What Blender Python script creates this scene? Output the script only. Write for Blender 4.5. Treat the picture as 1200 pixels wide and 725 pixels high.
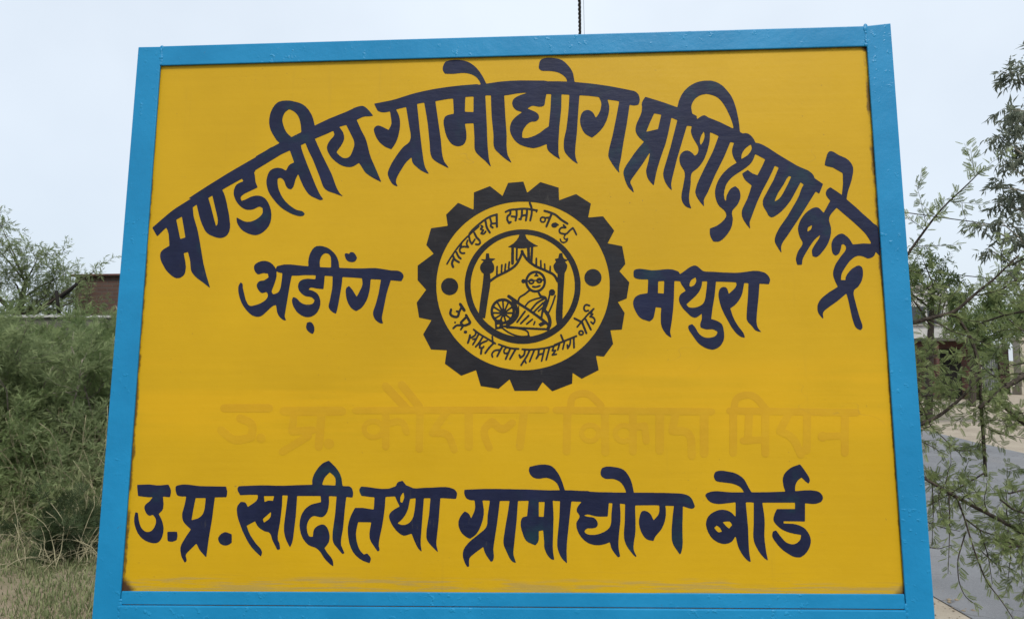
import bpy, math, random
import numpy as np
from mathutils import Vector, Matrix, geometry
for o in list(bpy.data.objects): bpy.data.objects.remove(o)
R = math.radians
scene = bpy.context.scene
COL = scene.collection

# ------------------------------------------------------------------ camera, sky, sun, exposure
cam_data = bpy.data.cameras.new('camera')
cam = bpy.data.objects.new('camera', cam_data); COL.objects.link(cam)
cam.location = (0, 0, 1.5)
cam.rotation_euler = (1.643115, 0.006325, 0.045139)
cam_data.lens = 26.1; cam_data.sensor_width = 36.0
cam_data.clip_start = 0.05; cam_data.clip_end = 3000
scene.camera = cam

SUN_EL, SUN_AZ = 56.0, 160.0          # degrees; azimuth from +Y towards +X: the sun stands high behind the viewer's right shoulder, veiled by haze
world = bpy.data.worlds.new('World'); scene.world = world; world.use_nodes = True
nt = world.node_tree; nt.nodes.clear()
sky = nt.nodes.new('ShaderNodeTexSky'); sky.sky_type = 'NISHITA'; sky.sun_disc = False
sky.sun_elevation = R(SUN_EL); sky.sun_rotation = R(SUN_AZ)
sky.air_density = 1.0; sky.dust_density = 3.0; sky.ozone_density = 1.0; sky.altitude = 100
# thin even haze in front of the clear sky
hz = nt.nodes.new('ShaderNodeMix'); hz.data_type = 'RGBA'; hz.inputs[7].default_value = (7.5, 8.25, 9.05, 1)
wtc = nt.nodes.new('ShaderNodeTexCoord'); wn = nt.nodes.new('ShaderNodeTexNoise'); wn.inputs['Scale'].default_value = 1.7; wn.inputs['Detail'].default_value = 5
nt.links.new(wtc.outputs['Generated'], wn.inputs['Vector'])
wr = nt.nodes.new('ShaderNodeMapRange'); wr.inputs[1].default_value = .3; wr.inputs[2].default_value = .7; wr.inputs[3].default_value = .62; wr.inputs[4].default_value = .90
nt.links.new(wn.outputs[0], wr.inputs[0]); nt.links.new(wr.outputs[0], hz.inputs[0])
nt.links.new(sky.outputs[0], hz.inputs[6])
bg = nt.nodes.new('ShaderNodeBackground'); bg.inputs[1].default_value = 0.122
nt.links.new(hz.outputs[2], bg.inputs[0])
wo = nt.nodes.new('ShaderNodeOutputWorld'); nt.links.new(bg.outputs[0], wo.inputs[0])

sun_d = bpy.data.lights.new('sun', 'SUN'); sun_d.energy = 3.3; sun_d.angle = R(14); sun_d.color = (1.0, 0.955, 0.88)
sun = bpy.data.objects.new('sun', sun_d); COL.objects.link(sun)
az, el = R(SUN_AZ), R(SUN_EL)
sv = Vector((math.sin(az) * math.cos(el), math.cos(az) * math.cos(el), math.sin(el)))
sun.rotation_euler = (-sv).to_track_quat('-Z', 'Y').to_euler(); sun.location = (0, 6, 12)
scene.view_settings.view_transform = 'Standard'; scene.view_settings.look = 'None'
scene.view_settings.exposure = 0.0; scene.view_settings.gamma = 1.0; scene.view_settings.use_curve_mapping = False

# ------------------------------------------------------------------ helpers
def tag(o, label=None, cat=None, group=None, kind=None):
    if label: o['label'] = label
    if cat: o['category'] = cat
    if group: o['group'] = group
    if kind: o['kind'] = kind
    return o

def empty(name, loc=(0, 0, 0), rot=(0, 0, 0)):
    o = bpy.data.objects.new(name, None); COL.objects.link(o)
    o.location = loc; o.rotation_euler = rot; o.empty_display_size = 0.1
    return o

def link(name, me, mat, parent=None):
    o = bpy.data.objects.new(name, me); COL.objects.link(o)
    if mat: me.materials.append(mat)
    if parent: o.parent = parent
    return o

def mesh(name, verts, faces, mat, parent=None, smooth=False):
    me = bpy.data.meshes.new(name); me.from_pydata([tuple(v) for v in verts], [], faces); me.update()
    if smooth: me.polygons.foreach_set('use_smooth', [True] * len(me.polygons))
    return link(name, me, mat, parent)

def quads(name, V, mat, parent=None, tint=None, smooth=False):
    """V: (K,4,3) array of quads -> one mesh, with a per-face 'tint' value"""
    V = np.asarray(V, dtype=np.float32); K = len(V)
    me = bpy.data.meshes.new(name)
    me.vertices.add(K * 4); me.vertices.foreach_set('co', V.reshape(-1))
    me.loops.add(K * 4); me.loops.foreach_set('vertex_index', np.arange(K * 4, dtype=np.int32))
    me.polygons.add(K); me.polygons.foreach_set('loop_start', np.arange(0, K * 4, 4, dtype=np.int32))
    me.polygons.foreach_set('loop_total', np.full(K, 4, dtype=np.int32))
    if tint is not None:
        a = me.attributes.new('tint', 'FLOAT', 'FACE'); a.data.foreach_set('value', np.asarray(tint, dtype=np.float32))
    me.update(calc_edges=True)
    return link(name, me, mat, parent)

def tubes(name, lines, mat, parent=None, sides=6):
    """lines: list of (points (n,3), radii (n,)) -> one mesh of tapered tubes"""
    VV, FF, base = [], [], 0
    for P, rad in lines:
        P = np.asarray(P, float); rad = np.asarray(rad, float); n = len(P)
        T = np.gradient(P, axis=0); T /= (np.linalg.norm(T, axis=1)[:, None] + 1e-9)
        up = np.array([0, 0, 1.0]) if abs(T[:, 2]).mean() < .85 else np.array([1.0, 0, 0])
        A = np.cross(T, up); A /= (np.linalg.norm(A, axis=1)[:, None] + 1e-9); B = np.cross(T, A)
        an = np.arange(sides) * 2 * math.pi / sides
        ring = P[:, None] + rad[:, None, None] * (np.cos(an)[None, :, None] * A[:, None] + np.sin(an)[None, :, None] * B[:, None])
        VV.append(ring.reshape(-1, 3))
        for i in range(n - 1):
            for k in range(sides):
                a = base + i * sides + k; b = base + i * sides + (k + 1) % sides
                FF.append((a, b, b + sides, a + sides))
        FF.append(tuple(base + k for k in range(sides))[::-1]); FF.append(tuple(base + (n - 1) * sides + k for k in range(sides)))
        base += n * sides
    return mesh(name, np.concatenate(VV), FF, mat, parent, smooth=True)

def box_verts(x0, x1, y0, y1, z0, z1):
    return ([(x0, y0, z0), (x1, y0, z0), (x1, y1, z0), (x0, y1, z0), (x0, y0, z1), (x1, y0, z1), (x1, y1, z1), (x0, y1, z1)],
            [(0, 3, 2, 1), (4, 5, 6, 7), (0, 1, 5, 4), (1, 2, 6, 5), (2, 3, 7, 6), (3, 0, 4, 7)])

def box(name, x0, x1, y0, y1, z0, z1, mat, parent=None, bevel=0.0):
    v, f = box_verts(x0, x1, y0, y1, z0, z1)
    o = mesh(name, v, f, mat, parent)
    if bevel: bev(o, bevel)
    return o

def bev(o, w, seg=2):
    import bmesh
    bm = bmesh.new(); bm.from_mesh(o.data)
    bmesh.ops.bevel(bm, geom=list(bm.edges), offset=w, segments=seg, affect='EDGES', profile=0.6)
    bm.to_mesh(o.data); bm.free()

# ---- materials
class NB:
    def __init__(s, name):
        s.m = bpy.data.materials.new(name); s.m.use_nodes = True; s.t = s.m.node_tree; s.t.nodes.clear()
        s.out = s.t.nodes.new('ShaderNodeOutputMaterial')
        s.tc = s.t.nodes.new('ShaderNodeTexCoord').outputs['Object']
    def n(s, typ, **kw):
        nd = s.t.nodes.new(typ)
        for k, v in kw.items(): setattr(nd, k, v)
        return nd
    def set(s, sock, v):
        if isinstance(v, bpy.types.NodeSocket): s.t.links.new(v, sock)
        else: sock.default_value = v
    def mapping(s, scale, loc=(0, 0, 0), src=None):
        nd = s.n('ShaderNodeMapping'); s.set(nd.inputs[0], src or s.tc); nd.inputs['Scale'].default_value = scale; nd.inputs['Location'].default_value = loc
        return nd.outputs[0]
    def noise(s, scale, detail=4, rough=.55, vec=None, dist=0):
        nd = s.n('ShaderNodeTexNoise'); s.set(nd.inputs['Vector'], vec or s.tc)
        nd.inputs['Scale'].default_value = scale; nd.inputs['Detail'].default_value = detail; nd.inputs['Roughness'].default_value = rough; nd.inputs['Distortion'].default_value = dist
        return nd.outputs[0]
    def ramp(s, v, a, b, lo=0.0, hi=1.0):
        nd = s.n('ShaderNodeMapRange'); nd.interpolation_type = 'SMOOTHSTEP'; s.set(nd.inputs[0], v)
        nd.inputs[1].default_value = a; nd.inputs[2].default_value = b; nd.inputs[3].default_value = lo; nd.inputs[4].default_value = hi
        return nd.outputs[0]
    def math(s, op, a, b=0.0):
        nd = s.n('ShaderNodeMath', operation=op); s.set(nd.inputs[0], a); s.set(nd.inputs[1], b); return nd.outputs[0]
    def mix(s, f, a, b):
        nd = s.n('ShaderNodeMix', data_type='RGBA'); s.set(nd.inputs[0], f)
        s.set(nd.inputs[6], a if isinstance(a, bpy.types.NodeSocket) else (*a, 1)); s.set(nd.inputs[7], b if isinstance(b, bpy.types.NodeSocket) else (*b, 1))
        return nd.outputs[2]
    def xyz(s):
        nd = s.n('ShaderNodeSeparateXYZ'); s.set(nd.inputs[0], s.tc); return nd.outputs
    def bump(s, h, strength, dist, normal=None):
        nd = s.n('ShaderNodeBump'); s.set(nd.inputs['Height'], h); nd.inputs['Strength'].default_value = strength; nd.inputs['Distance'].default_value = dist
        if normal: s.set(nd.inputs['Normal'], normal)
        return nd.outputs[0]
    def attr(s, name):
        nd = s.n('ShaderNodeAttribute'); nd.attribute_name = name; return nd.outputs['Fac']
    def finish(s, col, rough=.6, normal=None, spec=.5, metal=0.0):
        p = s.n('ShaderNodeBsdfPrincipled'); s.set(p.inputs['Base Color'], col if isinstance(col, bpy.types.NodeSocket) else (*col, 1))
        s.set(p.inputs['Roughness'], rough); p.inputs['Specular IOR Level'].default_value = spec; p.inputs['Metallic'].default_value = metal
        if normal: s.set(p.inputs['Normal'], normal)
        s.t.links.new(p.outputs[0], s.out.inputs[0]); s.p = p
        return s.m

def leaf_mat(name, dark, light, trans=.3, rough=.55, spec=.35):
    b = NB(name); t = b.attr('tint'); nz = b.noise(1.3, 3)
    c = b.mix(b.ramp(b.math('ADD', b.math('MULTIPLY', t, .7), b.math('MULTIPLY', nz, .5)), .15, .95), dark, light)
    p = b.n('ShaderNodeBsdfPrincipled'); b.set(p.inputs['Base Color'], c); p.inputs['Roughness'].default_value = rough; p.inputs['Specular IOR Level'].default_value = spec
    tr = b.n('ShaderNodeBsdfTranslucent'); b.set(tr.inputs[0], c)
    mx = b.n('ShaderNodeMixShader'); mx.inputs[0].default_value = trans
    b.t.links.new(p.outputs[0], mx.inputs[1]); b.t.links.new(tr.outputs[0], mx.inputs[2]); b.t.links.new(mx.outputs[0], b.out.inputs[0])
    return b.m

def bark_mat(name, a, c, scale=30):
    b = NB(name); n = b.noise(scale, 6, .65); v = b.noise(scale * 3, 4, .6, b.mapping((1, 1, .25)))
    return b.finish(b.mix(b.ramp(n, .35, .68), a, c), .85, b.bump(b.math('ADD', n, v), .6, .006), .2)

OFF = 1.0665      # height of the opening's lower edge above the ground, along the leaning board

def yellow_nodes(b, ghost=0.0):
    X, Y, Z0 = b.xyz(); Z = b.math('SUBTRACT', Z0, OFF)
    n1 = b.noise(2.6, 6, .6); st = b.noise(1.0, 5, .6, b.mapping((3.0, 1, 85))); st2 = b.noise(1.0, 3, .6, b.mapping((1.2, 1, 22)))
    n0 = b.noise(.9, 3, .5); f = b.math('ADD', b.math('MULTIPLY', n1, .5), b.math('ADD', b.math('MULTIPLY', st, .14), b.math('MULTIPLY', n0, .36)))
    col = b.mix(b.ramp(f, .32, .68), (.432, .258, .0024), (.505, .304, .0032))
    # overpainted band with the painter's wide strokes
    band = b.math('MULTIPLY', b.ramp(Z, .27, .33), b.ramp(Z, .47, .41))
    band = b.math('MULTIPLY', band, b.ramp(b.math('ADD', st2, b.math('MULTIPLY', n1, .4)), .55, .8))
    col = b.mix(b.math('MULTIPLY', band, .6), col, (.545, .308, .0031))
    if ghost: col = b.mix(b.ramp(b.noise(10, 6, .7), .30, .66, .15, ghost), col, (.400, .208, .0026))
    # specks and scuffs
    sp = b.math('MULTIPLY', b.ramp(b.noise(150, 2, .5), .68, .76), b.ramp(b.noise(7, 4, .6), .5, .62))
    col = b.mix(b.math('MULTIPLY', sp, .65), col, (.16, .10, .03))
    sc = b.math('MULTIPLY', b.ramp(b.noise(1.0, 4, .6, b.mapping((26, 1, 120))), .66, .72), b.ramp(b.noise(4.3, 3, .6), .52, .64))
    col = b.mix(b.math('MULTIPLY', sc, .4), col, (.30, .19, .03))
    run = b.math('MULTIPLY', b.ramp(b.noise(1.0, 4, .6, b.mapping((46, 1, 1.6))), .60, .74), b.ramp(b.noise(2.2, 3, .6), .46, .62))
    col = b.mix(b.math('MULTIPLY', run, .16), col, (.26, .16, .03))
    scr = b.math('MULTIPLY', b.ramp(b.math('ABSOLUTE', b.math('SUBTRACT', b.noise(3.1, 2, .5, b.mapping((1.4, 1, 3.2))), .5)), .0016, .0006), b.ramp(b.noise(3.7, 3, .6), .56, .64))
    col = b.mix(b.math('MULTIPLY', scr, .35), col, (.30, .18, .03))
    # blue and dark smears left by the frame painter along the lower edge
    wob = b.math('MULTIPLY', b.noise(6, 4), .03)
    low = b.math('MULTIPLY', b.ramp(b.math('SUBTRACT', Z, wob), .012, .002), b.ramp(b.noise(1.0, 4, .6, b.mapping((7, 1, 150))), .46, .56))
    col = b.mix(b.math('MULTIPLY', low, .26), col, (.10, .15, .16))
    low2 = b.math('MULTIPLY', b.ramp(Z, .07, .02), b.ramp(b.noise(1.0, 5, .65, b.mapping((5, 1, 110))), .54, .66))
    col = b.mix(b.math('MULTIPLY', low2, .12), col, (.28, .17, .03))
    # rust creeping in along the side flanges and in the corners
    ax = b.math('ABSOLUTE', X); rn = b.noise(28, 6, .7)
    edge = b.math('ADD', ax, b.math('MULTIPLY', rn, .017))
    rust = b.math('MULTIPLY', b.ramp(edge, .7545, .759), b.ramp(b.noise(11, 4, .6), .38, .52))
    corner = b.ramp(b.math('ADD', b.math('SUBTRACT', .752, ax), b.math('ADD', b.math('ABSOLUTE', Z), b.math('MULTIPLY', rn, .03))), .045, .026)
    tr = b.ramp(b.math('ADD', b.math('SUBTRACT', .757, X), b.math('ADD', b.math('ABSOLUTE', b.math('SUBTRACT', Z, 1.092)), b.math('MULTIPLY', rn, .02))), .034, .020)
    top = b.math('MULTIPLY', b.ramp(b.math('ADD', Z, b.math('MULTIPLY', rn, .012)), 1.090, 1.097), .5)       # shadow line under the top bar, painted into the yellow
    corner = b.math('MAXIMUM', corner, b.math('MAXIMUM', tr, top))
    col = b.mix(b.math('MAXIMUM', b.math('MULTIPLY', rust, .8), corner), col, (.055, .027, .012))
    h = b.math('ADD', b.math('MULTIPLY', st, .25), b.math('ADD', b.math('MULTIPLY', n1, 1.2), b.math('MULTIPLY', b.noise(60, 4, .6), .35)))
    return col, h

def m_yellow():
    b = NB('yellow_enamel'); col, h = yellow_nodes(b)
    dents = b.noise(1.6, 2, .4)
    nm = b.bump(dents, .25, .01, b.bump(h, .22, .0035))
    return b.finish(col, b.ramp(b.noise(8, 4), .3, .7, .40, .56), nm, .24)
def m_ghost():
    b = NB('overpainted_yellow'); col, h = yellow_nodes(b, .52)
    return b.finish(col, .48, b.bump(h, .25, .0035), .3)
def m_letter(name, a, c, teal):
    b = NB(name); n = b.noise(14, 5, .6); s_ = b.noise(1.0, 4, .6, b.mapping((30, 1, 90)))
    col = b.mix(b.ramp(n, .35, .7), a, c); col = b.mix(b.ramp(b.noise(7.5, 5, .65), .52, .72, 0, .6), col, teal)
    thin = b.math('MULTIPLY', b.ramp(b.noise(1.0, 5, .65, b.mapping((120, 1, 34))), .58, .72), b.ramp(b.noise(6.1, 4, .6), .48, .62))
    col = b.mix(b.math('MULTIPLY', thin, .5), col, (.055, .052, .045))
    return b.finish(col, b.ramp(s_, .3, .7, .42, .6), b.bump(b.math('ADD', n, s_), .25, .003), .22)
def m_blue():
    b = NB('blue_enamel'); n = b.noise(5, 5, .6); big = b.noise(24, 4, .6); patch = b.noise(7, 4, .6)
    st = b.noise(1.0, 4, .6, b.mapping((60, 1, 60)))
    blister = b.math('MULTIPLY', b.ramp(b.noise(75, 3, .55), .58, .72), b.ramp(patch, .46, .62))          # lumps and runs of thick paint
    col = b.mix(b.ramp(n, .3, .7), (.003, .168, .355), (.005, .200, .412))
    col = b.mix(b.math('MULTIPLY', blister, .4), col, (.010, .245, .47))
    chip = b.math('MULTIPLY', b.ramp(b.noise(58, 6, .75), .64, .67), b.ramp(b.noise(4.2, 4, .6), .53, .60))  # worn through to the old coat
    col = b.mix(b.math('MULTIPLY', chip, .75), col, (.04, .06, .07))
    h = b.math('ADD', b.math('MULTIPLY', blister, 1.6), b.math('ADD', b.math('MULTIPLY', big, 1.2), b.math('ADD', b.math('MULTIPLY', st, .3), b.math('MULTIPLY', chip, -.6))))
    return b.finish(col, b.ramp(n, .3, .7, .36, .5), b.bump(h, .3, .0035), .3)

M = {}
M['yellow'] = m_yellow(); M['ghost'] = m_ghost(); M['blue'] = m_blue()
M['navy'] = m_letter('navy_letter_paint', (.0045, .0075, .030), (.008, .012, .042), (.005, .034, .044))
M['black'] = m_letter('black_emblem_paint', (.008, .0075, .010), (.014, .013, .016), (.010, .013, .020))
b = NB('weathered_rust'); M['rust'] = b.finish(b.mix(b.noise(60, 4), (.06, .03, .014), (.14, .07, .03)), .9, None, .2)

# ------------------------------------------------------------------ ground, road
def grid_sheet(name, x0, x1, y0, y1, nx, ny, zf, mat):
    xs = np.linspace(x0, x1, nx); ys = np.linspace(y0, y1, ny)
    v = [(x, y, zf(x, y)) for y in ys for x in xs]
    f = [(j * nx + i, j * nx + i + 1, (j + 1) * nx + i + 1, (j + 1) * nx + i) for j in range(ny - 1) for i in range(nx - 1)]
    return mesh(name, v, f, mat, None, True)

b = NB('dry_soil'); n = b.noise(.9, 8, .65); g2 = b.noise(9, 6, .7)
c = b.mix(b.ramp(n, .35, .65), (.19, .152, .105), (.26, .215, .155)); c = b.mix(b.ramp(b.noise(.35, 5, .6), .42, .6), c, (.125, .13, .066)); c = b.mix(b.ramp(g2, .55, .75, 0, .5), c, (.14, .105, .065))
M['soil'] = b.finish(c, .95, b.bump(b.math('ADD', g2, b.noise(45, 5, .7)), .6, .03), .1)
tag(mesh('ground', [(-900, -300, 0), (900, -300, 0), (900, 1500, 0), (-900, 1500, 0)], [(0, 1, 2, 3)], M['soil']), kind='structure')

b = NB('pale_sand'); n = b.noise(1.4, 8, .65); g2 = b.noise(26, 6, .7)
c = b.mix(b.ramp(n, .3, .7), (.255, .22, .175), (.345, .305, .245)); c = b.mix(b.ramp(g2, .56, .72, 0, .6), c, (.14, .115, .085))
M['sand'] = b.finish(c, .95, b.bump(b.math('ADD', g2, b.noise(90, 4, .7)), .5, .02), .1)
b = NB('worn_asphalt'); n = b.noise(.8, 7, .6); ag = b.noise(140, 3, .6); dust = b.noise(.5, 6, .65, b.mapping((1, .25, 1)))
c = b.mix(b.ramp(n, .3, .7), (.112, .116, .124), (.165, .170, .180)); crk = b.math('ABSOLUTE', b.math('SUBTRACT', b.noise(1.1, 3, .6), .5)); c = b.mix(b.ramp(crk, .006, .002, 0, .6), c, (.05, .05, .05)); c = b.mix(b.ramp(b.noise(3.2, 5, .7), .56, .70, 0, .45), c, (.095, .097, .10)); c = b.mix(b.ramp(ag, .5, .7, 0, .5), c, (.235, .24, .25)); c = b.mix(b.ramp(dust, .5, .72, 0, .5), c, (.245, .228, .205))
M['road'] = b.finish(c, .85, b.bump(ag, .5, .008), .3)

def strip(name, xa, xb, z, mat, y0=-40, y1=260, slope=.12, wob=.12, step=.5):
    """a long sheet whose two edges run along the road with ragged borders; xa, xb are offsets at y = 5"""
    rr = random.Random(name); ys = []; y = y0
    while y <= y1:
        ys.append(y); y += step if -2 < y < 40 else 4
    v = []
    for y in ys:
        m = slope * (y - 5)
        v += [(xa + m + rr.uniform(-wob, wob), y, z), (xb + m + rr.uniform(-wob, wob), y, z)]
    f = [(2 * i, 2 * i + 1, 2 * i + 3, 2 * i + 2) for i in range(len(ys) - 1)]
    return tag(mesh(name, v, f, mat), kind='structure')
strip('verge', 1.15, 30.0, .004, M['sand'], wob=.25)
strip('road', 2.50, 6.78, .010, M['road'], wob=.06)

# ------------------------------------------------------------------ the signboard
root = empty('signboard', (-0.0811, 1.3742, -0.0001), (-0.07166, 0, 0))
tag(root, 'yellow hand-painted signboard in a blue iron frame with navy Devanagari lettering', 'signboard')

def bar(name, outline, y0, y1, w=.0018, parent=root, mat=None):
    """outline: polygon in the board's x,z plane, extruded from y0 (front) to y1 (back), edges rounded"""
    n = len(outline)
    v = [(x, y0, z + OFF) for x, z in outline] + [(x, y1, z + OFF) for x, z in outline]
    f = [tuple(range(n)), tuple(range(2 * n - 1, n - 1, -1))] + [(i, i + n, (i + 1) % n + n, (i + 1) % n) for i in range(n)]
    o = mesh(name, v, f, mat or M['blue'], parent)
    import bmesh
    bm = bmesh.new(); bm.from_mesh(o.data); bmesh.ops.recalc_face_normals(bm, faces=list(bm.faces)); bm.to_mesh(o.data); bm.free()
    bev(o, w); return o

def lerp_line(p, q, z):   # x on the line p-q (points are (x,z)) at height z
    return p[0] + (q[0] - p[0]) * (z - p[1]) / (q[1] - p[1])
TLi, TRi, BRi, BLi = (-0.7462, 1.0865), (0.7539, 1.0908), (0.7471, 0.0024), (-0.7528, -0.0028)
TLo, TRo, BRo, BLo = (-0.7976, 1.13), (0.8052, 1.1396), (0.7979, -0.0411), (-0.8065, -0.0549)
G0 = -OFF - .35
lo_ = lambda z: lerp_line(TLo, BLo, z); li_ = lambda z: lerp_line(TLi, BLi, z)
ro_ = lambda z: lerp_line(TRo, BRo, z); ri_ = lambda z: lerp_line(TRi, BRi, z)
for s, (o_, i_, zt_o, zt_i) in ((0, (lo_, li_, TLo[1], TLo[1] - .0005)), (1, (ro_, ri_, TRo[1], TRo[1] - .0045))):
    zb = -.55
    fl = [(o_(zt_o), zt_o), (i_(zt_i), zt_i), (i_(zb), zb), (i_(zb), G0), (o_(zb), G0), (o_(zb), zb)]
    up = bar('upright', fl if s == 0 else fl[::-1], 0, .0052)
    d = .005 if s == 0 else -.005                                   # the angle iron's rear leg
    rl = [(o_(zt_o) + .0006 * (1 if s == 0 else -1), zt_o - .001), (o_(zt_o) + d, zt_o - .001), (o_(zb) + d, G0), (o_(zb) + .0006 * (1 if s == 0 else -1), G0)]
    bar('rear_leg', rl, .0056, .05, .001, up)
# top bar butts between the uprights
tb = bar('top_bar', [(li_(TLi[1]) + .0012, TLi[1]), (ri_(TRi[1]) - .0012, TRi[1]), (ri_(1.135) - .0012, 1.1354), (li_(1.13) + .0012, 1.1309)], .0006, .0054)
bar('rear_leg', [(li_(1.13) + .004, 1.1309 - .006), (ri_(1.135) - .004, 1.1354 - .006), (ri_(1.135) - .004, 1.1354 - .001), (li_(1.13) + .004, 1.1309 - .001)], .0058, .05, .001, tb)
# lower flange and the heavier bar welded on beneath it
bar('bottom_bar', [(li_(-.01) + .0012, BLi[1]), (ri_(-.01) - .0012, BRi[1]), (ri_(-.02) - .0012, BRi[1] - .0265), (li_(-.02) + .0012, BLi[1] - .0245)], .0008, .0056, .0014)
bar('bottom_bar', [(li_(-.03) + .0015, BLi[1] - .0258), (ri_(-.03) - .0015, BRi[1] - .0280), (ri_(-.08) - .0015, BRi[1] - .078), (li_(-.08) + .0015, BLi[1] - .076)], -.0022, .0045, .0022)
# weld beads where the bars meet
rw = random.Random(4)
def bead(x, z, ln, vertical, n=16):
    import bmesh
    bm = bmesh.new()
    for k in range(n):
        t = (k / (n - 1) - .5) * ln
        m = Matrix.Translation((x + (0 if vertical else t) + rw.uniform(-.001, .001), .0008 + rw.uniform(0, .0008), z + OFF + (t if vertical else 0))) @ Matrix.Diagonal((rw.uniform(.0025, .0055), rw.uniform(.0010, .0018), rw.uniform(.0035, .007), 1))
        bmesh.ops.create_icosphere(bm, subdivisions=2, radius=1, matrix=m)
    me = bpy.data.meshes.new('weld_bead'); bm.to_mesh(me); bm.free()
    me.polygons.foreach_set('use_smooth', [True] * len(me.polygons)); link('weld_bead', me, M['blue'], root)
bead(li_(1.11), 1.108, .036, True); bead(ri_(1.11), 1.114, .04, True)
bead(li_(-.03), -.045, .05, True); bead(ri_(-.03), -.043, .05, True)

# sheet-metal panel behind the frame
PY = .0064
v, f = box_verts(lo_(1) + .012, ro_(1) - .012, PY, PY + .0012, -.05 + OFF, 1.118 + OFF)
panel = mesh('panel', v, f, M['yellow'], root)

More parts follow.
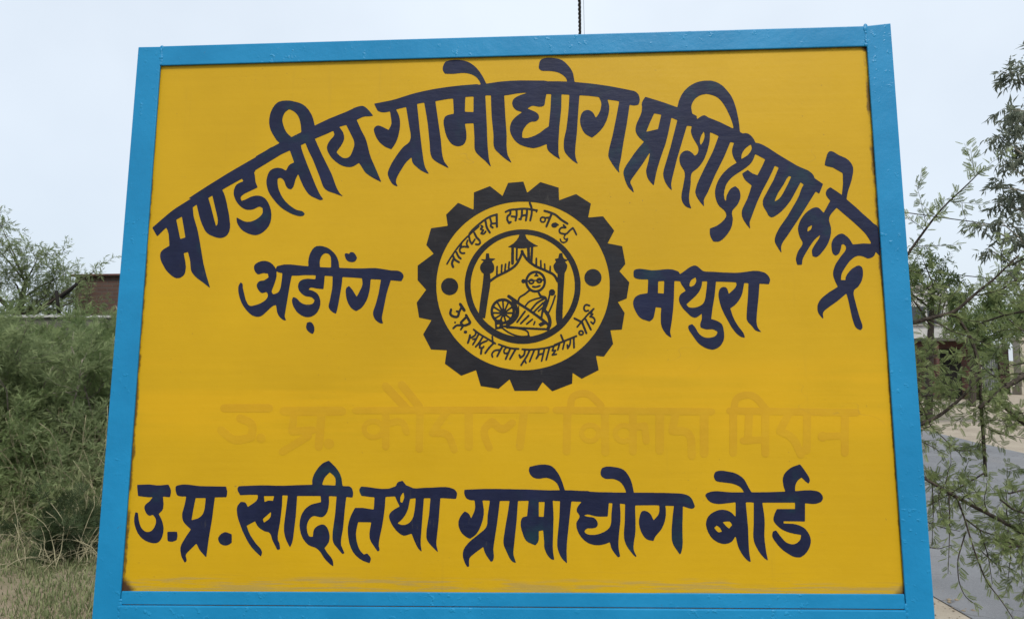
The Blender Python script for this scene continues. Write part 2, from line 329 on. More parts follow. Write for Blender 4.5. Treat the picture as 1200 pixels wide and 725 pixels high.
DATA = {"word_mandaliya":[[-4682,10023,-4609,10020,-4554,10010,-4411,9972,-4329,9936,-4255,9883,-4183,9801,-4116,9693,-4079,9600,-4043,9459,-4035,9452,-3728,9599,-3365,9744,-3188,9829,-3130,9850,-3061,9864,-3020,9864,-2980,9847,-2939,9816,-2885,9760,-2802,9656,-2799,9643,-2813,9637,-2875,9629,-2956,9630,-2992,9625,-3036,9610,-3126,9565,-3137,9557,-3138,9545,-3036,9320,-2956,9171,-2935,9121,-2911,9049,-2848,8808,-2814,8707,-2675,8395,-2594,8204,-2592,8189,-2602,8189,-2755,8271,-2847,8331,-2906,8376,-2943,8415,-3022,8542,-3067,8604,-3085,8599,-3167,8544,-3214,8526,-3257,8519,-3333,8526,-3403,8546,-3447,8565,-3488,8588,-3570,8649,-3648,8725,-3688,8776,-3734,8856,-3754,8909,-3763,8961,-3753,9018,-3726,9074,-3692,9126,-3652,9169,-3629,9200,-3615,9234,-3613,9253,-3621,9279,-3634,9316,-3646,9321,-3801,9250,-4010,9165,-4019,9159,-4022,9151,-4015,9129,-3875,8828,-3657,8405,-3619,8316,-3554,8140,-3515,8051,-3465,7968,-3443,7940,-3396,7897,-3395,7893,-3401,7891,-3423,7898,-3569,7956,-3668,7989,-3712,8009,-3772,8054,-3802,8092,-3828,8141,-3897,8328,-4053,8701,-4155,8898,-4221,9054,-4230,9062,-4244,9059,-4313,9026,-4322,9014,-4307,8946,-4274,8851,-4181,8617,-3964,8110,-3890,7961,-3861,7912,-3809,7841,-3807,7834,-3811,7827,-3847,7815,-3872,7816,-3894,7823,-4050,7897,-4112,7944,-4161,8003,-4235,8119,-4302,8261,-4346,8367,-4357,8380,-4368,8366,-4410,8267,-4432,8159,-4444,8122,-4458,8097,-4487,8063,-4497,8060,-4541,8068,-4560,8079,-4579,8097,-4611,8144,-4642,8230,-4658,8256,-4685,8288,-4726,8311,-4755,8310,-4781,8296,-4791,8285,-4789,8206,-4783,8158,-4770,8102,-4752,8046,-4710,7953,-4665,7878,-4607,7802,-4524,7723,-4468,7679,-4401,7633,-4345,7606,-4258,7588,-4224,7572,-4187,7531,-4186,7520,-4196,7502,-4211,7486,-4225,7479,-4275,7472,-4344,7485,-4428,7513,-4513,7554,-4635,7627,-4708,7683,-4788,7762,-4875,7867,-4931,7942,-4973,8016,-4997,8076,-5025,8185,-5029,8263,-5017,8341,-5001,8397,-4979,8445,-4950,8482,-4910,8508,-4856,8526,-4801,8533,-4739,8524,-4698,8511,-4635,8475,-4620,8472,-4610,8483,-4580,8550,-4557,8583,-4527,8609,-4459,8641,-4454,8652,-4537,8868,-4549,8898,-4557,8905,-4572,8903,-4741,8824,-5276,8491,-5283,8462,-5299,8448,-5301,8440,-5284,8376,-5264,8248,-5253,8211,-5216,8125,-5215,8110,-5485,7981,-5541,7939,-5555,7919,-5562,7897,-5561,7878,-5547,7837,-5542,7830,-5532,7827,-5457,7852,-5361,7902,-5329,7914,-5249,7933,-5180,7932,-5132,7921,-5084,7901,-5046,7874,-5018,7847,-4970,7779,-4935,7705,-4907,7624,-4890,7524,-4891,7428,-4904,7352,-4933,7279,-4973,7220,-5041,7153,-5077,7127,-5123,7104,-5162,7091,-5205,7084,-5264,7089,-5359,7117,-5452,7164,-5497,7198,-5526,7225,-5551,7255,-5587,7307,-5611,7355,-5620,7385,-5628,7444,-5627,7458,-5623,7463,-5612,7462,-5489,7393,-5448,7378,-5400,7369,-5332,7372,-5281,7386,-5239,7404,-5196,7428,-5150,7462,-5108,7505,-5092,7527,-5079,7556,-5075,7582,-5085,7660,-5096,7671,-5129,7690,-5147,7693,-5179,7689,-5261,7647,-5293,7636,-5344,7629,-5413,7631,-5465,7647,-5514,7673,-5549,7700,-5598,7747,-5637,7794,-5675,7858,-5707,7940,-5718,7988,-5717,8059,-5701,8118,-5686,8151,-5665,8181,-5617,8213,-5542,8243,-5527,8253,-5527,8264,-5548,8299,-5560,8305,-5574,8300,-5916,8106,-5963,8074,-5959,8056,-5928,7996,-5899,7925,-5859,7794,-5793,7523,-5760,7321,-5757,7247,-5771,7167,-5804,7101,-5842,7065,-5878,7047,-5917,7036,-5960,7032,-6004,7037,-6060,7052,-6153,7089,-6194,7111,-6241,7144,-6275,7182,-6295,7211,-6359,7333,-6391,7407,-6429,7515,-6496,7749,-6505,7755,-6516,7751,-6574,7709,-6581,7698,-6555,7528,-6536,7461,-6465,7261,-6441,7184,-6393,6989,-6283,6497,-6198,6221,-6124,6016,-6117,5994,-6119,5987,-6134,5993,-6270,6097,-6398,6187,-6449,6232,-6510,6304,-6526,6333,-6540,6373,-6551,6428,-6562,6529,-6578,6598,-6620,6730,-6631,6742,-6702,6724,-6714,6713,-6668,6534,-6649,6422,-6656,6328,-6664,6292,-6675,6267,-6690,6245,-6715,6224,-6753,6202,-6789,6192,-6829,6191,-6854,6196,-6903,6219,-6954,6256,-7024,6318,-7069,6368,-7097,6406,-7171,6530,-7200,6599,-7212,6650,-7215,6687,-7210,6723,-7203,6745,-7191,6767,-7166,6794,-7142,6814,-7054,6865,-7029,6886,-7056,7094,-7063,7134,-7084,7204,-7116,7261,-7124,7266,-7131,7264,-7169,7230,-7285,7106,-7299,7096,-7306,7096,-7319,7109,-7409,7252,-7417,7268,-7418,7280,-7113,7556,-7023,7631,-6931,7699,-6640,7885,-6634,7892,-6637,7896,-6671,7896,-6672,7904,-6563,7981,-6291,8162,-5906,8406,-5678,8544,-5292,8769,-5282,8778,-5274,8796,-5266,8803,-5064,8919,-4978,8977,-4924,8998,-4789,9073,-4788,9084,-4836,9127,-4863,9161,-4947,9292,-4989,9376,-5010,9438,-5026,9518,-5030,9595,-5027,9637,-5015,9720,-4996,9789,-4963,9865,-4921,9931,-4871,9979,-4831,10000,-4758,10019],[-4616,9823,-4682,9774,-4715,9725,-4739,9649,-4745,9604,-4744,9577,-4734,9523,-4714,9458,-4687,9392,-4662,9343,-4636,9304,-4606,9270,-4540,9210,-4529,9205,-4329,9305,-4326,9317,-4327,9347,-4339,9458,-4358,9546,-4377,9611,-4405,9669,-4434,9711,-4475,9754,-4523,9790,-4553,9806,-4598,9823],[-3382,9445,-3495,9415,-3505,9405,-3498,9390,-3438,9306,-3424,9279,-3404,9214,-3398,9150,-3410,9094,-3430,9049,-3467,8982,-3544,8871,-3551,8856,-3547,8844,-3521,8810,-3479,8768,-3427,8732,-3401,8721,-3372,8715,-3328,8719,-3299,8730,-3278,8744,-3252,8775,-3234,8812,-3201,8905,-3182,8972,-3178,9010,-3185,9081,-3204,9135,-3356,9436,-3368,9447],[-6186,7946,-6248,7908,-6254,7901,-6255,7893,-6186,7692,-6098,7407,-6063,7305,-6059,7298,-6051,7295,-6034,7320,-6027,7347,-6027,7420,-6039,7483,-6166,7929,-6175,7946],[-6812,7500,-6911,7445,-6918,7434,-6818,7061,-6809,7032,-6797,7024,-6708,7051,-6702,7056,-6700,7067,-6796,7484,-6803,7499]],
"word_gramodyog_top":[[894,10847,1004,10846,1145,10818,1213,10790,1281,10738,1364,10643,1398,10592,1423,10546,1437,10515,1454,10457,1475,10305,1485,10289,1784,10253,1965,10225,2200,10182,2378,10143,2717,10062,2763,10035,2802,9989,2821,9943,2831,9871,2823,9815,2802,9763,2776,9752,2716,9742,2677,9746,2628,9758,2620,9757,2615,9749,2547,9335,2472,8962,2409,8601,2368,8422,2362,8364,2369,8297,2352,8308,2317,8350,2277,8406,2228,8484,2168,8595,2155,8628,2150,8669,2153,8721,2177,8838,2244,9085,2342,9534,2396,9806,2399,9829,2395,9841,2374,9849,2311,9862,2179,9884,2164,9883,2162,9876,2189,9770,2192,9736,2190,9661,2171,9549,2129,9422,2077,9319,2040,9264,1991,9204,1905,9122,1829,9066,1815,9063,1724,9114,1682,9148,1654,9183,1626,9232,1591,9330,1579,9401,1580,9476,1592,9535,1615,9595,1654,9639,1677,9652,1712,9664,1755,9665,1801,9647,1840,9618,1868,9578,1902,9503,1909,9498,1916,9501,1963,9567,1995,9631,2012,9680,2030,9781,2026,9830,2020,9856,1987,9932,1978,9943,1967,9948,1782,9977,1600,9993,1586,9992,1578,9987,1574,9976,1552,9732,1506,9145,1475,8893,1466,8767,1465,8723,1472,8649,1491,8571,1513,8519,1513,8508,1506,8507,1453,8539,1414,8569,1328,8658,1282,8715,1258,8753,1244,8787,1233,8839,1231,8935,1236,9006,1247,9076,1287,9243,1314,9433,1335,9616,1348,9755,1362,9977,1361,10004,1354,10012,1211,10024,1203,10021,1199,10011,1191,9736,1182,9631,1147,9328,1121,8967,1119,8741,1126,8689,1148,8622,1147,8610,1133,8614,1024,8688,927,8774,908,8801,889,8838,883,8864,878,8927,874,8937,860,8935,745,8889,660,8865,599,8857,550,8863,493,8875,400,8904,318,8940,253,8989,197,9053,158,9117,135,9166,121,9208,111,9260,111,9328,120,9369,134,9414,150,9447,166,9473,203,9519,253,9566,353,9638,359,9649,351,9657,282,9680,254,9693,229,9711,198,9744,181,9770,166,9809,159,9846,164,9884,173,9914,192,9944,215,9966,248,9989,345,10033,471,10070,453,10076,399,10078,248,10065,82,10037,3,10030,-8,10021,15,9563,39,9213,42,9123,38,8941,46,8814,64,8714,133,8572,137,8557,132,8553,47,8610,-44,8686,-178,8817,-212,8868,-229,8928,-236,8987,-234,9125,-237,9197,-273,9562,-284,9811,-288,10024,-293,10034,-304,10037,-391,10039,-408,10030,-374,9353,-366,9083,-354,8878,-332,8655,-318,8580,-292,8491,-292,8480,-295,8479,-310,8490,-360,8549,-422,8616,-497,8680,-576,8760,-601,8794,-616,8824,-629,8869,-634,8902,-635,9111,-651,9393,-660,9426,-681,9429,-811,9424,-834,9416,-834,9397,-808,9239,-804,9190,-804,9104,-814,9055,-833,9007,-850,8981,-880,8955,-927,8936,-966,8930,-1002,8931,-1056,8948,-1089,8966,-1121,8992,-1150,9024,-1189,9085,-1224,9157,-1252,9244,-1284,9399,-1289,9433,-1290,9497,-1273,9557,-1258,9584,-1242,9598,-1199,9621,-1087,9643,-1077,9651,-1075,9693,-1088,9925,-1092,9974,-1101,9985,-1202,9978,-1453,9938,-1465,9933,-1468,9922,-1344,9092,-1319,8819,-1299,8699,-1264,8595,-1210,8523,-1174,8467,-1181,8464,-1210,8476,-1365,8559,-1441,8607,-1488,8646,-1511,8670,-1530,8700,-1552,8760,-1559,8790,-1567,8839,-1577,8996,-1623,9425,-1643,9558,-1703,9893,-1710,9905,-1725,9907,-1851,9885,-1857,9870,-1790,9274,-1744,8913,-1701,8622,-1684,8543,-1662,8476,-1643,8439,-1595,8360,-1592,8346,-1606,8346,-1678,8377,-1758,8422,-1805,8459,-1903,8550,-1933,8593,-1945,8630,-1955,8690,-1960,8698,-1967,8700,-2045,8630,-2098,8563,-2200,8393,-2245,8305,-2269,8239,-2276,8191,-2270,8154,-2244,8098,-2243,8087,-2258,8087,-2313,8110,-2334,8125,-2361,8152,-2392,8201,-2425,8264,-2451,8339,-2453,8376,-2449,8402,-2428,8468,-2380,8575,-2345,8638,-2282,8740,-2208,8848,-2159,8912,-2121,8951,-2041,9012,-2013,9042,-1997,9072,-1981,9143,-1986,9237,-2020,9408,-2087,9799,-2094,9815,-2106,9816,-2284,9775,-2300,9766,-2299,9755,-2259,9678,-2244,9640,-2224,9563,-2215,9502,-2213,9412,-2220,9321,-2246,9179,-2270,9100,-2296,9037,-2328,8978,-2379,8904,-2386,8897,-2397,8895,-2477,8928,-2529,8955,-2602,9012,-2647,9058,-2694,9124,-2723,9177,-2760,9276,-2771,9329,-2765,9359,-2749,9387,-2717,9413,-2688,9420,-2662,9419,-2637,9411,-2567,9379,-2471,9326,-2460,9323,-2452,9326,-2412,9401,-2396,9465,-2402,9544,-2431,9720,-2443,9728,-2519,9713,-2574,9710,-2629,9719,-2670,9734,-2699,9755,-2713,9775,-2771,9895,-2773,9903,-2769,9910,-2419,9973,-2303,10003,-2023,10091,-1889,10128,-1699,10169,-1474,10210,-1219,10245,-932,10273,-598,10292,-576,10291,-555,10280,-529,10280,-511,10285,-508,10300,-532,10362,-582,10432,-617,10464,-653,10490,-694,10512,-734,10527,-785,10541,-850,10552,-920,10553,-1080,10538,-1233,10542,-1266,10547,-1276,10553,-1310,10607,-1320,10646,-1320,10681,-1313,10715,-1289,10777,-1265,10809,-1236,10827,-1192,10840,-1108,10851,-998,10852,-878,10832,-789,10802,-750,10783,-695,10746,-643,10703,-596,10656,-534,10577,-460,10455,-394,10312,-381,10299,-160,10330,-66,10340,137,10351,339,10353,815,10338,869,10332,898,10321,1132,10315,1311,10304,1320,10312,1318,10331,1302,10374,1285,10401,1231,10455,1163,10500,1098,10525,1026,10542,940,10552,807,10557,771,10570,742,10594,727,10625,726,10663,739,10740,754,10782,772,10804,802,10824,845,10838],[888,10038,879,10027,857,9914,844,9819,835,9797,817,9777,785,9763,724,9760,613,9784,588,9785,552,9775,487,9733,487,9726,494,9719,634,9655,676,9628,699,9604,713,9581,720,9558,723,9525,717,9502,704,9480,672,9450,636,9436,571,9436,539,9426,514,9413,485,9391,452,9358,403,9288,377,9221,368,9176,367,9113,368,9098,376,9088,423,9077,480,9080,569,9104,644,9134,741,9189,837,9267,913,9316,923,9325,961,9670,982,10020,980,10028,971,10033,931,10038],[-717,10019,-818,10015,-829,10006,-834,9957,-840,9722,-838,9695,-831,9687,-805,9681,-679,9675,-664,9676,-657,9684,-657,10006,-662,10016,-670,10019]],
"word_prashikshan":[[4184,10253,4299,10252,4334,10247,4407,10226,4476,10190,4531,10151,4575,10110,4646,10020,4700,9940,4731,9883,4762,9804,4795,9687,4813,9609,4845,9407,4857,9270,4863,9141,4869,9114,4920,9085,4979,9092,5010,9085,5038,9073,5084,9035,5117,8992,5145,8944,5163,8892,5170,8881,5229,8870,5303,8839,5350,8812,5417,8768,5613,8623,5965,8385,6035,8347,6195,8271,6261,8219,6301,8164,6316,8110,6323,8099,6476,7981,6473,7963,6396,7789,6390,7783,6384,7783,6331,7819,6325,7820,6317,7815,5968,7286,5712,6922,5620,6799,5592,6751,5570,6691,5566,6638,5571,6582,5567,6572,5551,6589,5522,6639,5475,6728,5456,6774,5450,6805,5452,6848,5466,6904,5493,6967,5539,7051,5587,7124,5735,7325,5933,7645,5990,7753,6043,7892,6091,7973,6085,7983,6043,8016,6036,8019,6027,8014,5850,7705,5807,7638,5715,7521,5615,7419,5539,7360,5458,7311,5416,7300,5396,7305,5379,7314,5347,7349,5322,7413,5268,7514,5258,7546,5252,7582,5255,7647,5270,7693,5295,7739,5496,8088,5605,8329,5606,8340,5599,8349,5545,8377,5535,8377,5527,8367,5447,8201,5386,8087,5249,7844,5139,7620,4975,7223,4970,7202,4967,7152,4974,7088,4972,7081,4965,7078,4904,7159,4847,7260,4823,7328,4819,7400,4828,7453,4844,7500,4948,7698,4995,7820,5046,7970,5040,7982,4941,8071,4914,8106,4889,8157,4869,8223,4880,8238,4976,8297,4987,8300,5046,8248,5079,8225,5164,8190,5174,8191,5181,8199,5288,8393,5344,8515,5339,8526,5306,8548,5202,8612,5158,8632,5147,8625,5116,8545,5092,8498,5060,8452,5034,8422,4980,8376,4894,8313,4717,8200,4648,8145,4596,8090,4568,8054,4541,8012,4519,7961,4491,7868,4479,7785,4487,7703,4494,7681,4506,7663,4513,7661,4518,7670,4526,7741,4537,7777,4584,7866,4606,7896,4631,7920,4652,7935,4705,7959,4716,7961,4726,7957,4782,7903,4803,7852,4812,7791,4810,7744,4804,7704,4773,7626,4735,7565,4648,7470,4629,7435,4623,7385,4635,7296,4633,7249,4614,7147,4581,7065,4524,6978,4468,6911,4409,6854,4353,6820,4315,6809,4231,6815,4219,6826,4193,6876,4173,6922,4164,6965,4161,7011,4167,7082,4176,7089,4260,7120,4312,7143,4393,7199,4454,7258,4476,7284,4497,7316,4508,7351,4505,7394,4489,7433,4457,7475,4387,7538,4367,7565,4348,7597,4323,7662,4306,7742,4301,7810,4303,7868,4309,7904,4330,7983,4359,8055,4395,8123,4443,8194,4498,8260,4591,8348,4652,8392,4755,8454,4763,8461,4765,8468,4721,8549,4704,8590,4691,8641,4685,8685,4687,8736,4692,8766,4703,8806,4729,8875,4729,8886,4717,8894,4672,8903,4661,8903,4655,8899,4524,8601,4315,8200,4159,7852,4089,7731,4068,7674,4068,7559,4061,7559,4055,7565,4001,7632,3947,7719,3918,7781,3903,7853,3909,7900,3944,8015,3984,8108,4120,8379,4289,8700,4334,8806,4420,9025,4423,9036,4417,9045,4332,9092,4267,9121,4260,9122,4253,9117,4245,8995,4235,8925,4218,8849,4179,8714,4125,8579,4086,8507,4024,8420,3977,8367,3870,8285,3846,8253,3833,8216,3825,8177,3819,8115,3820,8082,3815,8021,3780,7819,3771,7733,3774,7643,3780,7610,3806,7527,3805,7514,3794,7514,3733,7535,3696,7559,3672,7587,3653,7616,3637,7648,3622,7703,3618,7750,3625,7829,3660,7973,3702,8182,3705,8251,3702,8281,3692,8314,3636,8413,3622,8446,3608,8509,3606,8578,3609,8600,3622,8640,3642,8677,3682,8715,3732,8739,3781,8741,3822,8725,3876,8684,3911,8638,3923,8629,3934,8633,3967,8659,3981,8677,3991,8699,4001,8739,4004,8776,3995,8827,3911,8991,3889,9043,3869,9110,3864,9144,3865,9180,3882,9251,3881,9262,3863,9270,3797,9276,3786,9271,3778,9256,3558,8568,3439,8133,3420,8035,3420,8006,3428,7911,3425,7908,3418,7911,3384,7943,3353,7982,3333,8015,3298,8083,3269,8183,3264,8256,3280,8343,3427,8802,3590,9390,3588,9402,3579,9409,3491,9451,3477,9453,3469,9441,3391,9102,3336,8900,3235,8629,3151,8375,3118,8251,3068,8019,3060,8017,3050,8025,2999,8081,2964,8130,2936,8196,2920,8277,2918,8324,2923,8361,2971,8528,3000,8660,3005,8693,3004,8703,2986,8685,2846,8468,2626,8166,2597,8119,2590,8090,2591,8061,2635,7962,2653,7889,2652,7872,2638,7877,2564,7954,2536,7996,2508,8055,2475,8157,2452,8264,2453,8315,2473,8377,2515,8453,2681,8695,2774,8815,2887,8942,2883,8957,2805,9032,2758,9096,2738,9141,2728,9179,2725,9201,2726,9249,2739,9309,2758,9364,2832,9519,2858,9589,2871,9671,2872,9716,2867,9762,2875,9806,2897,9855,2940,9916,2947,9923,2958,9924,3158,9855,3329,9793,3587,9688,3601,9687,3606,9696,3640,9826,3686,9930,3713,9975,3750,10027,3816,10098,3860,10134,3904,10164,3983,10206,4030,10223,4083,10238],[4196,9960,4118,9947,4060,9925,3995,9879,3972,9856,3938,9812,3912,9764,3898,9723,3891,9689,3890,9652,3896,9600,3902,9559,3911,9532,3991,9485,3995,9475,3995,9430,3999,9422,4017,9428,4078,9471,4110,9488,4142,9495,4163,9492,4183,9482,4234,9445,4458,9344,4713,9202,4727,9199,4732,9206,4736,9225,4728,9280,4705,9373,4673,9471,4609,9632,4562,9723,4517,9795,4472,9849,4435,9881,4397,9905,4342,9930,4280,9950,4224,9960],[3124,9558,3116,9550,3101,9520,3022,9354,2951,9181,2949,9170,2954,9165,3177,9213,3190,9225,3263,9521,3260,9528,3250,9533,3138,9558],[4121,9139,4076,9068,4048,8992,4038,8944,4037,8915,4046,8870,4054,8860,4065,8869,4103,8928,4130,9001,4139,9045,4141,9082,4131,9133,4128,9138],[5061,8840,4979,8784,4948,8753,4908,8699,4887,8659,4874,8623,4866,8561,4867,8547,4870,8542,4891,8549,4988,8612,5025,8649,5065,8703,5080,8736,5090,8776,5077,8835,5071,8842],[5811,8159,5783,8135,5757,8102,5693,7988,5578,7821,5539,7749,5499,7657,5495,7635,5502,7635,5527,7647,5578,7681,5620,7727,5663,7790,5772,7983,5846,8133,5847,8143,5842,8149]],
"word_kendra":[[6654,8668,6692,8668,6729,8655,6833,8582,6963,8519,7016,8476,7050,8435,7072,8399,7090,8355,7100,8312,7100,8261,7093,8207,7056,8060,7018,7950,6976,7847,6954,7776,6929,7669,6929,7648,7110,7472,7213,7360,7361,7213,7426,7140,7485,7101,7498,7075,7505,7043,7516,6875,7517,6783,7514,6654,7500,6483,7493,6481,7487,6486,7444,6542,7428,6553,7421,6545,7402,6499,7384,6475,7344,6446,7299,6430,7272,6427,7249,6431,7178,6468,7119,6483,7062,6483,7011,6463,6982,6445,6935,6407,6904,6378,6860,6325,6793,6232,6755,6173,6733,6128,6717,6080,6707,6001,6719,5995,6788,5993,6797,6003,6801,6041,6808,6062,6840,6117,6886,6172,6934,6218,6965,6240,7035,6278,7062,6285,7079,6285,7101,6277,7121,6263,7136,6241,7143,6224,7149,6168,7144,6099,7132,6037,7113,5982,7087,5931,7040,5865,7026,5851,6975,5815,6955,5794,6943,5770,6937,5740,6934,5705,6939,5661,6980,5434,7024,5226,7054,5124,7062,5083,7061,5046,7057,5029,7042,5008,7019,4992,6971,5012,6943,5032,6922,5064,6905,5108,6873,5244,6823,5593,6801,5703,6794,5717,6782,5714,6612,5575,6444,5460,6360,5397,6339,5377,6323,5355,6312,5324,6310,5297,6315,5243,6310,5232,6300,5234,6283,5250,6245,5301,6228,5332,6216,5370,6211,5407,6214,5476,6227,5520,6258,5575,6294,5621,6339,5663,6456,5751,6626,5853,6635,5863,6591,5974,6564,6068,6561,6110,6564,6155,6570,6186,6598,6265,6630,6331,6722,6459,6825,6583,6847,6628,6851,6663,6838,6695,6810,6724,6797,6726,6771,6717,6764,6706,6748,6637,6727,6581,6716,6557,6697,6529,6672,6510,6644,6496,6631,6498,6608,6510,6585,6534,6573,6565,6567,6611,6565,6692,6567,6723,6576,6765,6587,6793,6607,6828,6645,6874,6702,6918,6743,6936,6784,6942,6811,6935,6830,6925,6897,6870,6937,6816,6982,6724,6991,6716,7193,6733,7330,6726,7340,6733,7346,6747,7338,6775,7299,6853,7263,6914,7228,6963,7147,7056,7002,7206,6727,7471,6714,7475,6616,7371,6580,7322,6556,7266,6551,7209,6577,7082,6580,7053,6575,6976,6569,6937,6546,6850,6509,6759,6461,6679,6417,6620,6335,6523,6283,6482,6249,6468,6236,6468,6189,6487,6180,6497,6173,6567,6175,6606,6184,6634,6229,6710,6326,6844,6352,6902,6353,6912,6347,6913,6282,6864,6235,6819,6175,6742,6141,6694,6041,6541,5994,6458,5976,6412,5963,6332,5957,6319,5941,6314,5880,6314,5870,6318,5865,6330,5850,6397,5848,6432,5854,6466,5876,6536,5906,6602,5977,6700,5990,6724,5998,6748,5997,6787,5955,6872,5937,6939,5926,7007,5925,7060,5937,7120,5960,7183,5987,7236,6036,7310,6091,7374,6151,7426,6229,7474,6288,7494,6329,7494,6362,7480,6388,7457,6444,7387,6451,7382,6459,7385,6598,7621,6596,7635,6560,7682,6536,7722,6525,7754,6521,7779,6530,7819,6548,7854,6576,7882,6609,7904,6623,7905,6642,7892,6746,7817,6830,7749,6837,7748,6841,7752,6877,7974,6886,8168,6882,8204,6694,8324,6596,8348,6546,8371,6538,8380,6555,8467,6600,8604,6624,8643,6642,8661],[6194,7120,6149,7097,6128,7078,6114,7043,6110,7004,6112,6996,6122,6998,6146,7010,6183,7042,6197,7073,6207,7112,6204,7121]],
"word_aring":[[-3879,6834,-3831,6835,-3791,6830,-3701,6803,-3654,6780,-3617,6755,-3549,6696,-3503,6641,-3465,6576,-3434,6486,-3420,6382,-3416,6372,-3409,6367,-3096,6351,-2901,6349,-2791,6354,-2663,6353,-2543,6336,-2344,6300,-2217,6294,-2188,6289,-2135,6265,-2105,6237,-2083,6198,-2079,6166,-2091,6130,-2121,6078,-2156,6077,-2333,6095,-2340,6093,-2346,6084,-2392,5932,-2425,5805,-2504,5369,-2508,5341,-2507,5288,-2486,5218,-2487,5208,-2521,5207,-2545,5213,-2574,5228,-2615,5258,-2647,5293,-2668,5325,-2685,5367,-2692,5399,-2692,5441,-2687,5469,-2636,5623,-2590,5817,-2547,6097,-2549,6107,-2559,6112,-2729,6122,-2746,6122,-2756,6117,-2761,6099,-2769,5946,-2781,5865,-2805,5759,-2833,5682,-2883,5594,-2927,5538,-2966,5507,-3036,5469,-3050,5470,-3090,5489,-3134,5519,-3166,5554,-3205,5615,-3236,5686,-3257,5764,-3271,5863,-3269,5913,-3260,5941,-3248,5960,-3213,5983,-3199,5983,-3125,5897,-3048,5772,-3037,5766,-3006,5821,-2946,5948,-2933,5984,-2926,6030,-2927,6062,-2940,6140,-2952,6146,-3090,6158,-3329,6175,-3345,6170,-3350,6149,-3352,6070,-3361,5978,-3414,5613,-3432,5511,-3451,5434,-3457,5420,-3465,5418,-3515,5440,-3569,5483,-3602,5526,-3616,5566,-3613,5605,-3593,5689,-3554,5930,-3549,6008,-3552,6187,-3564,6195,-3706,6206,-3713,6202,-3718,6189,-3724,6042,-3732,5943,-3736,5932,-3750,5928,-3818,5935,-3886,5944,-3964,5961,-3989,5962,-4021,5953,-4038,5928,-4037,5921,-4030,5917,-3944,5892,-3890,5861,-3845,5820,-3812,5763,-3790,5684,-3788,5607,-3803,5536,-3840,5458,-3871,5419,-3909,5389,-3961,5363,-4017,5350,-4070,5351,-4118,5363,-4174,5389,-4225,5423,-4258,5450,-4287,5484,-4341,5566,-4360,5609,-4376,5658,-4380,5701,-4376,5726,-4363,5758,-4355,5766,-4312,5756,-4272,5730,-4228,5680,-4198,5654,-4155,5629,-4104,5612,-4076,5608,-4008,5608,-3966,5617,-3934,5640,-3925,5654,-3913,5693,-3914,5703,-3920,5712,-3955,5746,-3979,5761,-4004,5769,-4054,5775,-4100,5785,-4144,5808,-4173,5829,-4202,5855,-4241,5906,-4259,5949,-4266,5991,-4261,6041,-4243,6080,-4219,6106,-4184,6127,-4135,6141,-4067,6148,-3935,6136,-3914,6138,-3907,6155,-3902,6210,-3909,6216,-3952,6222,-4149,6224,-4270,6215,-4395,6216,-4407,6211,-4435,6043,-4519,5391,-4516,5352,-4490,5296,-4492,5288,-4531,5291,-4563,5307,-4615,5352,-4647,5392,-4667,5428,-4681,5463,-4706,5594,-4715,5605,-4757,5597,-4784,5581,-4813,5558,-4966,5409,-5018,5377,-5060,5367,-5096,5367,-5128,5372,-5197,5396,-5263,5446,-5325,5508,-5394,5598,-5436,5669,-5474,5759,-5498,5837,-5513,5909,-5517,5991,-5508,6027,-5479,6080,-5470,6082,-5454,6076,-5441,6067,-5432,6055,-5427,6037,-5422,5969,-5351,5725,-5309,5644,-5288,5618,-5264,5600,-5231,5591,-5196,5595,-5094,5621,-5034,5645,-4965,5687,-4929,5717,-4900,5756,-4887,5795,-4891,5838,-4905,5860,-4923,5877,-4934,5878,-4980,5863,-5008,5859,-5034,5867,-5056,5883,-5079,5908,-5106,5947,-5124,5983,-5132,6015,-5129,6040,-5120,6062,-5104,6084,-5087,6100,-5056,6115,-5013,6117,-4974,6126,-4896,6181,-4891,6195,-4906,6256,-4919,6268,-4999,6277,-5041,6270,-5105,6250,-5123,6254,-5157,6284,-5176,6306,-5192,6335,-5204,6371,-5208,6411,-5205,6429,-5197,6447,-5177,6472,-5152,6490,-5110,6512,-5057,6529,-5025,6533,-4978,6533,-4934,6524,-4883,6505,-4854,6487,-4817,6458,-4778,6413,-4744,6360,-4741,6360,-4738,6395,-4711,6422,-4576,6452,-4425,6450,-4181,6419,-4073,6410,-4067,6415,-4065,6422,-4071,6501,-4066,6566,-4051,6642,-4034,6688,-3993,6764,-3959,6801,-3924,6824],[-3195,6692,-3184,6695,-3148,6692,-3123,6681,-3093,6647,-3059,6585,-3056,6567,-3073,6525,-3092,6503,-3110,6492,-3139,6485,-3174,6485,-3224,6497,-3264,6523,-3291,6563,-3315,6639,-3312,6657,-3297,6670,-3283,6675,-3225,6659],[-3726,6677,-3757,6662,-3776,6645,-3797,6620,-3812,6588,-3825,6541,-3831,6488,-3824,6398,-3816,6389,-3801,6385,-3626,6375,-3599,6377,-3592,6384,-3590,6395,-3594,6524,-3600,6574,-3610,6614,-3632,6646,-3657,6666,-3686,6677],[-4728,6310,-4725,6208,-4734,6147,-4771,6019,-4801,5940,-4811,5901,-4810,5880,-4805,5865,-4784,5837,-4771,5830,-4718,5846,-4683,5864,-4665,5882,-4645,5917,-4627,5978,-4609,6149,-4605,6239,-4608,6267,-4619,6275,-4687,6289,-4724,6311],[-4004,5249,-3988,5250,-3970,5245,-3945,5229,-3917,5192,-3900,5153,-3894,5129,-3893,5069,-3905,5034,-3920,5010,-3927,5005,-3969,5022,-4002,5044,-4035,5077,-4052,5102,-4062,5123,-4067,5155,-4052,5232,-4044,5239]],
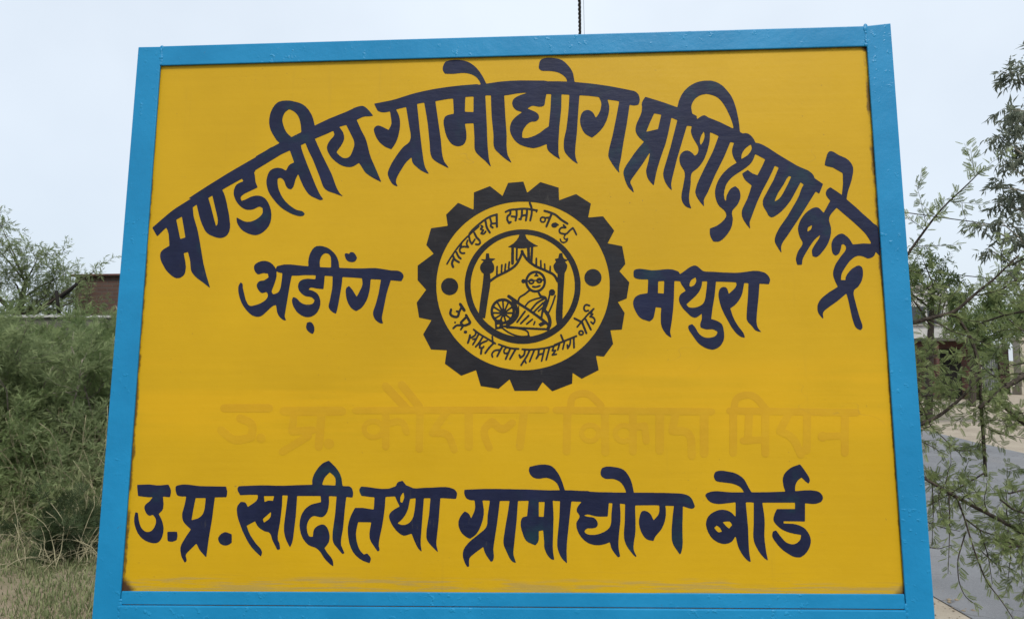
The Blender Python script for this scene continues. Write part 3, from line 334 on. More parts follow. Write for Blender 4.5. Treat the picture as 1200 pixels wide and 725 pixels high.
"word_mathura":[[3810,6324,3846,6325,3876,6314,3906,6293,3958,6241,3994,6212,4008,6206,4055,6198,4201,6192,4394,6176,4637,6166,4749,6172,4997,6203,5099,6198,5205,6168,5234,6150,5260,6127,5280,6104,5301,6069,5316,6024,5313,5992,5291,5936,5277,5929,5113,5940,5106,5938,5101,5929,5070,5663,5026,5378,5008,5224,5006,5172,5010,5111,5023,5063,5052,5012,5079,4984,5084,4974,5067,4973,5018,4985,4992,4996,4969,5011,4953,5029,4913,5089,4842,5167,4820,5212,4815,5246,4817,5297,4831,5431,4862,5679,4884,5928,4884,5945,4870,5954,4810,5958,4801,5953,4757,5759,4738,5708,4711,5655,4671,5595,4638,5554,4590,5508,4510,5452,4504,5441,4543,5296,4585,5193,4651,5076,4708,5001,4742,4946,4753,4912,4761,4871,4758,4861,4751,4859,4692,4874,4637,4912,4605,4942,4569,4985,4505,5081,4380,5332,4333,5450,4302,5560,4283,5678,4282,5733,4292,5792,4308,5832,4333,5862,4360,5876,4391,5883,4421,5877,4441,5867,4463,5839,4482,5756,4486,5747,4493,5746,4591,5833,4624,5872,4647,5917,4648,5941,4643,5965,4632,5974,4514,5982,4267,5992,4250,5991,4243,5985,4205,5707,4152,5448,4118,5242,4127,5233,4184,5218,4240,5194,4285,5169,4319,5137,4335,5107,4349,5052,4359,4959,4359,4881,4350,4830,4338,4796,4304,4735,4276,4702,4238,4670,4200,4648,4170,4636,4126,4627,4106,4626,4033,4641,3973,4666,3905,4707,3856,4747,3813,4797,3677,5006,3658,5058,3659,5082,3665,5105,3678,5118,3733,5138,3746,5130,3789,5084,3809,5049,3841,4981,3872,4936,3929,4891,3975,4870,4015,4862,4072,4862,4126,4872,4157,4882,4181,4896,4202,4913,4218,4940,4232,4978,4225,4987,4189,5011,4146,5030,4119,5033,4015,5030,3968,5042,3909,5066,3902,5073,3900,5083,3896,5131,3904,5162,3929,5227,3935,5261,3935,5340,3930,5342,3923,5339,3864,5292,3829,5274,3795,5267,3758,5275,3722,5295,3696,5317,3582,5438,3555,5475,3517,5541,3501,5586,3493,5638,3499,5679,3512,5714,3535,5746,3563,5768,3624,5806,3631,5820,3607,5865,3559,5936,3534,5998,3527,6006,3497,6011,3429,6015,3419,6009,3414,5990,3395,5673,3374,5452,3334,5180,3299,5006,3298,4968,3316,4879,3306,4877,3260,4905,3239,4921,3212,4948,3162,5024,3134,5089,3122,5148,3119,5193,3123,5337,3137,5458,3131,5472,3038,5487,3027,5483,2989,5307,2977,5273,2966,5255,2947,5235,2904,5204,2890,5202,2779,5237,2742,5254,2706,5281,2685,5303,2656,5345,2624,5408,2598,5467,2585,5515,2579,5557,2580,5592,2585,5619,2596,5650,2617,5685,2636,5703,2674,5729,2729,5750,2856,5769,2872,5776,2880,5839,2893,6041,2891,6048,2881,6053,2758,6055,2714,6060,2669,6069,2629,6086,2608,6111,2602,6146,2604,6209,2611,6230,2623,6248,2658,6265,2720,6272,2778,6268,2965,6238,3075,6241,3287,6259,3389,6250,3494,6212,3511,6195,3530,6160,3536,6155,3613,6207,3711,6280,3760,6306],[3830,6080,3770,6043,3746,6019,3736,6003,3723,5972,3712,5920,3714,5909,3731,5895,3748,5895,3796,5917,3811,5929,3836,5964,3851,6002,3853,6034,3843,6078,3836,6082],[3180,6017,3105,6012,3094,6004,3088,5952,3084,5833,3080,5791,3080,5777,3087,5770,3179,5761,3190,5762,3197,5769,3210,5940,3212,6006,3204,6017],[3979,6001,3972,5997,3968,5987,3957,5917,3944,5876,3915,5817,3886,5772,3825,5702,3644,5543,3644,5532,3659,5505,3684,5480,3718,5469,3776,5467,3813,5472,3857,5483,3890,5495,3933,5519,3963,5543,3989,5577,4007,5619,4021,5670,4049,5836,4069,5989,4067,5997,4057,6001]],
"word_u_pra":[[-7229,2007,-7126,2009,-6972,1992,-6902,1992,-6770,2005,-6739,2005,-6732,2000,-6700,1946,-6683,1908,-6677,1885,-6675,1845,-6685,1775,-6689,1766,-6713,1764,-6821,1774,-6832,1768,-6811,1632,-6813,1550,-6821,1524,-6834,1500,-6890,1446,-6895,1434,-6831,1329,-6801,1254,-6786,1198,-6780,1156,-6779,1093,-6792,1015,-6803,982,-6823,943,-6857,903,-6880,889,-6904,880,-6962,876,-7008,883,-7071,899,-7142,930,-7200,967,-7245,1007,-7294,1067,-7342,1154,-7371,1232,-7384,1288,-7389,1364,-7374,1456,-7370,1465,-7364,1468,-7331,1460,-7320,1450,-7295,1325,-7276,1259,-7249,1197,-7229,1167,-7198,1133,-7158,1105,-7119,1091,-7081,1091,-7050,1099,-7023,1112,-7000,1131,-6972,1171,-6959,1198,-6945,1243,-6940,1286,-6942,1316,-6954,1352,-6968,1375,-7006,1415,-7017,1422,-7074,1403,-7095,1409,-7121,1423,-7144,1447,-7167,1480,-7193,1539,-7195,1579,-7182,1609,-7161,1632,-7099,1682,-7052,1741,-7045,1758,-7057,1763,-7106,1760,-7221,1770,-7327,1784,-7337,1787,-7342,1794,-7368,1947,-7372,1997,-7360,2002],[-6456,2008,-6395,2009,-6332,2006,-6143,1983,-6056,1977,-5571,1970,-5564,1968,-5558,1959,-5533,1873,-5535,1813,-5542,1774,-5550,1764,-5764,1761,-5774,1759,-5778,1753,-5811,1335,-5855,976,-5885,624,-5892,620,-5899,625,-5997,719,-6036,767,-6091,863,-6102,869,-6113,861,-6272,702,-6290,679,-6299,656,-6298,630,-6279,575,-6277,549,-6287,529,-6307,514,-6317,521,-6352,572,-6375,610,-6391,649,-6414,740,-6414,798,-6403,844,-6380,893,-6308,1017,-6236,1125,-6229,1141,-6237,1154,-6326,1229,-6363,1265,-6394,1308,-6415,1370,-6419,1426,-6417,1462,-6377,1630,-6361,1752,-6362,1772,-6374,1777,-6443,1777,-6481,1781,-6506,1785,-6529,1795,-6546,1807,-6558,1825,-6579,1885,-6585,1911,-6587,1948,-6583,1965,-6574,1979,-6547,1992],[-6157,1747,-6164,1743,-6168,1733,-6203,1505,-6222,1334,-6220,1324,-6215,1321,-6106,1351,-6076,1366,-6038,1394,-6016,1417,-5996,1450,-5980,1499,-5969,1558,-5961,1723,-5963,1744,-5977,1748],[-6665,1097,-6553,1099,-6511,1095,-6502,1091,-6488,1019,-6497,951,-6505,937,-6562,913,-6589,907,-6627,908,-6667,917,-6678,924,-6686,950,-6698,1084,-6690,1094],[-5549,1091,-5521,1093,-5486,1085,-5409,1056,-5398,1043,-5391,897,-5397,889,-5444,857,-5487,840,-5525,840,-5556,844,-5601,863,-5623,879,-5643,902,-5654,922,-5664,951,-5667,970,-5663,990,-5642,1029,-5601,1068]],
"word_khadi":[[-3518,2471,-3506,2469,-3494,2461,-3379,2356,-3336,2305,-3298,2252,-3275,2212,-3245,2136,-3222,2001,-3217,1988,-3200,1980,-3101,1979,-3063,1967,-3041,1948,-3026,1929,-3005,1866,-3004,1817,-3010,1774,-3017,1765,-3034,1763,-3122,1772,-3136,1768,-3140,1758,-3161,1532,-3180,1220,-3191,1129,-3212,1003,-3218,942,-3216,871,-3211,848,-3149,720,-3147,704,-3178,691,-3194,700,-3345,867,-3368,905,-3383,954,-3389,1005,-3388,1109,-3349,1450,-3332,1771,-3337,1783,-3432,1788,-3473,1788,-3482,1783,-3484,1774,-3478,1669,-3486,1574,-3504,1495,-3536,1437,-3573,1401,-3606,1387,-3640,1385,-3757,1408,-3790,1403,-3817,1390,-3854,1354,-3884,1302,-3901,1247,-3906,1182,-3892,1094,-3869,1042,-3855,1025,-3837,1014,-3793,1012,-3782,1014,-3776,1020,-3774,1101,-3758,1153,-3746,1172,-3725,1194,-3689,1220,-3635,1241,-3612,1246,-3585,1245,-3560,1238,-3536,1224,-3505,1193,-3476,1141,-3458,1086,-3447,1034,-3446,979,-3454,928,-3467,895,-3493,857,-3533,808,-3539,792,-3486,715,-3408,629,-3376,581,-3360,526,-3356,472,-3357,466,-3363,462,-3418,496,-3504,572,-3554,631,-3614,721,-3662,769,-3701,796,-3732,811,-3804,832,-3848,851,-3881,874,-3916,906,-3964,965,-3991,1010,-4016,1064,-4040,1149,-4051,1227,-4047,1318,-4027,1406,-4011,1448,-3991,1484,-3956,1534,-3926,1565,-3864,1609,-3819,1629,-3778,1641,-3643,1672,-3639,1685,-3645,1757,-3652,1786,-3658,1790,-3675,1791,-4105,1791,-4121,1786,-4133,1402,-4168,999,-4176,941,-4188,889,-4213,831,-4223,818,-4230,821,-4243,840,-4303,944,-4331,1011,-4356,1112,-4360,1213,-4358,1258,-4308,1789,-4311,1795,-4321,1800,-4400,1803,-4413,1800,-4418,1792,-4417,1605,-4426,1470,-4445,1264,-4473,1079,-4478,1017,-4470,943,-4440,885,-4431,852,-4421,791,-4425,775,-4465,762,-4472,764,-4479,770,-4568,923,-4586,962,-4616,1046,-4641,1082,-4667,1098,-4729,1110,-4756,1120,-4834,1164,-4864,1188,-4896,1221,-4941,1299,-4949,1300,-4966,1293,-5096,1224,-5104,1217,-5104,1204,-5063,1103,-5019,1025,-4924,899,-4891,862,-4822,796,-4793,757,-4778,722,-4777,693,-4793,645,-4799,640,-4806,643,-4916,736,-4985,805,-5044,879,-5102,966,-5191,1128,-5280,1334,-5306,1422,-5321,1517,-5319,1560,-5308,1603,-5256,1669,-5242,1673,-5201,1673,-5162,1664,-5139,1642,-5107,1583,-5097,1580,-4977,1659,-4939,1692,-4918,1725,-4909,1748,-4909,1781,-4914,1804,-4922,1811,-4939,1812,-5063,1812,-5260,1804,-5270,1811,-5292,1843,-5324,1899,-5328,1933,-5311,1969,-5299,1977,-5257,1980,-4882,1994,-4717,1994,-4569,1988,-4380,1988,-4055,2001,-3833,2006,-3825,2017,-3830,2079,-3826,2112,-3815,2159,-3790,2222,-3740,2304,-3696,2361,-3635,2418,-3594,2442],[-3485,2246,-3563,2169,-3589,2129,-3613,2066,-3624,2017,-3620,2004,-3572,1999,-3504,1999,-3402,1992,-3371,1993,-3362,1997,-3358,2076,-3364,2116,-3374,2146,-3408,2190,-3474,2243],[-4780,1788,-4787,1778,-4773,1686,-4767,1676,-4758,1676,-4701,1700,-4656,1701,-4611,1694,-4601,1701,-4584,1775,-4588,1788],[-4643,1477,-4785,1352,-4787,1335,-4771,1290,-4764,1281,-4754,1283,-4677,1335,-4645,1372,-4633,1404,-4630,1447,-4632,1475,-4636,1478]],
"word_tatha":[[-2042,2081,-2030,2082,-2020,2077,-1954,1998,-1890,1976,-1818,1943,-1744,1938,-1585,1951,-1481,1952,-1255,1965,-1181,1965,-1104,1957,-1019,1930,-1003,1921,-982,1905,-958,1872,-947,1846,-947,1814,-962,1752,-969,1742,-1001,1740,-1203,1753,-1263,1753,-1270,1751,-1274,1745,-1304,1307,-1343,933,-1341,856,-1311,745,-1315,741,-1322,744,-1357,773,-1423,835,-1485,901,-1517,945,-1532,981,-1540,1010,-1541,1080,-1536,1161,-1493,1436,-1473,1695,-1470,1738,-1473,1748,-1485,1752,-1586,1752,-1596,1747,-1600,1738,-1650,961,-1648,861,-1629,756,-1632,747,-1642,752,-1679,783,-1704,813,-1726,848,-1779,957,-1828,1073,-1834,1077,-1844,1076,-1928,1048,-1958,1042,-1988,1042,-2022,1053,-2055,1072,-2100,1106,-2142,1146,-2199,1217,-2235,1275,-2270,1352,-2280,1394,-2277,1433,-2262,1463,-2230,1499,-2169,1543,-2082,1590,-2077,1603,-2115,1671,-2167,1781,-2177,1784,-2211,1784,-2339,1777,-2355,1769,-2360,1749,-2367,1583,-2387,1394,-2414,1209,-2455,1009,-2469,919,-2471,842,-2454,778,-2456,765,-2467,752,-2485,743,-2492,745,-2503,758,-2620,915,-2648,973,-2657,1018,-2659,1083,-2653,1150,-2631,1273,-2633,1286,-2646,1291,-2875,1294,-2885,1292,-2892,1283,-2919,1149,-2925,1085,-2924,1043,-2919,991,-2907,927,-2878,834,-2852,782,-2834,754,-2811,728,-2772,691,-2755,683,-2705,701,-2691,699,-2637,642,-2621,607,-2621,591,-2626,569,-2640,530,-2647,524,-2660,526,-2772,564,-2850,609,-2926,671,-2975,730,-3017,804,-3053,897,-3077,1013,-3088,1097,-3090,1191,-3084,1240,-3066,1324,-3038,1409,-2993,1503,-2960,1561,-2947,1564,-2804,1564,-2608,1535,-2589,1537,-2583,1569,-2577,1752,-2582,1765,-2593,1770,-2664,1774,-2834,1795,-2860,1837,-2878,1879,-2883,1909,-2876,1932,-2852,1966,-2836,1973,-2710,1963,-2560,1941,-2437,1928,-2298,1932,-2171,1975,-2157,1989,-2136,2035,-2121,2054,-2094,2068],[-2013,1856,-2051,1802,-2061,1776,-2066,1750,-2064,1684,-2057,1676,-2033,1664,-2025,1665,-2018,1675,-1993,1740,-1987,1773,-1991,1809,-1999,1845,-2006,1857],[-1781,1751,-1852,1741,-1871,1734,-1905,1558,-1934,1480,-1967,1421,-2001,1375,-2040,1332,-2103,1282,-2106,1275,-2102,1269,-2066,1252,-2028,1242,-1985,1242,-1955,1246,-1918,1259,-1878,1285,-1855,1307,-1832,1337,-1817,1363,-1799,1409,-1780,1513,-1768,1617,-1760,1737,-1764,1749]],
"word_gramodyog_bottom":[[705,2396,777,2398,860,2385,897,2372,926,2354,973,2313,1035,2230,1072,2164,1114,2060,1158,1917,1164,1909,1170,1906,1290,1906,1429,1897,1610,1893,1643,1881,1828,1871,2072,1868,2102,1865,2342,1864,2346,1873,2329,1928,2299,1990,2259,2045,2221,2077,2170,2103,2114,2120,2081,2124,2002,2122,1965,2124,1936,2132,1896,2155,1874,2181,1861,2213,1861,2253,1875,2301,1890,2325,1907,2336,1957,2354,1987,2358,2057,2358,2182,2341,2251,2324,2307,2297,2353,2256,2403,2184,2438,2116,2469,2016,2494,1876,2497,1867,2503,1863,2868,1863,2897,1860,3058,1860,3368,1850,3423,1844,3485,1830,3527,1815,3559,1797,3591,1766,3617,1724,3658,1609,3645,1587,3632,1574,3615,1566,3586,1564,3547,1571,3444,1605,3434,1605,3427,1599,3414,1343,3409,1308,3402,1096,3402,944,3391,843,3372,764,3356,732,3345,718,3334,720,3252,840,3226,883,3212,918,3197,981,3195,1022,3200,1187,3228,1429,3256,1602,3255,1609,3250,1614,3118,1619,3102,1618,3096,1614,3094,1604,3101,1550,3097,1435,3078,1342,3057,1282,3032,1228,3008,1186,2974,1142,2908,1071,2888,1046,2872,1021,2850,969,2844,963,2837,962,2769,973,2724,989,2684,1020,2648,1067,2614,1134,2589,1213,2578,1296,2579,1338,2588,1386,2604,1446,2624,1491,2638,1507,2651,1517,2691,1524,2745,1508,2786,1479,2818,1441,2855,1354,2859,1351,2865,1351,2926,1412,2948,1441,2964,1470,2976,1521,2978,1588,2975,1618,2965,1625,2887,1628,2533,1624,2517,1619,2514,1606,2512,1513,2514,1357,2509,1162,2499,1073,2471,927,2462,854,2464,804,2469,775,2482,741,2514,681,2510,671,2494,666,2449,709,2363,819,2341,854,2317,901,2296,961,2287,1018,2286,1114,2307,1318,2321,1635,2317,1645,2310,1648,2255,1655,2225,1655,2222,1648,2223,1612,2229,1490,2225,1333,2191,1085,2177,942,2175,859,2181,787,2203,679,2195,668,2166,655,2156,661,2098,732,2056,792,2035,837,2015,922,2009,930,1999,929,1920,899,1841,882,1808,878,1750,878,1710,882,1642,899,1606,913,1571,932,1516,972,1463,1028,1423,1088,1396,1149,1377,1212,1374,1273,1376,1289,1384,1312,1428,1376,1441,1414,1433,1443,1389,1504,1385,1524,1387,1550,1399,1581,1412,1604,1440,1640,1475,1675,1477,1682,1462,1689,1300,1696,1288,1691,1282,1668,1200,1017,1188,906,1180,763,1184,551,1182,545,1175,545,1106,607,1069,658,1032,737,1016,784,1004,845,1002,889,1005,981,1049,1391,1065,1694,1055,1701,972,1705,939,1711,927,1706,924,1697,935,1477,936,1368,915,857,921,736,941,613,934,604,894,609,878,618,850,641,816,682,788,729,757,808,748,862,751,926,736,1118,732,1143,729,1148,719,1150,666,1140,654,1136,649,1131,647,1047,649,1018,644,970,630,926,585,874,568,874,442,925,407,952,381,984,354,1039,312,1164,298,1235,299,1308,312,1357,330,1384,350,1397,413,1412,424,1421,454,1699,449,1705,438,1707,262,1703,252,1701,247,1692,218,1311,154,745,157,688,162,663,202,552,194,546,168,551,145,560,125,575,102,599,75,640,-23,846,-33,885,-37,920,-37,958,-30,1022,-3,1192,49,1478,82,1695,79,1700,69,1703,-91,1703,-105,1699,-109,1688,-134,1471,-164,1252,-225,868,-232,807,-233,772,-223,683,-223,645,-227,616,-241,582,-251,572,-270,562,-280,563,-287,568,-350,651,-377,692,-401,739,-426,825,-430,831,-436,832,-576,732,-656,668,-682,643,-695,620,-704,579,-702,477,-707,471,-716,468,-733,465,-743,468,-778,524,-804,585,-817,626,-825,667,-825,721,-812,779,-778,840,-714,914,-656,966,-432,1139,-394,1176,-373,1207,-357,1248,-350,1287,-346,1419,-303,1694,-308,1704,-322,1709,-428,1712,-444,1707,-445,1697,-420,1535,-420,1445,-440,1338,-474,1238,-503,1171,-530,1123,-552,1090,-585,1055,-619,1029,-682,990,-696,991,-729,1004,-762,1021,-802,1049,-844,1089,-873,1131,-895,1176,-911,1227,-915,1256,-914,1311,-901,1356,-875,1411,-825,1474,-795,1500,-785,1499,-752,1484,-718,1461,-697,1434,-671,1380,-668,1377,-661,1380,-616,1477,-601,1519,-590,1574,-591,1626,-598,1691,-606,1712,-663,1715,-703,1722,-746,1740,-771,1762,-787,1791,-801,1830,-806,1866,-803,1908,-794,1913,-747,1916,-519,1926,-402,1930,-88,1930,-51,1927,113,1927,143,1924,396,1921,845,1905,1054,1907,1061,1914,1059,1924,1036,1988,1019,2021,1004,2044,976,2071,934,2100,874,2127,811,2143,761,2142,681,2127,617,2128,574,2140,544,2154,528,2166,498,2197,478,2229,464,2275,465,2308,476,2344,482,2354,630,2388],[660,1684,654,1678,652,1667,651,1412,661,1405,737,1402,745,1409,749,1445,767,1677,763,1682,753,1685],[2018,1667,2011,1663,2007,1654,1985,1438,1981,1419,1975,1413,1852,1411,1783,1414,1730,1421,1632,1447,1596,1451,1556,1444,1532,1434,1533,1428,1539,1424,1582,1410,1618,1404,1681,1399,1720,1386,1747,1364,1768,1336,1782,1307,1788,1278,1787,1259,1778,1233,1760,1214,1743,1203,1674,1190,1608,1192,1582,1187,1562,1176,1541,1156,1530,1136,1537,1117,1555,1095,1586,1079,1635,1069,1724,1069,1786,1080,1832,1093,1915,1129,1968,1163,2005,1198,2020,1221,2036,1259,2048,1317,2055,1464,2078,1651,2076,1660,2071,1664]],
"word_board":[[5679,2395,5694,2397,5704,2389,5764,2305,5825,2206,5846,2166,5859,2131,5863,2102,5861,2080,5842,2046,5835,2041,5829,2041,5779,2081,5718,2145,5709,2148,5700,2144,5642,2102,5608,2057,5588,2009,5579,1974,5574,1913,5576,1900,5591,1896,5760,1911,5879,1912,5981,1898,6022,1882,6043,1867,6060,1850,6086,1808,6093,1770,6082,1735,6059,1702,6039,1689,5973,1665,5944,1660,5883,1657,5768,1669,5755,1669,5748,1664,5728,1347,5722,1332,5677,1330,5646,1333,5341,1335,5330,1333,5324,1327,5323,1302,5332,1294,5499,1287,5565,1275,5628,1254,5687,1223,5721,1197,5740,1177,5773,1130,5796,1083,5811,1032,5816,995,5812,935,5790,866,5766,819,5728,766,5683,721,5627,683,5604,674,5579,670,5521,672,5468,687,5415,714,5320,775,5282,804,5228,856,5188,904,5131,982,5108,1023,5097,1061,5099,1092,5113,1140,5125,1148,5171,1164,5182,1156,5246,1064,5315,979,5349,949,5389,927,5417,917,5461,908,5506,912,5555,933,5575,948,5609,982,5622,1003,5632,1032,5640,1072,5637,1082,5628,1086,5517,1103,5438,1122,5381,1139,5303,1173,5241,1215,5179,1276,5150,1317,5139,1345,5136,1368,5142,1406,5161,1463,5179,1501,5211,1556,5228,1560,5546,1562,5552,1565,5555,1575,5560,1664,5558,1677,5550,1681,4963,1680,4945,1675,4944,1650,4961,1500,4969,1383,4967,1288,4949,1070,4951,960,4969,759,4992,625,4989,615,4973,622,4924,657,4863,730,4830,780,4779,877,4760,924,4749,968,4742,1034,4742,1097,4760,1275,4780,1666,4778,1676,4772,1682,4717,1686,4643,1686,4631,1681,4628,1672,4650,1205,4646,962,4647,798,4653,717,4669,598,4665,588,4655,588,4629,597,4595,624,4549,675,4505,741,4463,822,4445,869,4433,920,4413,1030,4406,1046,4396,1040,4352,976,4325,950,4272,924,4210,911,4175,911,4143,915,4067,939,3991,987,3950,1028,3929,1056,3894,1120,3870,1183,3856,1253,3857,1297,3866,1338,3882,1380,3905,1418,3949,1463,3983,1485,4026,1508,4075,1528,4115,1540,4177,1547,4244,1538,4279,1528,4314,1512,4343,1495,4368,1474,4406,1429,4420,1421,4426,1435,4436,1674,4430,1684,4416,1685,4191,1657,4132,1653,4097,1653,4013,1665,3974,1679,3949,1694,3926,1712,3905,1734,3865,1805,3865,1814,3882,1843,3900,1857,3980,1885,4058,1893,4110,1893,4266,1878,4376,1871,4587,1872,4597,1873,4602,1880,4568,1937,4541,1966,4503,1992,4448,2018,4383,2037,4341,2044,4127,2069,4105,2075,4079,2088,4066,2101,4054,2124,4046,2149,4042,2175,4044,2191,4055,2224,4066,2243,4079,2256,4103,2267,4136,2277,4195,2280,4241,2276,4406,2247,4464,2227,4511,2204,4578,2157,4618,2114,4648,2064,4695,1963,4740,1883,4752,1873,4901,1872,4931,1875,5051,1875,5374,1886,5384,1889,5387,1897,5360,1990,5351,2086,5353,2121,5360,2153,5381,2205,5419,2253,5460,2292,5505,2325,5539,2344,5575,2360],[4238,1327,4183,1317,4179,1314,4179,1308,4234,1241,4279,1203,4288,1199,4294,1200,4347,1254,4350,1264,4348,1273,4327,1308,4309,1323,4287,1328],[4057,1251,4022,1221,4013,1209,4017,1199,4046,1158,4068,1136,4087,1126,4110,1126,4146,1137,4150,1143,4149,1152,4121,1206,4092,1231,4067,1248]],
"gear":[[370,8137,382,8138,390,8129,458,7916,465,7902,497,7924,730,8116,742,8120,1112,7996,1116,7988,1115,7904,1118,7890,1117,7806,1122,7727,1471,7853,1766,7650,1770,7636,1711,7356,1745,7353,2003,7374,2017,7370,2216,7098,2234,7068,2113,6841,2099,6813,2099,6806,2374,6747,2389,6738,2437,6430,2442,6373,2321,6227,2514,5996,2456,5683,2451,5669,2278,5599,2275,5595,2404,5375,2344,5055,2340,5045,2330,5040,2139,5031,2113,5026,2161,4755,1975,4506,1941,4506,1830,4520,1818,4518,1821,4484,1860,4260,1862,4235,1524,4066,1360,4175,1346,4181,1333,3972,942,3824,932,3827,754,3997,744,4001,638,3833,190,3834,179,3853,92,4061,78,4054,-130,3877,-482,3932,-489,3940,-574,4223,-585,4248,-863,4146,-876,4142,-884,4143,-1209,4381,-1210,4395,-1174,4652,-1488,4670,-1503,4686,-1658,4978,-1501,5251,-1496,5267,-1744,5320,-1749,5334,-1799,5622,-1797,5633,-1609,5891,-1788,6091,-1792,6394,-1467,6638,-1476,6654,-1619,6825,-1527,7171,-1509,7179,-1198,7218,-1184,7223,-1182,7241,-1215,7459,-971,7707,-925,7688,-676,7569,-651,7561,-646,7592,-641,7916,-639,7924,-633,7927,-309,8054,-47,7839,66,8109,73,8116],[285,7712,133,7701,45,7688,-86,7660,-195,7629,-301,7591,-407,7545,-524,7485,-623,7425,-715,7360,-806,7287,-876,7223,-979,7115,-1041,7041,-1110,6945,-1174,6844,-1215,6766,-1274,6641,-1315,6531,-1349,6417,-1369,6328,-1393,6183,-1402,6073,-1401,5984,-1404,5967,-1401,5953,-1400,5861,-1377,5688,-1339,5522,-1300,5400,-1260,5301,-1211,5196,-1158,5102,-1115,5036,-1027,4912,-940,4811,-853,4724,-787,4665,-688,4587,-607,4531,-490,4461,-325,4381,-174,4326,-92,4301,0,4280,143,4255,249,4244,341,4243,358,4240,379,4243,467,4243,576,4252,685,4269,822,4299,904,4323,999,4356,1119,4406,1232,4463,1328,4521,1408,4576,1541,4683,1594,4732,1674,4813,1766,4925,1806,4977,1869,5073,1932,5186,1975,5275,2015,5372,2051,5482,2070,5552,2101,5704,2118,5868,2119,6057,2111,6155,2096,6261,2070,6381,2041,6484,2009,6576,1956,6701,1903,6805,1839,6909,1781,6993,1711,7083,1633,7170,1555,7244,1428,7350,1362,7398,1265,7461,1165,7516,1078,7558,976,7599,840,7645,728,7673,619,7693,464,7710]],
"emblem_ring":[[343,7124,450,7121,569,7104,684,7077,803,7035,876,7003,1001,6932,1115,6848,1194,6777,1266,6698,1334,6607,1395,6506,1429,6439,1470,6336,1502,6226,1527,6085,1534,6008,1531,5857,1519,5759,1489,5630,1457,5533,1417,5440,1346,5312,1283,5223,1205,5130,1155,5081,1096,5030,1010,4966,917,4910,824,4864,707,4820,608,4794,484,4773,388,4766,258,4771,152,4786,56,4808,-61,4847,-126,4875,-202,4913,-271,4954,-358,5016,-461,5105,-527,5175,-597,5264,-666,5373,-709,5453,-754,5562,-780,5643,-808,5766,-824,5897,-824,6027,-814,6130,-790,6254,-759,6356,-726,6438,-697,6498,-644,6591,-578,6682,-500,6772,-416,6849,-332,6913,-223,6981,-118,7031,12,7077,103,7099,240,7120],[352,7017,254,7012,141,6995,50,6972,-55,6935,-148,6891,-241,6834,-339,6758,-416,6685,-483,6606,-546,6514,-605,6401,-636,6326,-664,6234,-688,6118,-699,6015,-698,5909,-687,5807,-668,5716,-638,5614,-602,5526,-552,5431,-490,5336,-411,5241,-338,5171,-240,5095,-150,5039,-40,4986,32,4960,149,4928,242,4913,286,4908,430,4907,543,4921,646,4944,729,4970,798,4998,898,5050,991,5111,1077,5182,1136,5240,1206,5324,1273,5424,1312,5497,1355,5600,1390,5719,1406,5802,1414,5876,1416,6002,1404,6122,1385,6213,1362,6291,1328,6380,1287,6462,1222,6566,1155,6652,1092,6718,1013,6787,933,6844,823,6907,750,6939,666,6969,558,6997,450,7013]],
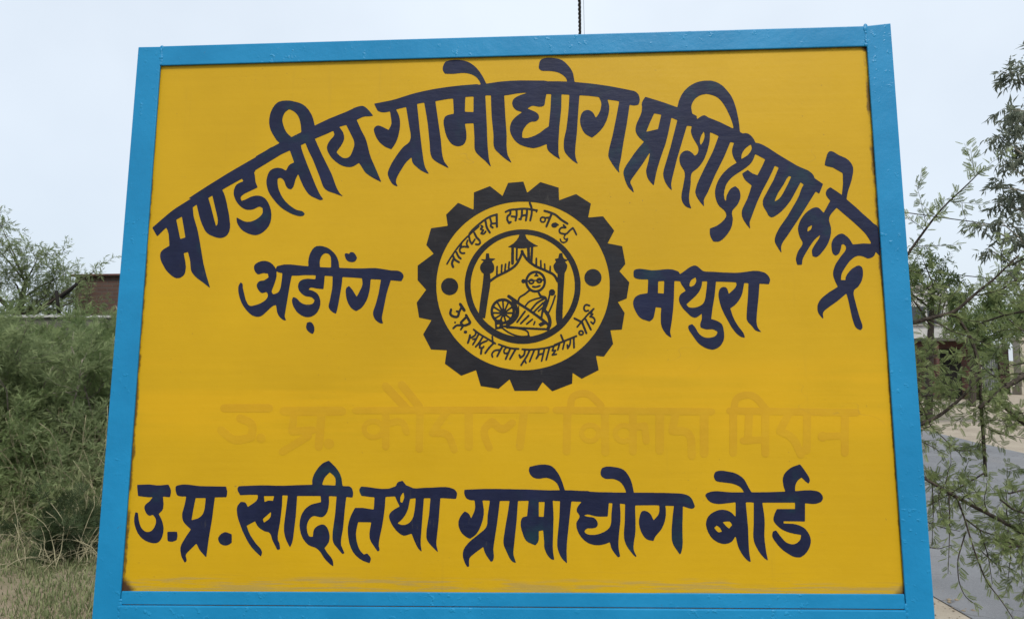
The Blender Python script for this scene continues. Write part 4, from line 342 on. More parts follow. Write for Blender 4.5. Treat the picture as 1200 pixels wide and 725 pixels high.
"emblem_picture":[[304,7021,417,7019,438,6958,452,6929,494,6884,588,6819,677,6772,677,6769,661,6764,588,6757,583,6752,565,6425,599,6399,616,6390,620,6391,623,6509,632,6527,642,6532,649,6531,657,6523,661,6512,661,6363,710,6340,713,6342,715,6349,716,6427,713,6458,721,6478,728,6481,742,6480,750,6465,750,6398,753,6380,753,6327,756,6320,789,6305,796,6305,798,6337,795,6358,796,6401,804,6412,818,6411,825,6404,829,6376,829,6330,834,6285,871,6265,900,6254,905,6261,905,6307,910,6350,915,6357,921,6361,935,6357,940,6346,938,6237,979,6212,1011,6186,1037,6158,1064,6112,1068,6112,1069,6122,1070,6192,1043,6214,1023,6239,1006,6274,989,6328,989,6363,996,6381,1042,6440,1021,6486,1021,6494,1027,6498,1079,6510,1086,6514,1090,6521,1107,6595,1113,6610,1167,6620,1172,6616,1175,6605,1183,6545,1196,6516,1210,6502,1228,6492,1283,6476,1288,6472,1281,6465,1233,6441,1228,6434,1231,6426,1255,6395,1268,6368,1269,6331,1261,6299,1243,6254,1217,6208,1212,6166,1199,5969,1195,5952,1195,5913,1191,5896,1190,5857,1187,5840,1186,5798,1182,5780,1182,5731,1178,5714,1173,5568,1169,5550,1168,5463,1164,5446,1158,5217,1154,5200,1154,5144,1148,5137,1059,5137,1049,5139,1045,5149,1025,5267,1027,5426,1039,5548,1057,5687,1062,5771,1065,5789,1067,5904,1070,5922,1071,5974,1066,6012,1045,6027,1009,6109,993,6133,978,6149,951,6170,909,6193,775,6257,668,6302,605,6335,547,6375,481,6428,433,6478,404,6516,363,6582,357,6577,336,6524,287,6428,253,6379,228,6351,195,6322,143,6284,38,6222,-105,6154,-164,6123,-202,6099,-292,6032,-298,6014,-298,5983,-309,5902,-342,5705,-402,5297,-410,5293,-486,5303,-531,5311,-536,5316,-536,5340,-509,5595,-458,5960,-445,6080,-435,6203,-439,6214,-457,6227,-473,6243,-490,6268,-503,6300,-508,6321,-508,6353,-500,6381,-490,6403,-471,6428,-437,6466,-440,6474,-486,6502,-490,6509,-451,6511,-437,6507,-409,6507,-398,6510,-393,6537,-389,6608,-385,6626,-377,6631,-332,6630,-325,6627,-316,6539,-311,6532,-293,6527,-220,6522,-197,6516,-197,6513,-201,6509,-266,6467,-264,6457,-240,6421,-223,6382,-218,6353,-218,6303,-223,6279,-239,6247,-255,6232,-300,6211,-304,6205,-298,6145,-298,6110,-293,6099,-282,6102,-183,6172,-179,6328,-175,6360,-167,6370,-150,6370,-142,6359,-145,6207,-143,6196,-140,6195,-112,6206,-88,6220,-89,6270,-85,6288,-82,6373,-77,6394,-70,6402,-63,6405,-56,6403,-47,6397,-44,6390,-44,6351,-47,6337,-52,6241,-49,6236,-13,6255,-18,6276,-8,6372,-4,6404,7,6420,14,6422,25,6418,33,6403,21,6276,31,6277,64,6296,57,6325,69,6424,73,6449,84,6463,98,6463,106,6456,110,6445,96,6331,98,6321,101,6319,108,6322,167,6364,199,6394,227,6428,246,6461,244,6466,226,6472,218,6490,226,6732,221,6740,193,6744,188,6739,186,6433,183,6408,178,6397,164,6387,150,6386,136,6395,127,6416,128,6640,132,6662,131,6744,120,6752,85,6754,67,6759,67,6763,163,6822,181,6836,229,6884,275,6949],[518,6747,513,6739,512,6646,515,6625,516,6511,516,6507,520,6506,521,6568,525,6585,526,6646,529,6664,530,6724,533,6742,528,6748],[441,6733,385,6724,315,6725,273,6731,270,6729,264,6696,264,6578,260,6557,262,6497,265,6497,269,6502,298,6560,326,6641,321,6673,329,6686,340,6692,367,6692,379,6683,385,6673,385,6651,391,6637,443,6547,454,6534,457,6535,456,6672,453,6689,453,6725,450,6732],[596,6258,643,6259,671,6255,705,6243,726,6233,767,6201,790,6175,809,6143,826,6100,833,6068,835,6030,833,5998,818,5942,804,5914,771,5872,743,5847,703,5824,704,5817,725,5775,736,5759,750,5749,808,5737,829,5726,850,5700,859,5656,862,5657,893,5787,890,5818,896,5836,906,5852,916,5861,937,5871,972,5871,989,5864,997,5856,1011,5838,1016,5824,1016,5793,1009,5775,998,5760,978,5747,960,5743,946,5743,925,5750,919,5745,897,5647,876,5577,829,5459,830,5453,847,5440,867,5416,874,5419,920,5518,952,5594,1001,5747,1008,5756,1019,5759,1027,5754,1034,5743,1033,5733,1011,5663,979,5569,940,5478,893,5379,895,5368,915,5330,928,5288,939,5236,941,5188,930,5126,895,5053,880,5036,870,5032,860,5031,836,5038,798,5042,658,5047,640,5050,582,5051,565,5054,517,5055,500,5058,428,5062,425,5057,465,5028,483,5002,491,4946,503,4932,503,4922,495,4914,475,4900,458,4907,447,4907,403,4901,344,4898,266,4909,221,4920,176,4934,125,4956,53,4994,-64,5079,-81,5080,-178,5065,-192,5066,-197,5073,-208,5229,-247,5278,-272,5324,-286,5362,-293,5408,-294,5467,-289,5491,-272,5547,-251,5585,-219,5625,-167,5666,-112,5689,-63,5697,-18,5696,9,5692,44,5681,78,5663,141,5616,133,5637,130,5659,58,5712,47,5725,46,5743,49,5754,57,5764,68,5769,82,5768,100,5761,241,5660,251,5654,255,5656,265,5692,275,5713,302,5741,397,5798,478,5865,477,5870,442,5918,430,5943,422,5967,412,6013,409,6014,395,6006,378,6001,367,6003,354,6009,336,6032,335,6056,339,6067,354,6083,371,6089,385,6088,413,6076,423,6108,444,6154,474,6196,503,6220,528,6237,577,6255],[604,6209,559,6196,535,6182,513,6164,489,6132,475,6106,464,6069,466,6062,479,6062,500,6083,513,6090,534,6095,552,6094,565,6089,593,6070,631,6069,638,6074,659,6102,687,6114,715,6113,725,6110,742,6099,759,6080,777,6080,778,6087,774,6101,751,6143,719,6177,684,6198,660,6206,654,6204,653,6201,684,6151,686,6141,646,6139,594,6145,596,6156,629,6205,625,6210],[776,6055,763,6048,756,6027,745,6013,731,6004,707,5995,689,5995,662,6006,648,6020,634,6045,628,6048,605,6043,600,6022,591,6001,568,5983,551,5976,530,5975,513,5980,498,5988,485,6002,471,6037,464,6034,463,6006,474,5967,488,5939,512,5907,532,5889,560,5872,588,5862,626,5858,657,5862,692,5874,717,5890,748,5920,759,5936,773,5964,784,6006,784,6051],[679,6050,677,6046,678,6042,693,6033,711,6034,722,6045,722,6049,718,6050],[517,6041,512,6037,513,6030,517,6022,527,6015,548,6015,558,6021,563,6029,563,6036,558,6041],[698,5964,713,5967,721,5964,728,5957,727,5943,717,5932,678,5914,647,5907,592,5901,578,5910,557,5916,549,5927,550,5941,561,5949,578,5950,613,5943,634,5943],[512,5840,501,5835,408,5760,330,5716,309,5695,299,5678,289,5629,298,5608,396,5544,402,5547,451,5613,475,5634,504,5652,576,5682,632,5699,701,5714,708,5719,687,5751,662,5810,605,5809,577,5813,543,5825],[742,5688,635,5664,562,5641,521,5622,478,5592,429,5530,430,5523,503,5472,513,5469,588,5563,636,5611,676,5639,755,5683,756,5687],[807,5666,724,5622,662,5581,619,5538,570,5476,546,5452,544,5445,547,5441,568,5427,575,5429,755,5608,766,5614,779,5615,793,5634,809,5641,812,5658,811,5666],[-81,5640,-122,5627,-130,5623,-133,5616,-64,5493,-53,5478,-52,5531,-55,5548,-59,5636,-64,5640],[-19,5640,-23,5635,-24,5607,-20,5590,-17,5489,-12,5479,-5,5487,48,5610,44,5620,26,5629,-8,5639],[-167,5596,-178,5589,-199,5565,-213,5536,-112,5468,-86,5454,-85,5458,-96,5479,-139,5556,-161,5593],[78,5589,22,5464,23,5455,30,5456,55,5474,126,5529,124,5540,94,5582,85,5590],[234,5582,249,5545,261,5506,265,5505,267,5535,270,5542,275,5545,282,5546,287,5538,287,5482,290,5465,290,5388,278,5336,254,5288,222,5244,167,5190,100,5147,92,5140,93,5136,112,5131,170,5124,294,5112,332,5111,346,5108,387,5108,462,5100,510,5100,528,5096,576,5096,593,5092,651,5092,668,5088,809,5084,822,5080,833,5084,854,5126,855,5133,823,5161,809,5159,720,5113,710,5114,678,5156,674,5166,721,5199,741,5208,757,5210,756,5217,623,5322,485,5422,348,5514,241,5581],[762,5562,605,5406,605,5403,612,5394,711,5321,715,5322,720,5332,744,5462,737,5462,695,5424,678,5413,671,5411,664,5414,659,5426,668,5442,756,5519,762,5533,768,5561,765,5564],[-230,5498,-235,5487,-242,5445,-242,5428,-239,5421,-174,5419,-157,5415,-104,5416,-107,5423,-123,5434,-216,5495],[133,5489,46,5425,40,5418,41,5415,147,5414,152,5424,148,5470,144,5487,140,5490],[206,5453,204,5392,200,5375,202,5369,210,5403,210,5448,209,5452],[401,5446,409,5447,420,5439,424,5429,419,5414,265,5204,253,5194,235,5194,225,5208,229,5222,382,5430],[784,5409,777,5397,772,5377,758,5300,759,5283,868,5193,873,5199,870,5230,853,5299,836,5334,791,5406],[-230,5383,-233,5379,-230,5365,-210,5320,-202,5313,-181,5322,-96,5374,-96,5378,-105,5379,-157,5380,-174,5384],[43,5377,39,5370,40,5363,97,5317,112,5309,120,5317,134,5344,142,5369,140,5376,133,5377],[474,5359,485,5359,494,5351,498,5341,493,5327,332,5168,318,5164,305,5169,300,5183,307,5197,457,5347],[-78,5343,-164,5292,-175,5285,-175,5278,-165,5267,-154,5262,-112,5262,-105,5264,-72,5336,-74,5343],[9,5332,7,5318,22,5255,26,5241,33,5239,61,5255,79,5268,87,5279,82,5286,22,5332,16,5334],[-40,5322,-64,5266,-56,5256,-50,5226,-43,5223,-23,5223,-10,5227,-8,5234,-28,5318,-33,5323],[545,5278,560,5279,567,5274,569,5264,563,5250,449,5157,435,5153,425,5158,420,5172,427,5182,442,5197],[596,5229,611,5229,617,5222,619,5211,597,5153,587,5142,579,5141,569,5146,564,5160,583,5213,590,5225],[19,5175,-40,5166,-43,5162,-40,5148,10,5147,24,5172,23,5175],[-130,5170,-161,5161,-162,5125,-159,5118,-133,5116,-116,5122,-111,5166,-116,5171],[-33,5111,-37,5106,-30,5096,28,5050,70,5022,132,4988,197,4962,262,4943,324,4932,382,4932,448,4938,456,4947,456,4974,445,5000,424,5019,400,5031,369,5041,325,5053,228,5071,43,5083,25,5090,15,5103]],
"emblem_dot_left":[[-1164,6127,-1100,6126,-1068,6117,-1026,6094,-994,6062,-976,6036,-962,6004,-954,5969,-953,5937,-960,5902,-972,5870,-992,5838,-1017,5813,-1044,5795,-1104,5776,-1142,5775,-1170,5781,-1198,5791,-1230,5808,-1256,5831,-1279,5862,-1291,5888,-1302,5923,-1306,5955,-1302,5990,-1295,6015,-1278,6051,-1255,6078,-1229,6100,-1199,6117]],
"emblem_dot_right":[[1780,6279,1819,6276,1843,6269,1877,6252,1898,6237,1922,6210,1942,6178,1952,6147,1958,6105,1954,6066,1946,6038,1931,6010,1908,5979,1878,5955,1850,5940,1823,5931,1792,5926,1764,5927,1723,5937,1693,5953,1662,5977,1639,6006,1624,6035,1616,6063,1611,6098,1616,6140,1626,6172,1654,6217,1681,6243,1712,6262,1743,6274]],
"motto_top":[[506,7704,524,7704,535,7692,560,7630,570,7597,575,7565,579,7557,643,7544,671,7545,678,7538,682,7523,681,7512,666,7484,656,7475,646,7476,641,7480,637,7488,637,7502,632,7506,590,7515,579,7512,573,7431,550,7326,540,7298,528,7290,518,7291,506,7302,502,7313,531,7446,535,7482,535,7518,532,7526,488,7534,480,7530,479,7465,475,7422,456,7313,448,7298,434,7291,427,7292,418,7300,414,7314,415,7336,425,7386,424,7404,385,7399,364,7391,352,7351,353,7337,343,7322,322,7318,292,7327,279,7338,278,7349,283,7357,310,7366,323,7406,331,7445,331,7503,335,7521,335,7532,330,7538,273,7535,265,7530,267,7425,245,7317,238,7302,230,7296,220,7294,208,7299,202,7310,200,7321,211,7364,209,7370,192,7377,139,7383,124,7391,120,7405,123,7416,132,7421,167,7421,209,7413,220,7416,225,7447,221,7516,217,7526,210,7529,150,7526,139,7522,136,7517,137,7459,130,7441,115,7422,81,7399,75,7388,70,7366,71,7348,75,7330,90,7300,97,7296,118,7305,132,7304,143,7293,144,7279,135,7266,100,7243,82,7242,72,7249,47,7287,29,7331,29,7385,37,7410,46,7425,62,7440,79,7451,94,7467,94,7500,90,7509,83,7510,27,7482,13,7482,2,7487,-2,7494,-2,7505,2,7512,20,7524,80,7552,122,7563,178,7569,214,7569,333,7581,379,7581,393,7583,407,7580,460,7579,527,7569,527,7587,494,7678,496,7693],[382,7540,377,7532,375,7441,392,7439,428,7447,433,7455,437,7498,436,7534,428,7540],[806,7528,828,7529,905,7506,996,7472,1041,7449,1076,7425,1176,7331,1294,7252,1308,7232,1305,7218,1293,7209,1276,7211,1214,7251,1138,7305,1052,7387,1027,7406,985,7426,978,7419,878,7177,867,7163,856,7158,846,7160,835,7171,835,7196,883,7307,894,7343,854,7343,850,7336,848,7304,833,7278,812,7261,791,7256,763,7258,752,7262,733,7277,717,7306,718,7342,725,7360,735,7374,754,7387,775,7393,796,7392,831,7378,887,7384,911,7383,916,7389,937,7443,915,7455,810,7489,800,7496,795,7507,798,7521],[-173,7468,-164,7469,-153,7467,-146,7460,-144,7453,-141,7214,-138,7196,-146,7173,-164,7166,-178,7174,-186,7197,-187,7237,-192,7241,-206,7242,-259,7235,-266,7227,-270,7216,-267,7209,-238,7191,-230,7180,-229,7165,-234,7157,-241,7153,-255,7153,-283,7169,-301,7184,-309,7202,-309,7228,-300,7256,-299,7282,-322,7369,-333,7368,-382,7337,-384,7334,-374,7305,-362,7228,-347,7174,-326,7134,-290,7080,-287,7069,-290,7058,-297,7050,-304,7046,-315,7047,-327,7059,-347,7088,-386,7153,-400,7197,-412,7273,-421,7305,-428,7306,-439,7298,-524,7227,-526,7220,-519,7213,-518,7206,-519,7195,-523,7190,-631,7095,-631,7092,-618,7085,-610,7077,-575,7003,-557,6975,-512,6930,-501,6914,-487,6863,-490,6845,-503,6824,-514,6813,-532,6803,-553,6798,-599,6807,-613,6818,-614,6833,-606,6842,-589,6845,-560,6838,-550,6838,-531,6853,-527,6860,-528,6871,-534,6889,-592,6949,-604,6965,-639,7038,-649,7074,-653,7074,-672,7060,-722,7010,-714,6985,-702,6913,-691,6888,-680,6873,-677,6872,-670,6879,-628,6945,-617,6949,-610,6948,-599,6933,-603,6919,-662,6821,-673,6814,-684,6816,-694,6823,-723,6859,-745,6914,-753,6968,-758,6973,-765,6970,-844,6890,-875,6851,-882,6811,-879,6793,-849,6798,-793,6796,-805,6846,-787,6911,-780,6921,-772,6926,-761,6925,-751,6914,-752,6896,-766,6856,-766,6831,-732,6770,-736,6755,-743,6751,-774,6751,-831,6762,-862,6758,-897,6744,-909,6715,-908,6693,-901,6679,-890,6667,-872,6659,-830,6663,-820,6660,-809,6646,-814,6631,-837,6623,-876,6620,-902,6629,-925,6647,-940,6669,-948,6694,-948,6723,-929,6769,-927,6780,-929,6783,-950,6759,-999,6691,-998,6687,-988,6684,-977,6673,-950,6612,-931,6582,-888,6540,-884,6529,-887,6518,-899,6509,-913,6511,-932,6522,-959,6546,-985,6587,-1016,6658,-1020,6660,-1025,6656,-1051,6617,-1023,6545,-1015,6533,-998,6515,-929,6472,-921,6458,-923,6443,-934,6436,-951,6437,-1008,6469,-1029,6485,-1040,6489,-1051,6470,-1062,6431,-1042,6374,-1038,6356,-1042,6345,-1049,6338,-1066,6337,-1077,6342,-1085,6353,-1103,6396,-1109,6428,-1107,6450,-1100,6478,-1083,6517,-1070,6538,-1075,6561,-1079,6566,-1082,6566,-1104,6535,-1171,6418,-1183,6406,-1193,6407,-1200,6412,-1204,6419,-1202,6429,-1184,6465,-1129,6560,-1034,6703,-970,6791,-918,6855,-909,6873,-895,6883,-855,6929,-750,7032,-748,7039,-749,7054,-742,7068,-680,7143,-618,7201,-527,7280,-457,7335,-389,7381,-312,7424,-255,7444],[-203,7418,-259,7401,-290,7386,-291,7383,-280,7365,-260,7288,-255,7277,-252,7275,-202,7279,-192,7282,-187,7287,-190,7410,-194,7418],[771,7356,756,7345,749,7320,755,7305,767,7294,777,7289,791,7290,802,7296,812,7307,817,7322,817,7330,810,7344,802,7352,792,7357],[1031,7261,1046,7259,1096,7228,1109,7214,1109,7199,1098,7192,1080,7193,1064,7168,1038,7153,1003,7152,986,7157,974,7165,959,7183,953,7202,958,7219,964,7230,980,7245,997,7252,1018,7254],[1203,7223,1217,7217,1260,7168,1265,7157,1266,7143,1261,7135,1251,7131,1216,7131,1191,7135,1170,7131,1153,7121,1139,7102,1136,7084,1139,7066,1151,7051,1162,7046,1211,7035,1249,7035,1270,7048,1327,7111,1380,7153,1390,7157,1401,7157,1411,7149,1436,7108,1469,7036,1479,7011,1480,7000,1479,6989,1471,6982,1461,6981,1453,6986,1397,7102,1390,7110,1379,7106,1332,7063,1294,7019,1259,7000,1248,6989,1230,6957,1226,6943,1227,6936,1237,6923,1248,6917,1276,6932,1286,6933,1293,6929,1298,6917,1293,6885,1283,6864,1261,6842,1226,6825,1201,6820,1177,6825,1163,6832,1139,6853,1128,6873,1121,6909,1122,6916,1129,6923,1136,6923,1143,6919,1151,6905,1159,6876,1174,6860,1184,6854,1219,6853,1250,6871,1256,6882,1240,6885,1213,6906,1205,6915,1199,6933,1198,6954,1214,6990,1214,6997,1162,7008,1140,7016,1124,7026,1107,7048,1098,7084,1103,7110,1112,7127,1136,7154,1160,7167,1201,7173,1203,7176,1188,7198,1187,7205,1191,7216],[-496,7234,-484,7235,-474,7231,-449,7213,-437,7197,-441,7179,-463,7154,-460,7147,-431,7134,-424,7121,-427,7107,-449,7075,-451,7064,-442,7062,-435,7066,-408,7103,-399,7109,-388,7110,-381,7106,-377,7099,-378,7081,-396,7055,-417,7033,-431,7027,-452,7023,-473,7028,-496,7036,-505,7047,-506,7054,-502,7065,-474,7108,-479,7115,-509,7128,-517,7141,-513,7159,-486,7191,-503,7209,-507,7216,-504,7227]],
"motto_bottom":[[-922,5613,-904,5613,-882,5599,-803,5479,-797,5461,-801,5444,-816,5433,-836,5433,-850,5444,-875,5479,-881,5480,-907,5424,-919,5361,-925,5344,-942,5319,-964,5305,-978,5301,-1009,5302,-1044,5309,-1086,5327,-1107,5344,-1121,5359,-1133,5384,-1136,5409,-1133,5429,-1116,5492,-1108,5500,-1094,5504,-1080,5497,-1073,5485,-1072,5467,-1085,5412,-1083,5394,-1074,5380,-1044,5363,-1020,5355,-996,5350,-978,5354,-972,5362,-968,5375,-962,5410,-965,5415,-993,5427,-1000,5435,-1001,5446,-996,5456,-990,5460,-976,5462,-944,5457,-939,5459,-935,5466,-909,5529,-936,5578,-935,5599],[1633,5566,1655,5568,1692,5556,1716,5545,1724,5534,1720,5520,1712,5516,1695,5516,1651,5530,1637,5529,1623,5518,1612,5494,1611,5483,1615,5462,1622,5448,1629,5442,1639,5440,1684,5449,1695,5444,1701,5434,1698,5423,1690,5414,1638,5402,1614,5406,1593,5424,1580,5449,1573,5480,1581,5518,1596,5542,1610,5557],[1782,5482,1798,5481,1805,5474,1807,5464,1800,5449,1771,5423,1769,5402,1757,5388,1758,5383,1781,5367,1783,5357,1779,5346,1754,5322,1757,5318,1780,5309,1800,5292,1818,5263,1825,5228,1823,5215,1816,5194,1788,5152,1774,5142,1760,5145,1720,5186,1713,5198,1713,5205,1720,5215,1734,5217,1768,5189,1782,5205,1790,5225,1785,5249,1769,5272,1752,5281,1708,5291,1696,5302,1695,5316,1727,5347,1728,5354,1709,5361,1703,5359,1659,5316,1626,5275,1627,5272,1643,5258,1732,5077,1745,5046,1741,5035,1734,5029,1720,5028,1706,5040,1605,5247,1602,5248,1595,5243,1570,5213,1570,5206,1652,4985,1653,4971,1648,4960,1637,4955,1627,4956,1617,4963,1610,4975,1538,5169,1535,5170,1528,5166,1466,5092,1452,5087,1438,5093,1434,5104,1438,5114,1495,5182,1502,5197,1393,5256,1382,5267,1379,5281,1383,5288,1394,5293,1407,5293,1523,5234,1533,5231,1552,5248,1671,5382,1773,5476],[-799,5384,-781,5385,-767,5374,-685,5230,-681,5220,-681,5206,-698,5174,-710,5164,-786,5133,-834,5124,-874,5065,-889,5053,-900,5053,-907,5057,-911,5062,-912,5072,-904,5089,-880,5127,-883,5132,-907,5136,-959,5137,-977,5132,-987,5126,-1025,5089,-1039,5079,-1052,5075,-1063,5080,-1068,5094,-1063,5109,-1022,5151,-998,5167,-963,5178,-906,5180,-916,5208,-914,5225,-822,5320,-806,5332,-806,5339,-813,5357,-813,5367,-808,5378],[-784,5291,-863,5211,-856,5193,-842,5177,-824,5174,-804,5178,-752,5199,-736,5210,-739,5220,-776,5287],[-1020,5233,-1005,5233,-993,5219,-995,5204,-1008,5194,-1022,5198,-1031,5209,-1030,5223],[-645,5084,-634,5085,-616,5077,-544,5021,-499,4988,-278,4854,-271,4854,-269,4859,-276,4911,-274,4926,-269,4935,-261,4940,-250,4938,-243,4932,-238,4918,-231,4842,-226,4824,-181,4791,-177,4783,-178,4772,-192,4762,-216,4769,-223,4767,-293,4698,-346,4630,-380,4580,-391,4572,-405,4571,-415,4578,-416,4595,-412,4606,-334,4712,-263,4783,-263,4797,-274,4808,-350,4853,-349,4832,-356,4822,-457,4779,-481,4759,-492,4733,-492,4720,-487,4715,-460,4715,-453,4720,-443,4734,-429,4741,-417,4736,-412,4722,-424,4695,-451,4675,-462,4582,-466,4568,-477,4558,-494,4558,-503,4568,-506,4582,-495,4671,-498,4676,-522,4682,-529,4689,-530,4727,-528,4758,-584,4703,-594,4702,-601,4704,-607,4710,-609,4721,-603,4734,-548,4796,-525,4827,-471,4920,-471,4926,-509,4952,-520,4955,-580,4838,-632,4754,-639,4748,-649,4744,-660,4748,-665,4755,-662,4776,-625,4834,-617,4855,-657,4855,-664,4862,-664,4876,-657,4884,-591,4900,-553,4976,-554,4980,-561,4987,-571,4989,-574,4969,-584,4948,-609,4923,-674,4883,-699,4880,-728,4794,-735,4783,-753,4779,-763,4784,-767,4789,-768,4811,-746,4873,-730,4949,-723,4967,-709,4975,-701,4973,-692,4967,-687,4952,-689,4925,-685,4922,-630,4954,-616,4968,-609,4983,-612,5025,-651,5060,-652,5073],[1511,5038,1540,5039,1560,5031,1580,5010,1588,4986,1584,4962,1574,4944,1553,4931,1528,4924,1507,4927,1493,4935,1476,4952,1469,4966,1467,4987,1477,5014,1495,5031],[-811,5047,-786,5047,-775,5041,-766,5029,-764,5012,-772,4998,-782,4991,-799,4986,-813,4990,-823,4997,-833,5009,-835,5019,-828,5037],[1526,5004,1511,4997,1504,4979,1514,4966,1528,4961,1546,4968,1550,4976,1551,4986,1540,5000],[1115,4959,1133,4959,1143,4948,1179,4853,1184,4845,1189,4841,1419,4933,1436,4937,1447,4932,1451,4921,1447,4908,1439,4901,1406,4887,1400,4881,1398,4798,1401,4781,1402,4689,1398,4678,1391,4670,1384,4667,1374,4668,1367,4675,1363,4685,1363,4723,1360,4740,1361,4823,1358,4860,1356,4864,1350,4865,1336,4859,1331,4854,1326,4778,1314,4734,1300,4706,1280,4676,1270,4662,1262,4656,1250,4655,1244,4659,1240,4666,1234,4700,1231,4741,1238,4755,1249,4760,1261,4755,1269,4735,1273,4735,1276,4740,1288,4775,1292,4806,1293,4833,1288,4839,1213,4809,1177,4666,1170,4649,1163,4643,1156,4641,1145,4646,1140,4663,1166,4776,1168,4786,1165,4790,1127,4777,1116,4770,1078,4650,1071,4636,1064,4629,1053,4628,1047,4632,1043,4636,1042,4647,1043,4660,1065,4737,1062,4739,1055,4737,998,4709,976,4654,982,4649,1016,4651,1028,4643,1031,4633,1027,4623,990,4572,995,4570,1026,4573,1040,4568,1044,4561,1043,4551,1029,4540,950,4526,942,4528,932,4535,928,4545,933,4555,973,4610,968,4613,941,4613,930,4624,930,4637,951,4685,951,4692,945,4693,914,4686,908,4682,844,4450,837,4436,830,4429,820,4428,811,4433,808,4440,808,4460,863,4658,863,4671,812,4663,807,4659,805,4642,752,4430,742,4413,734,4408,724,4409,719,4413,715,4430,740,4536,739,4548,729,4547,687,4533,671,4502,639,4460,622,4456,611,4462,607,4472,608,4482,634,4523,647,4557,652,4588,654,4639,651,4642,627,4641,604,4636,510,4408,502,4399,492,4396,482,4399,475,4408,478,4428,560,4626,559,4633,555,4634,514,4634,454,4510,414,4449,413,4442,435,4394,434,4377,424,4369,413,4371,406,4378,392,4405,386,4408,336,4330,331,4327,321,4325,307,4331,303,4344,310,4361,352,4429,418,4528,445,4579,466,4630,459,4635,422,4635,417,4624,408,4566,394,4534,381,4518,332,4483,312,4473,301,4474,290,4484,280,4508,269,4539,271,4556,281,4565,295,4564,306,4553,317,4529,322,4526,325,4527,346,4540,361,4556,371,4580,375,4600,377,4636,357,4643,340,4644,333,4648,328,4662,333,4674,347,4678,511,4669,532,4673,579,4672,620,4676,785,4695,856,4709,966,4739,975,4743,983,4757,994,4764,1144,4824,1145,4831,1107,4935,1108,4952],[-436,4902,-495,4802,-443,4827,-374,4854,-359,4857,-364,4864,-416,4896,-429,4903],[-137,4779,-116,4779,42,4722,104,4704,179,4693,227,4692,275,4687,287,4680,291,4669,290,4662,285,4655,275,4651,237,4654,227,4650,124,4472,110,4451,103,4447,89,4448,82,4454,78,4465,81,4475,174,4639,179,4649,179,4656,131,4662,124,4661,118,4657,31,4460,21,4449,7,4448,-3,4455,-5,4476,28,4551,30,4561,28,4564,-17,4565,-31,4589,-39,4613,-38,4644,-28,4665,-3,4695,-6,4700,-30,4708,-37,4706,-76,4641,-136,4521,-144,4511,-154,4505,-168,4507,-175,4515,-176,4528,-131,4624,-137,4629,-171,4629,-202,4619,-216,4609,-234,4591,-244,4570,-246,4556,-235,4522,-235,4505,-243,4494,-257,4494,-268,4505,-281,4543,-283,4553,-282,4570,-278,4584,-258,4618,-234,4642,-202,4660,-168,4667,-107,4669,-78,4717,-77,4723,-82,4727,-141,4751,-145,4758,-145,4769],[35,4682,6,4654,-7,4630,-3,4612,7,4598,21,4598,49,4606,60,4623,77,4664,77,4671,71,4674,42,4683],[740,4653,716,4650,699,4644,693,4605,693,4581,697,4574,743,4587,754,4594,768,4652,764,4655]],
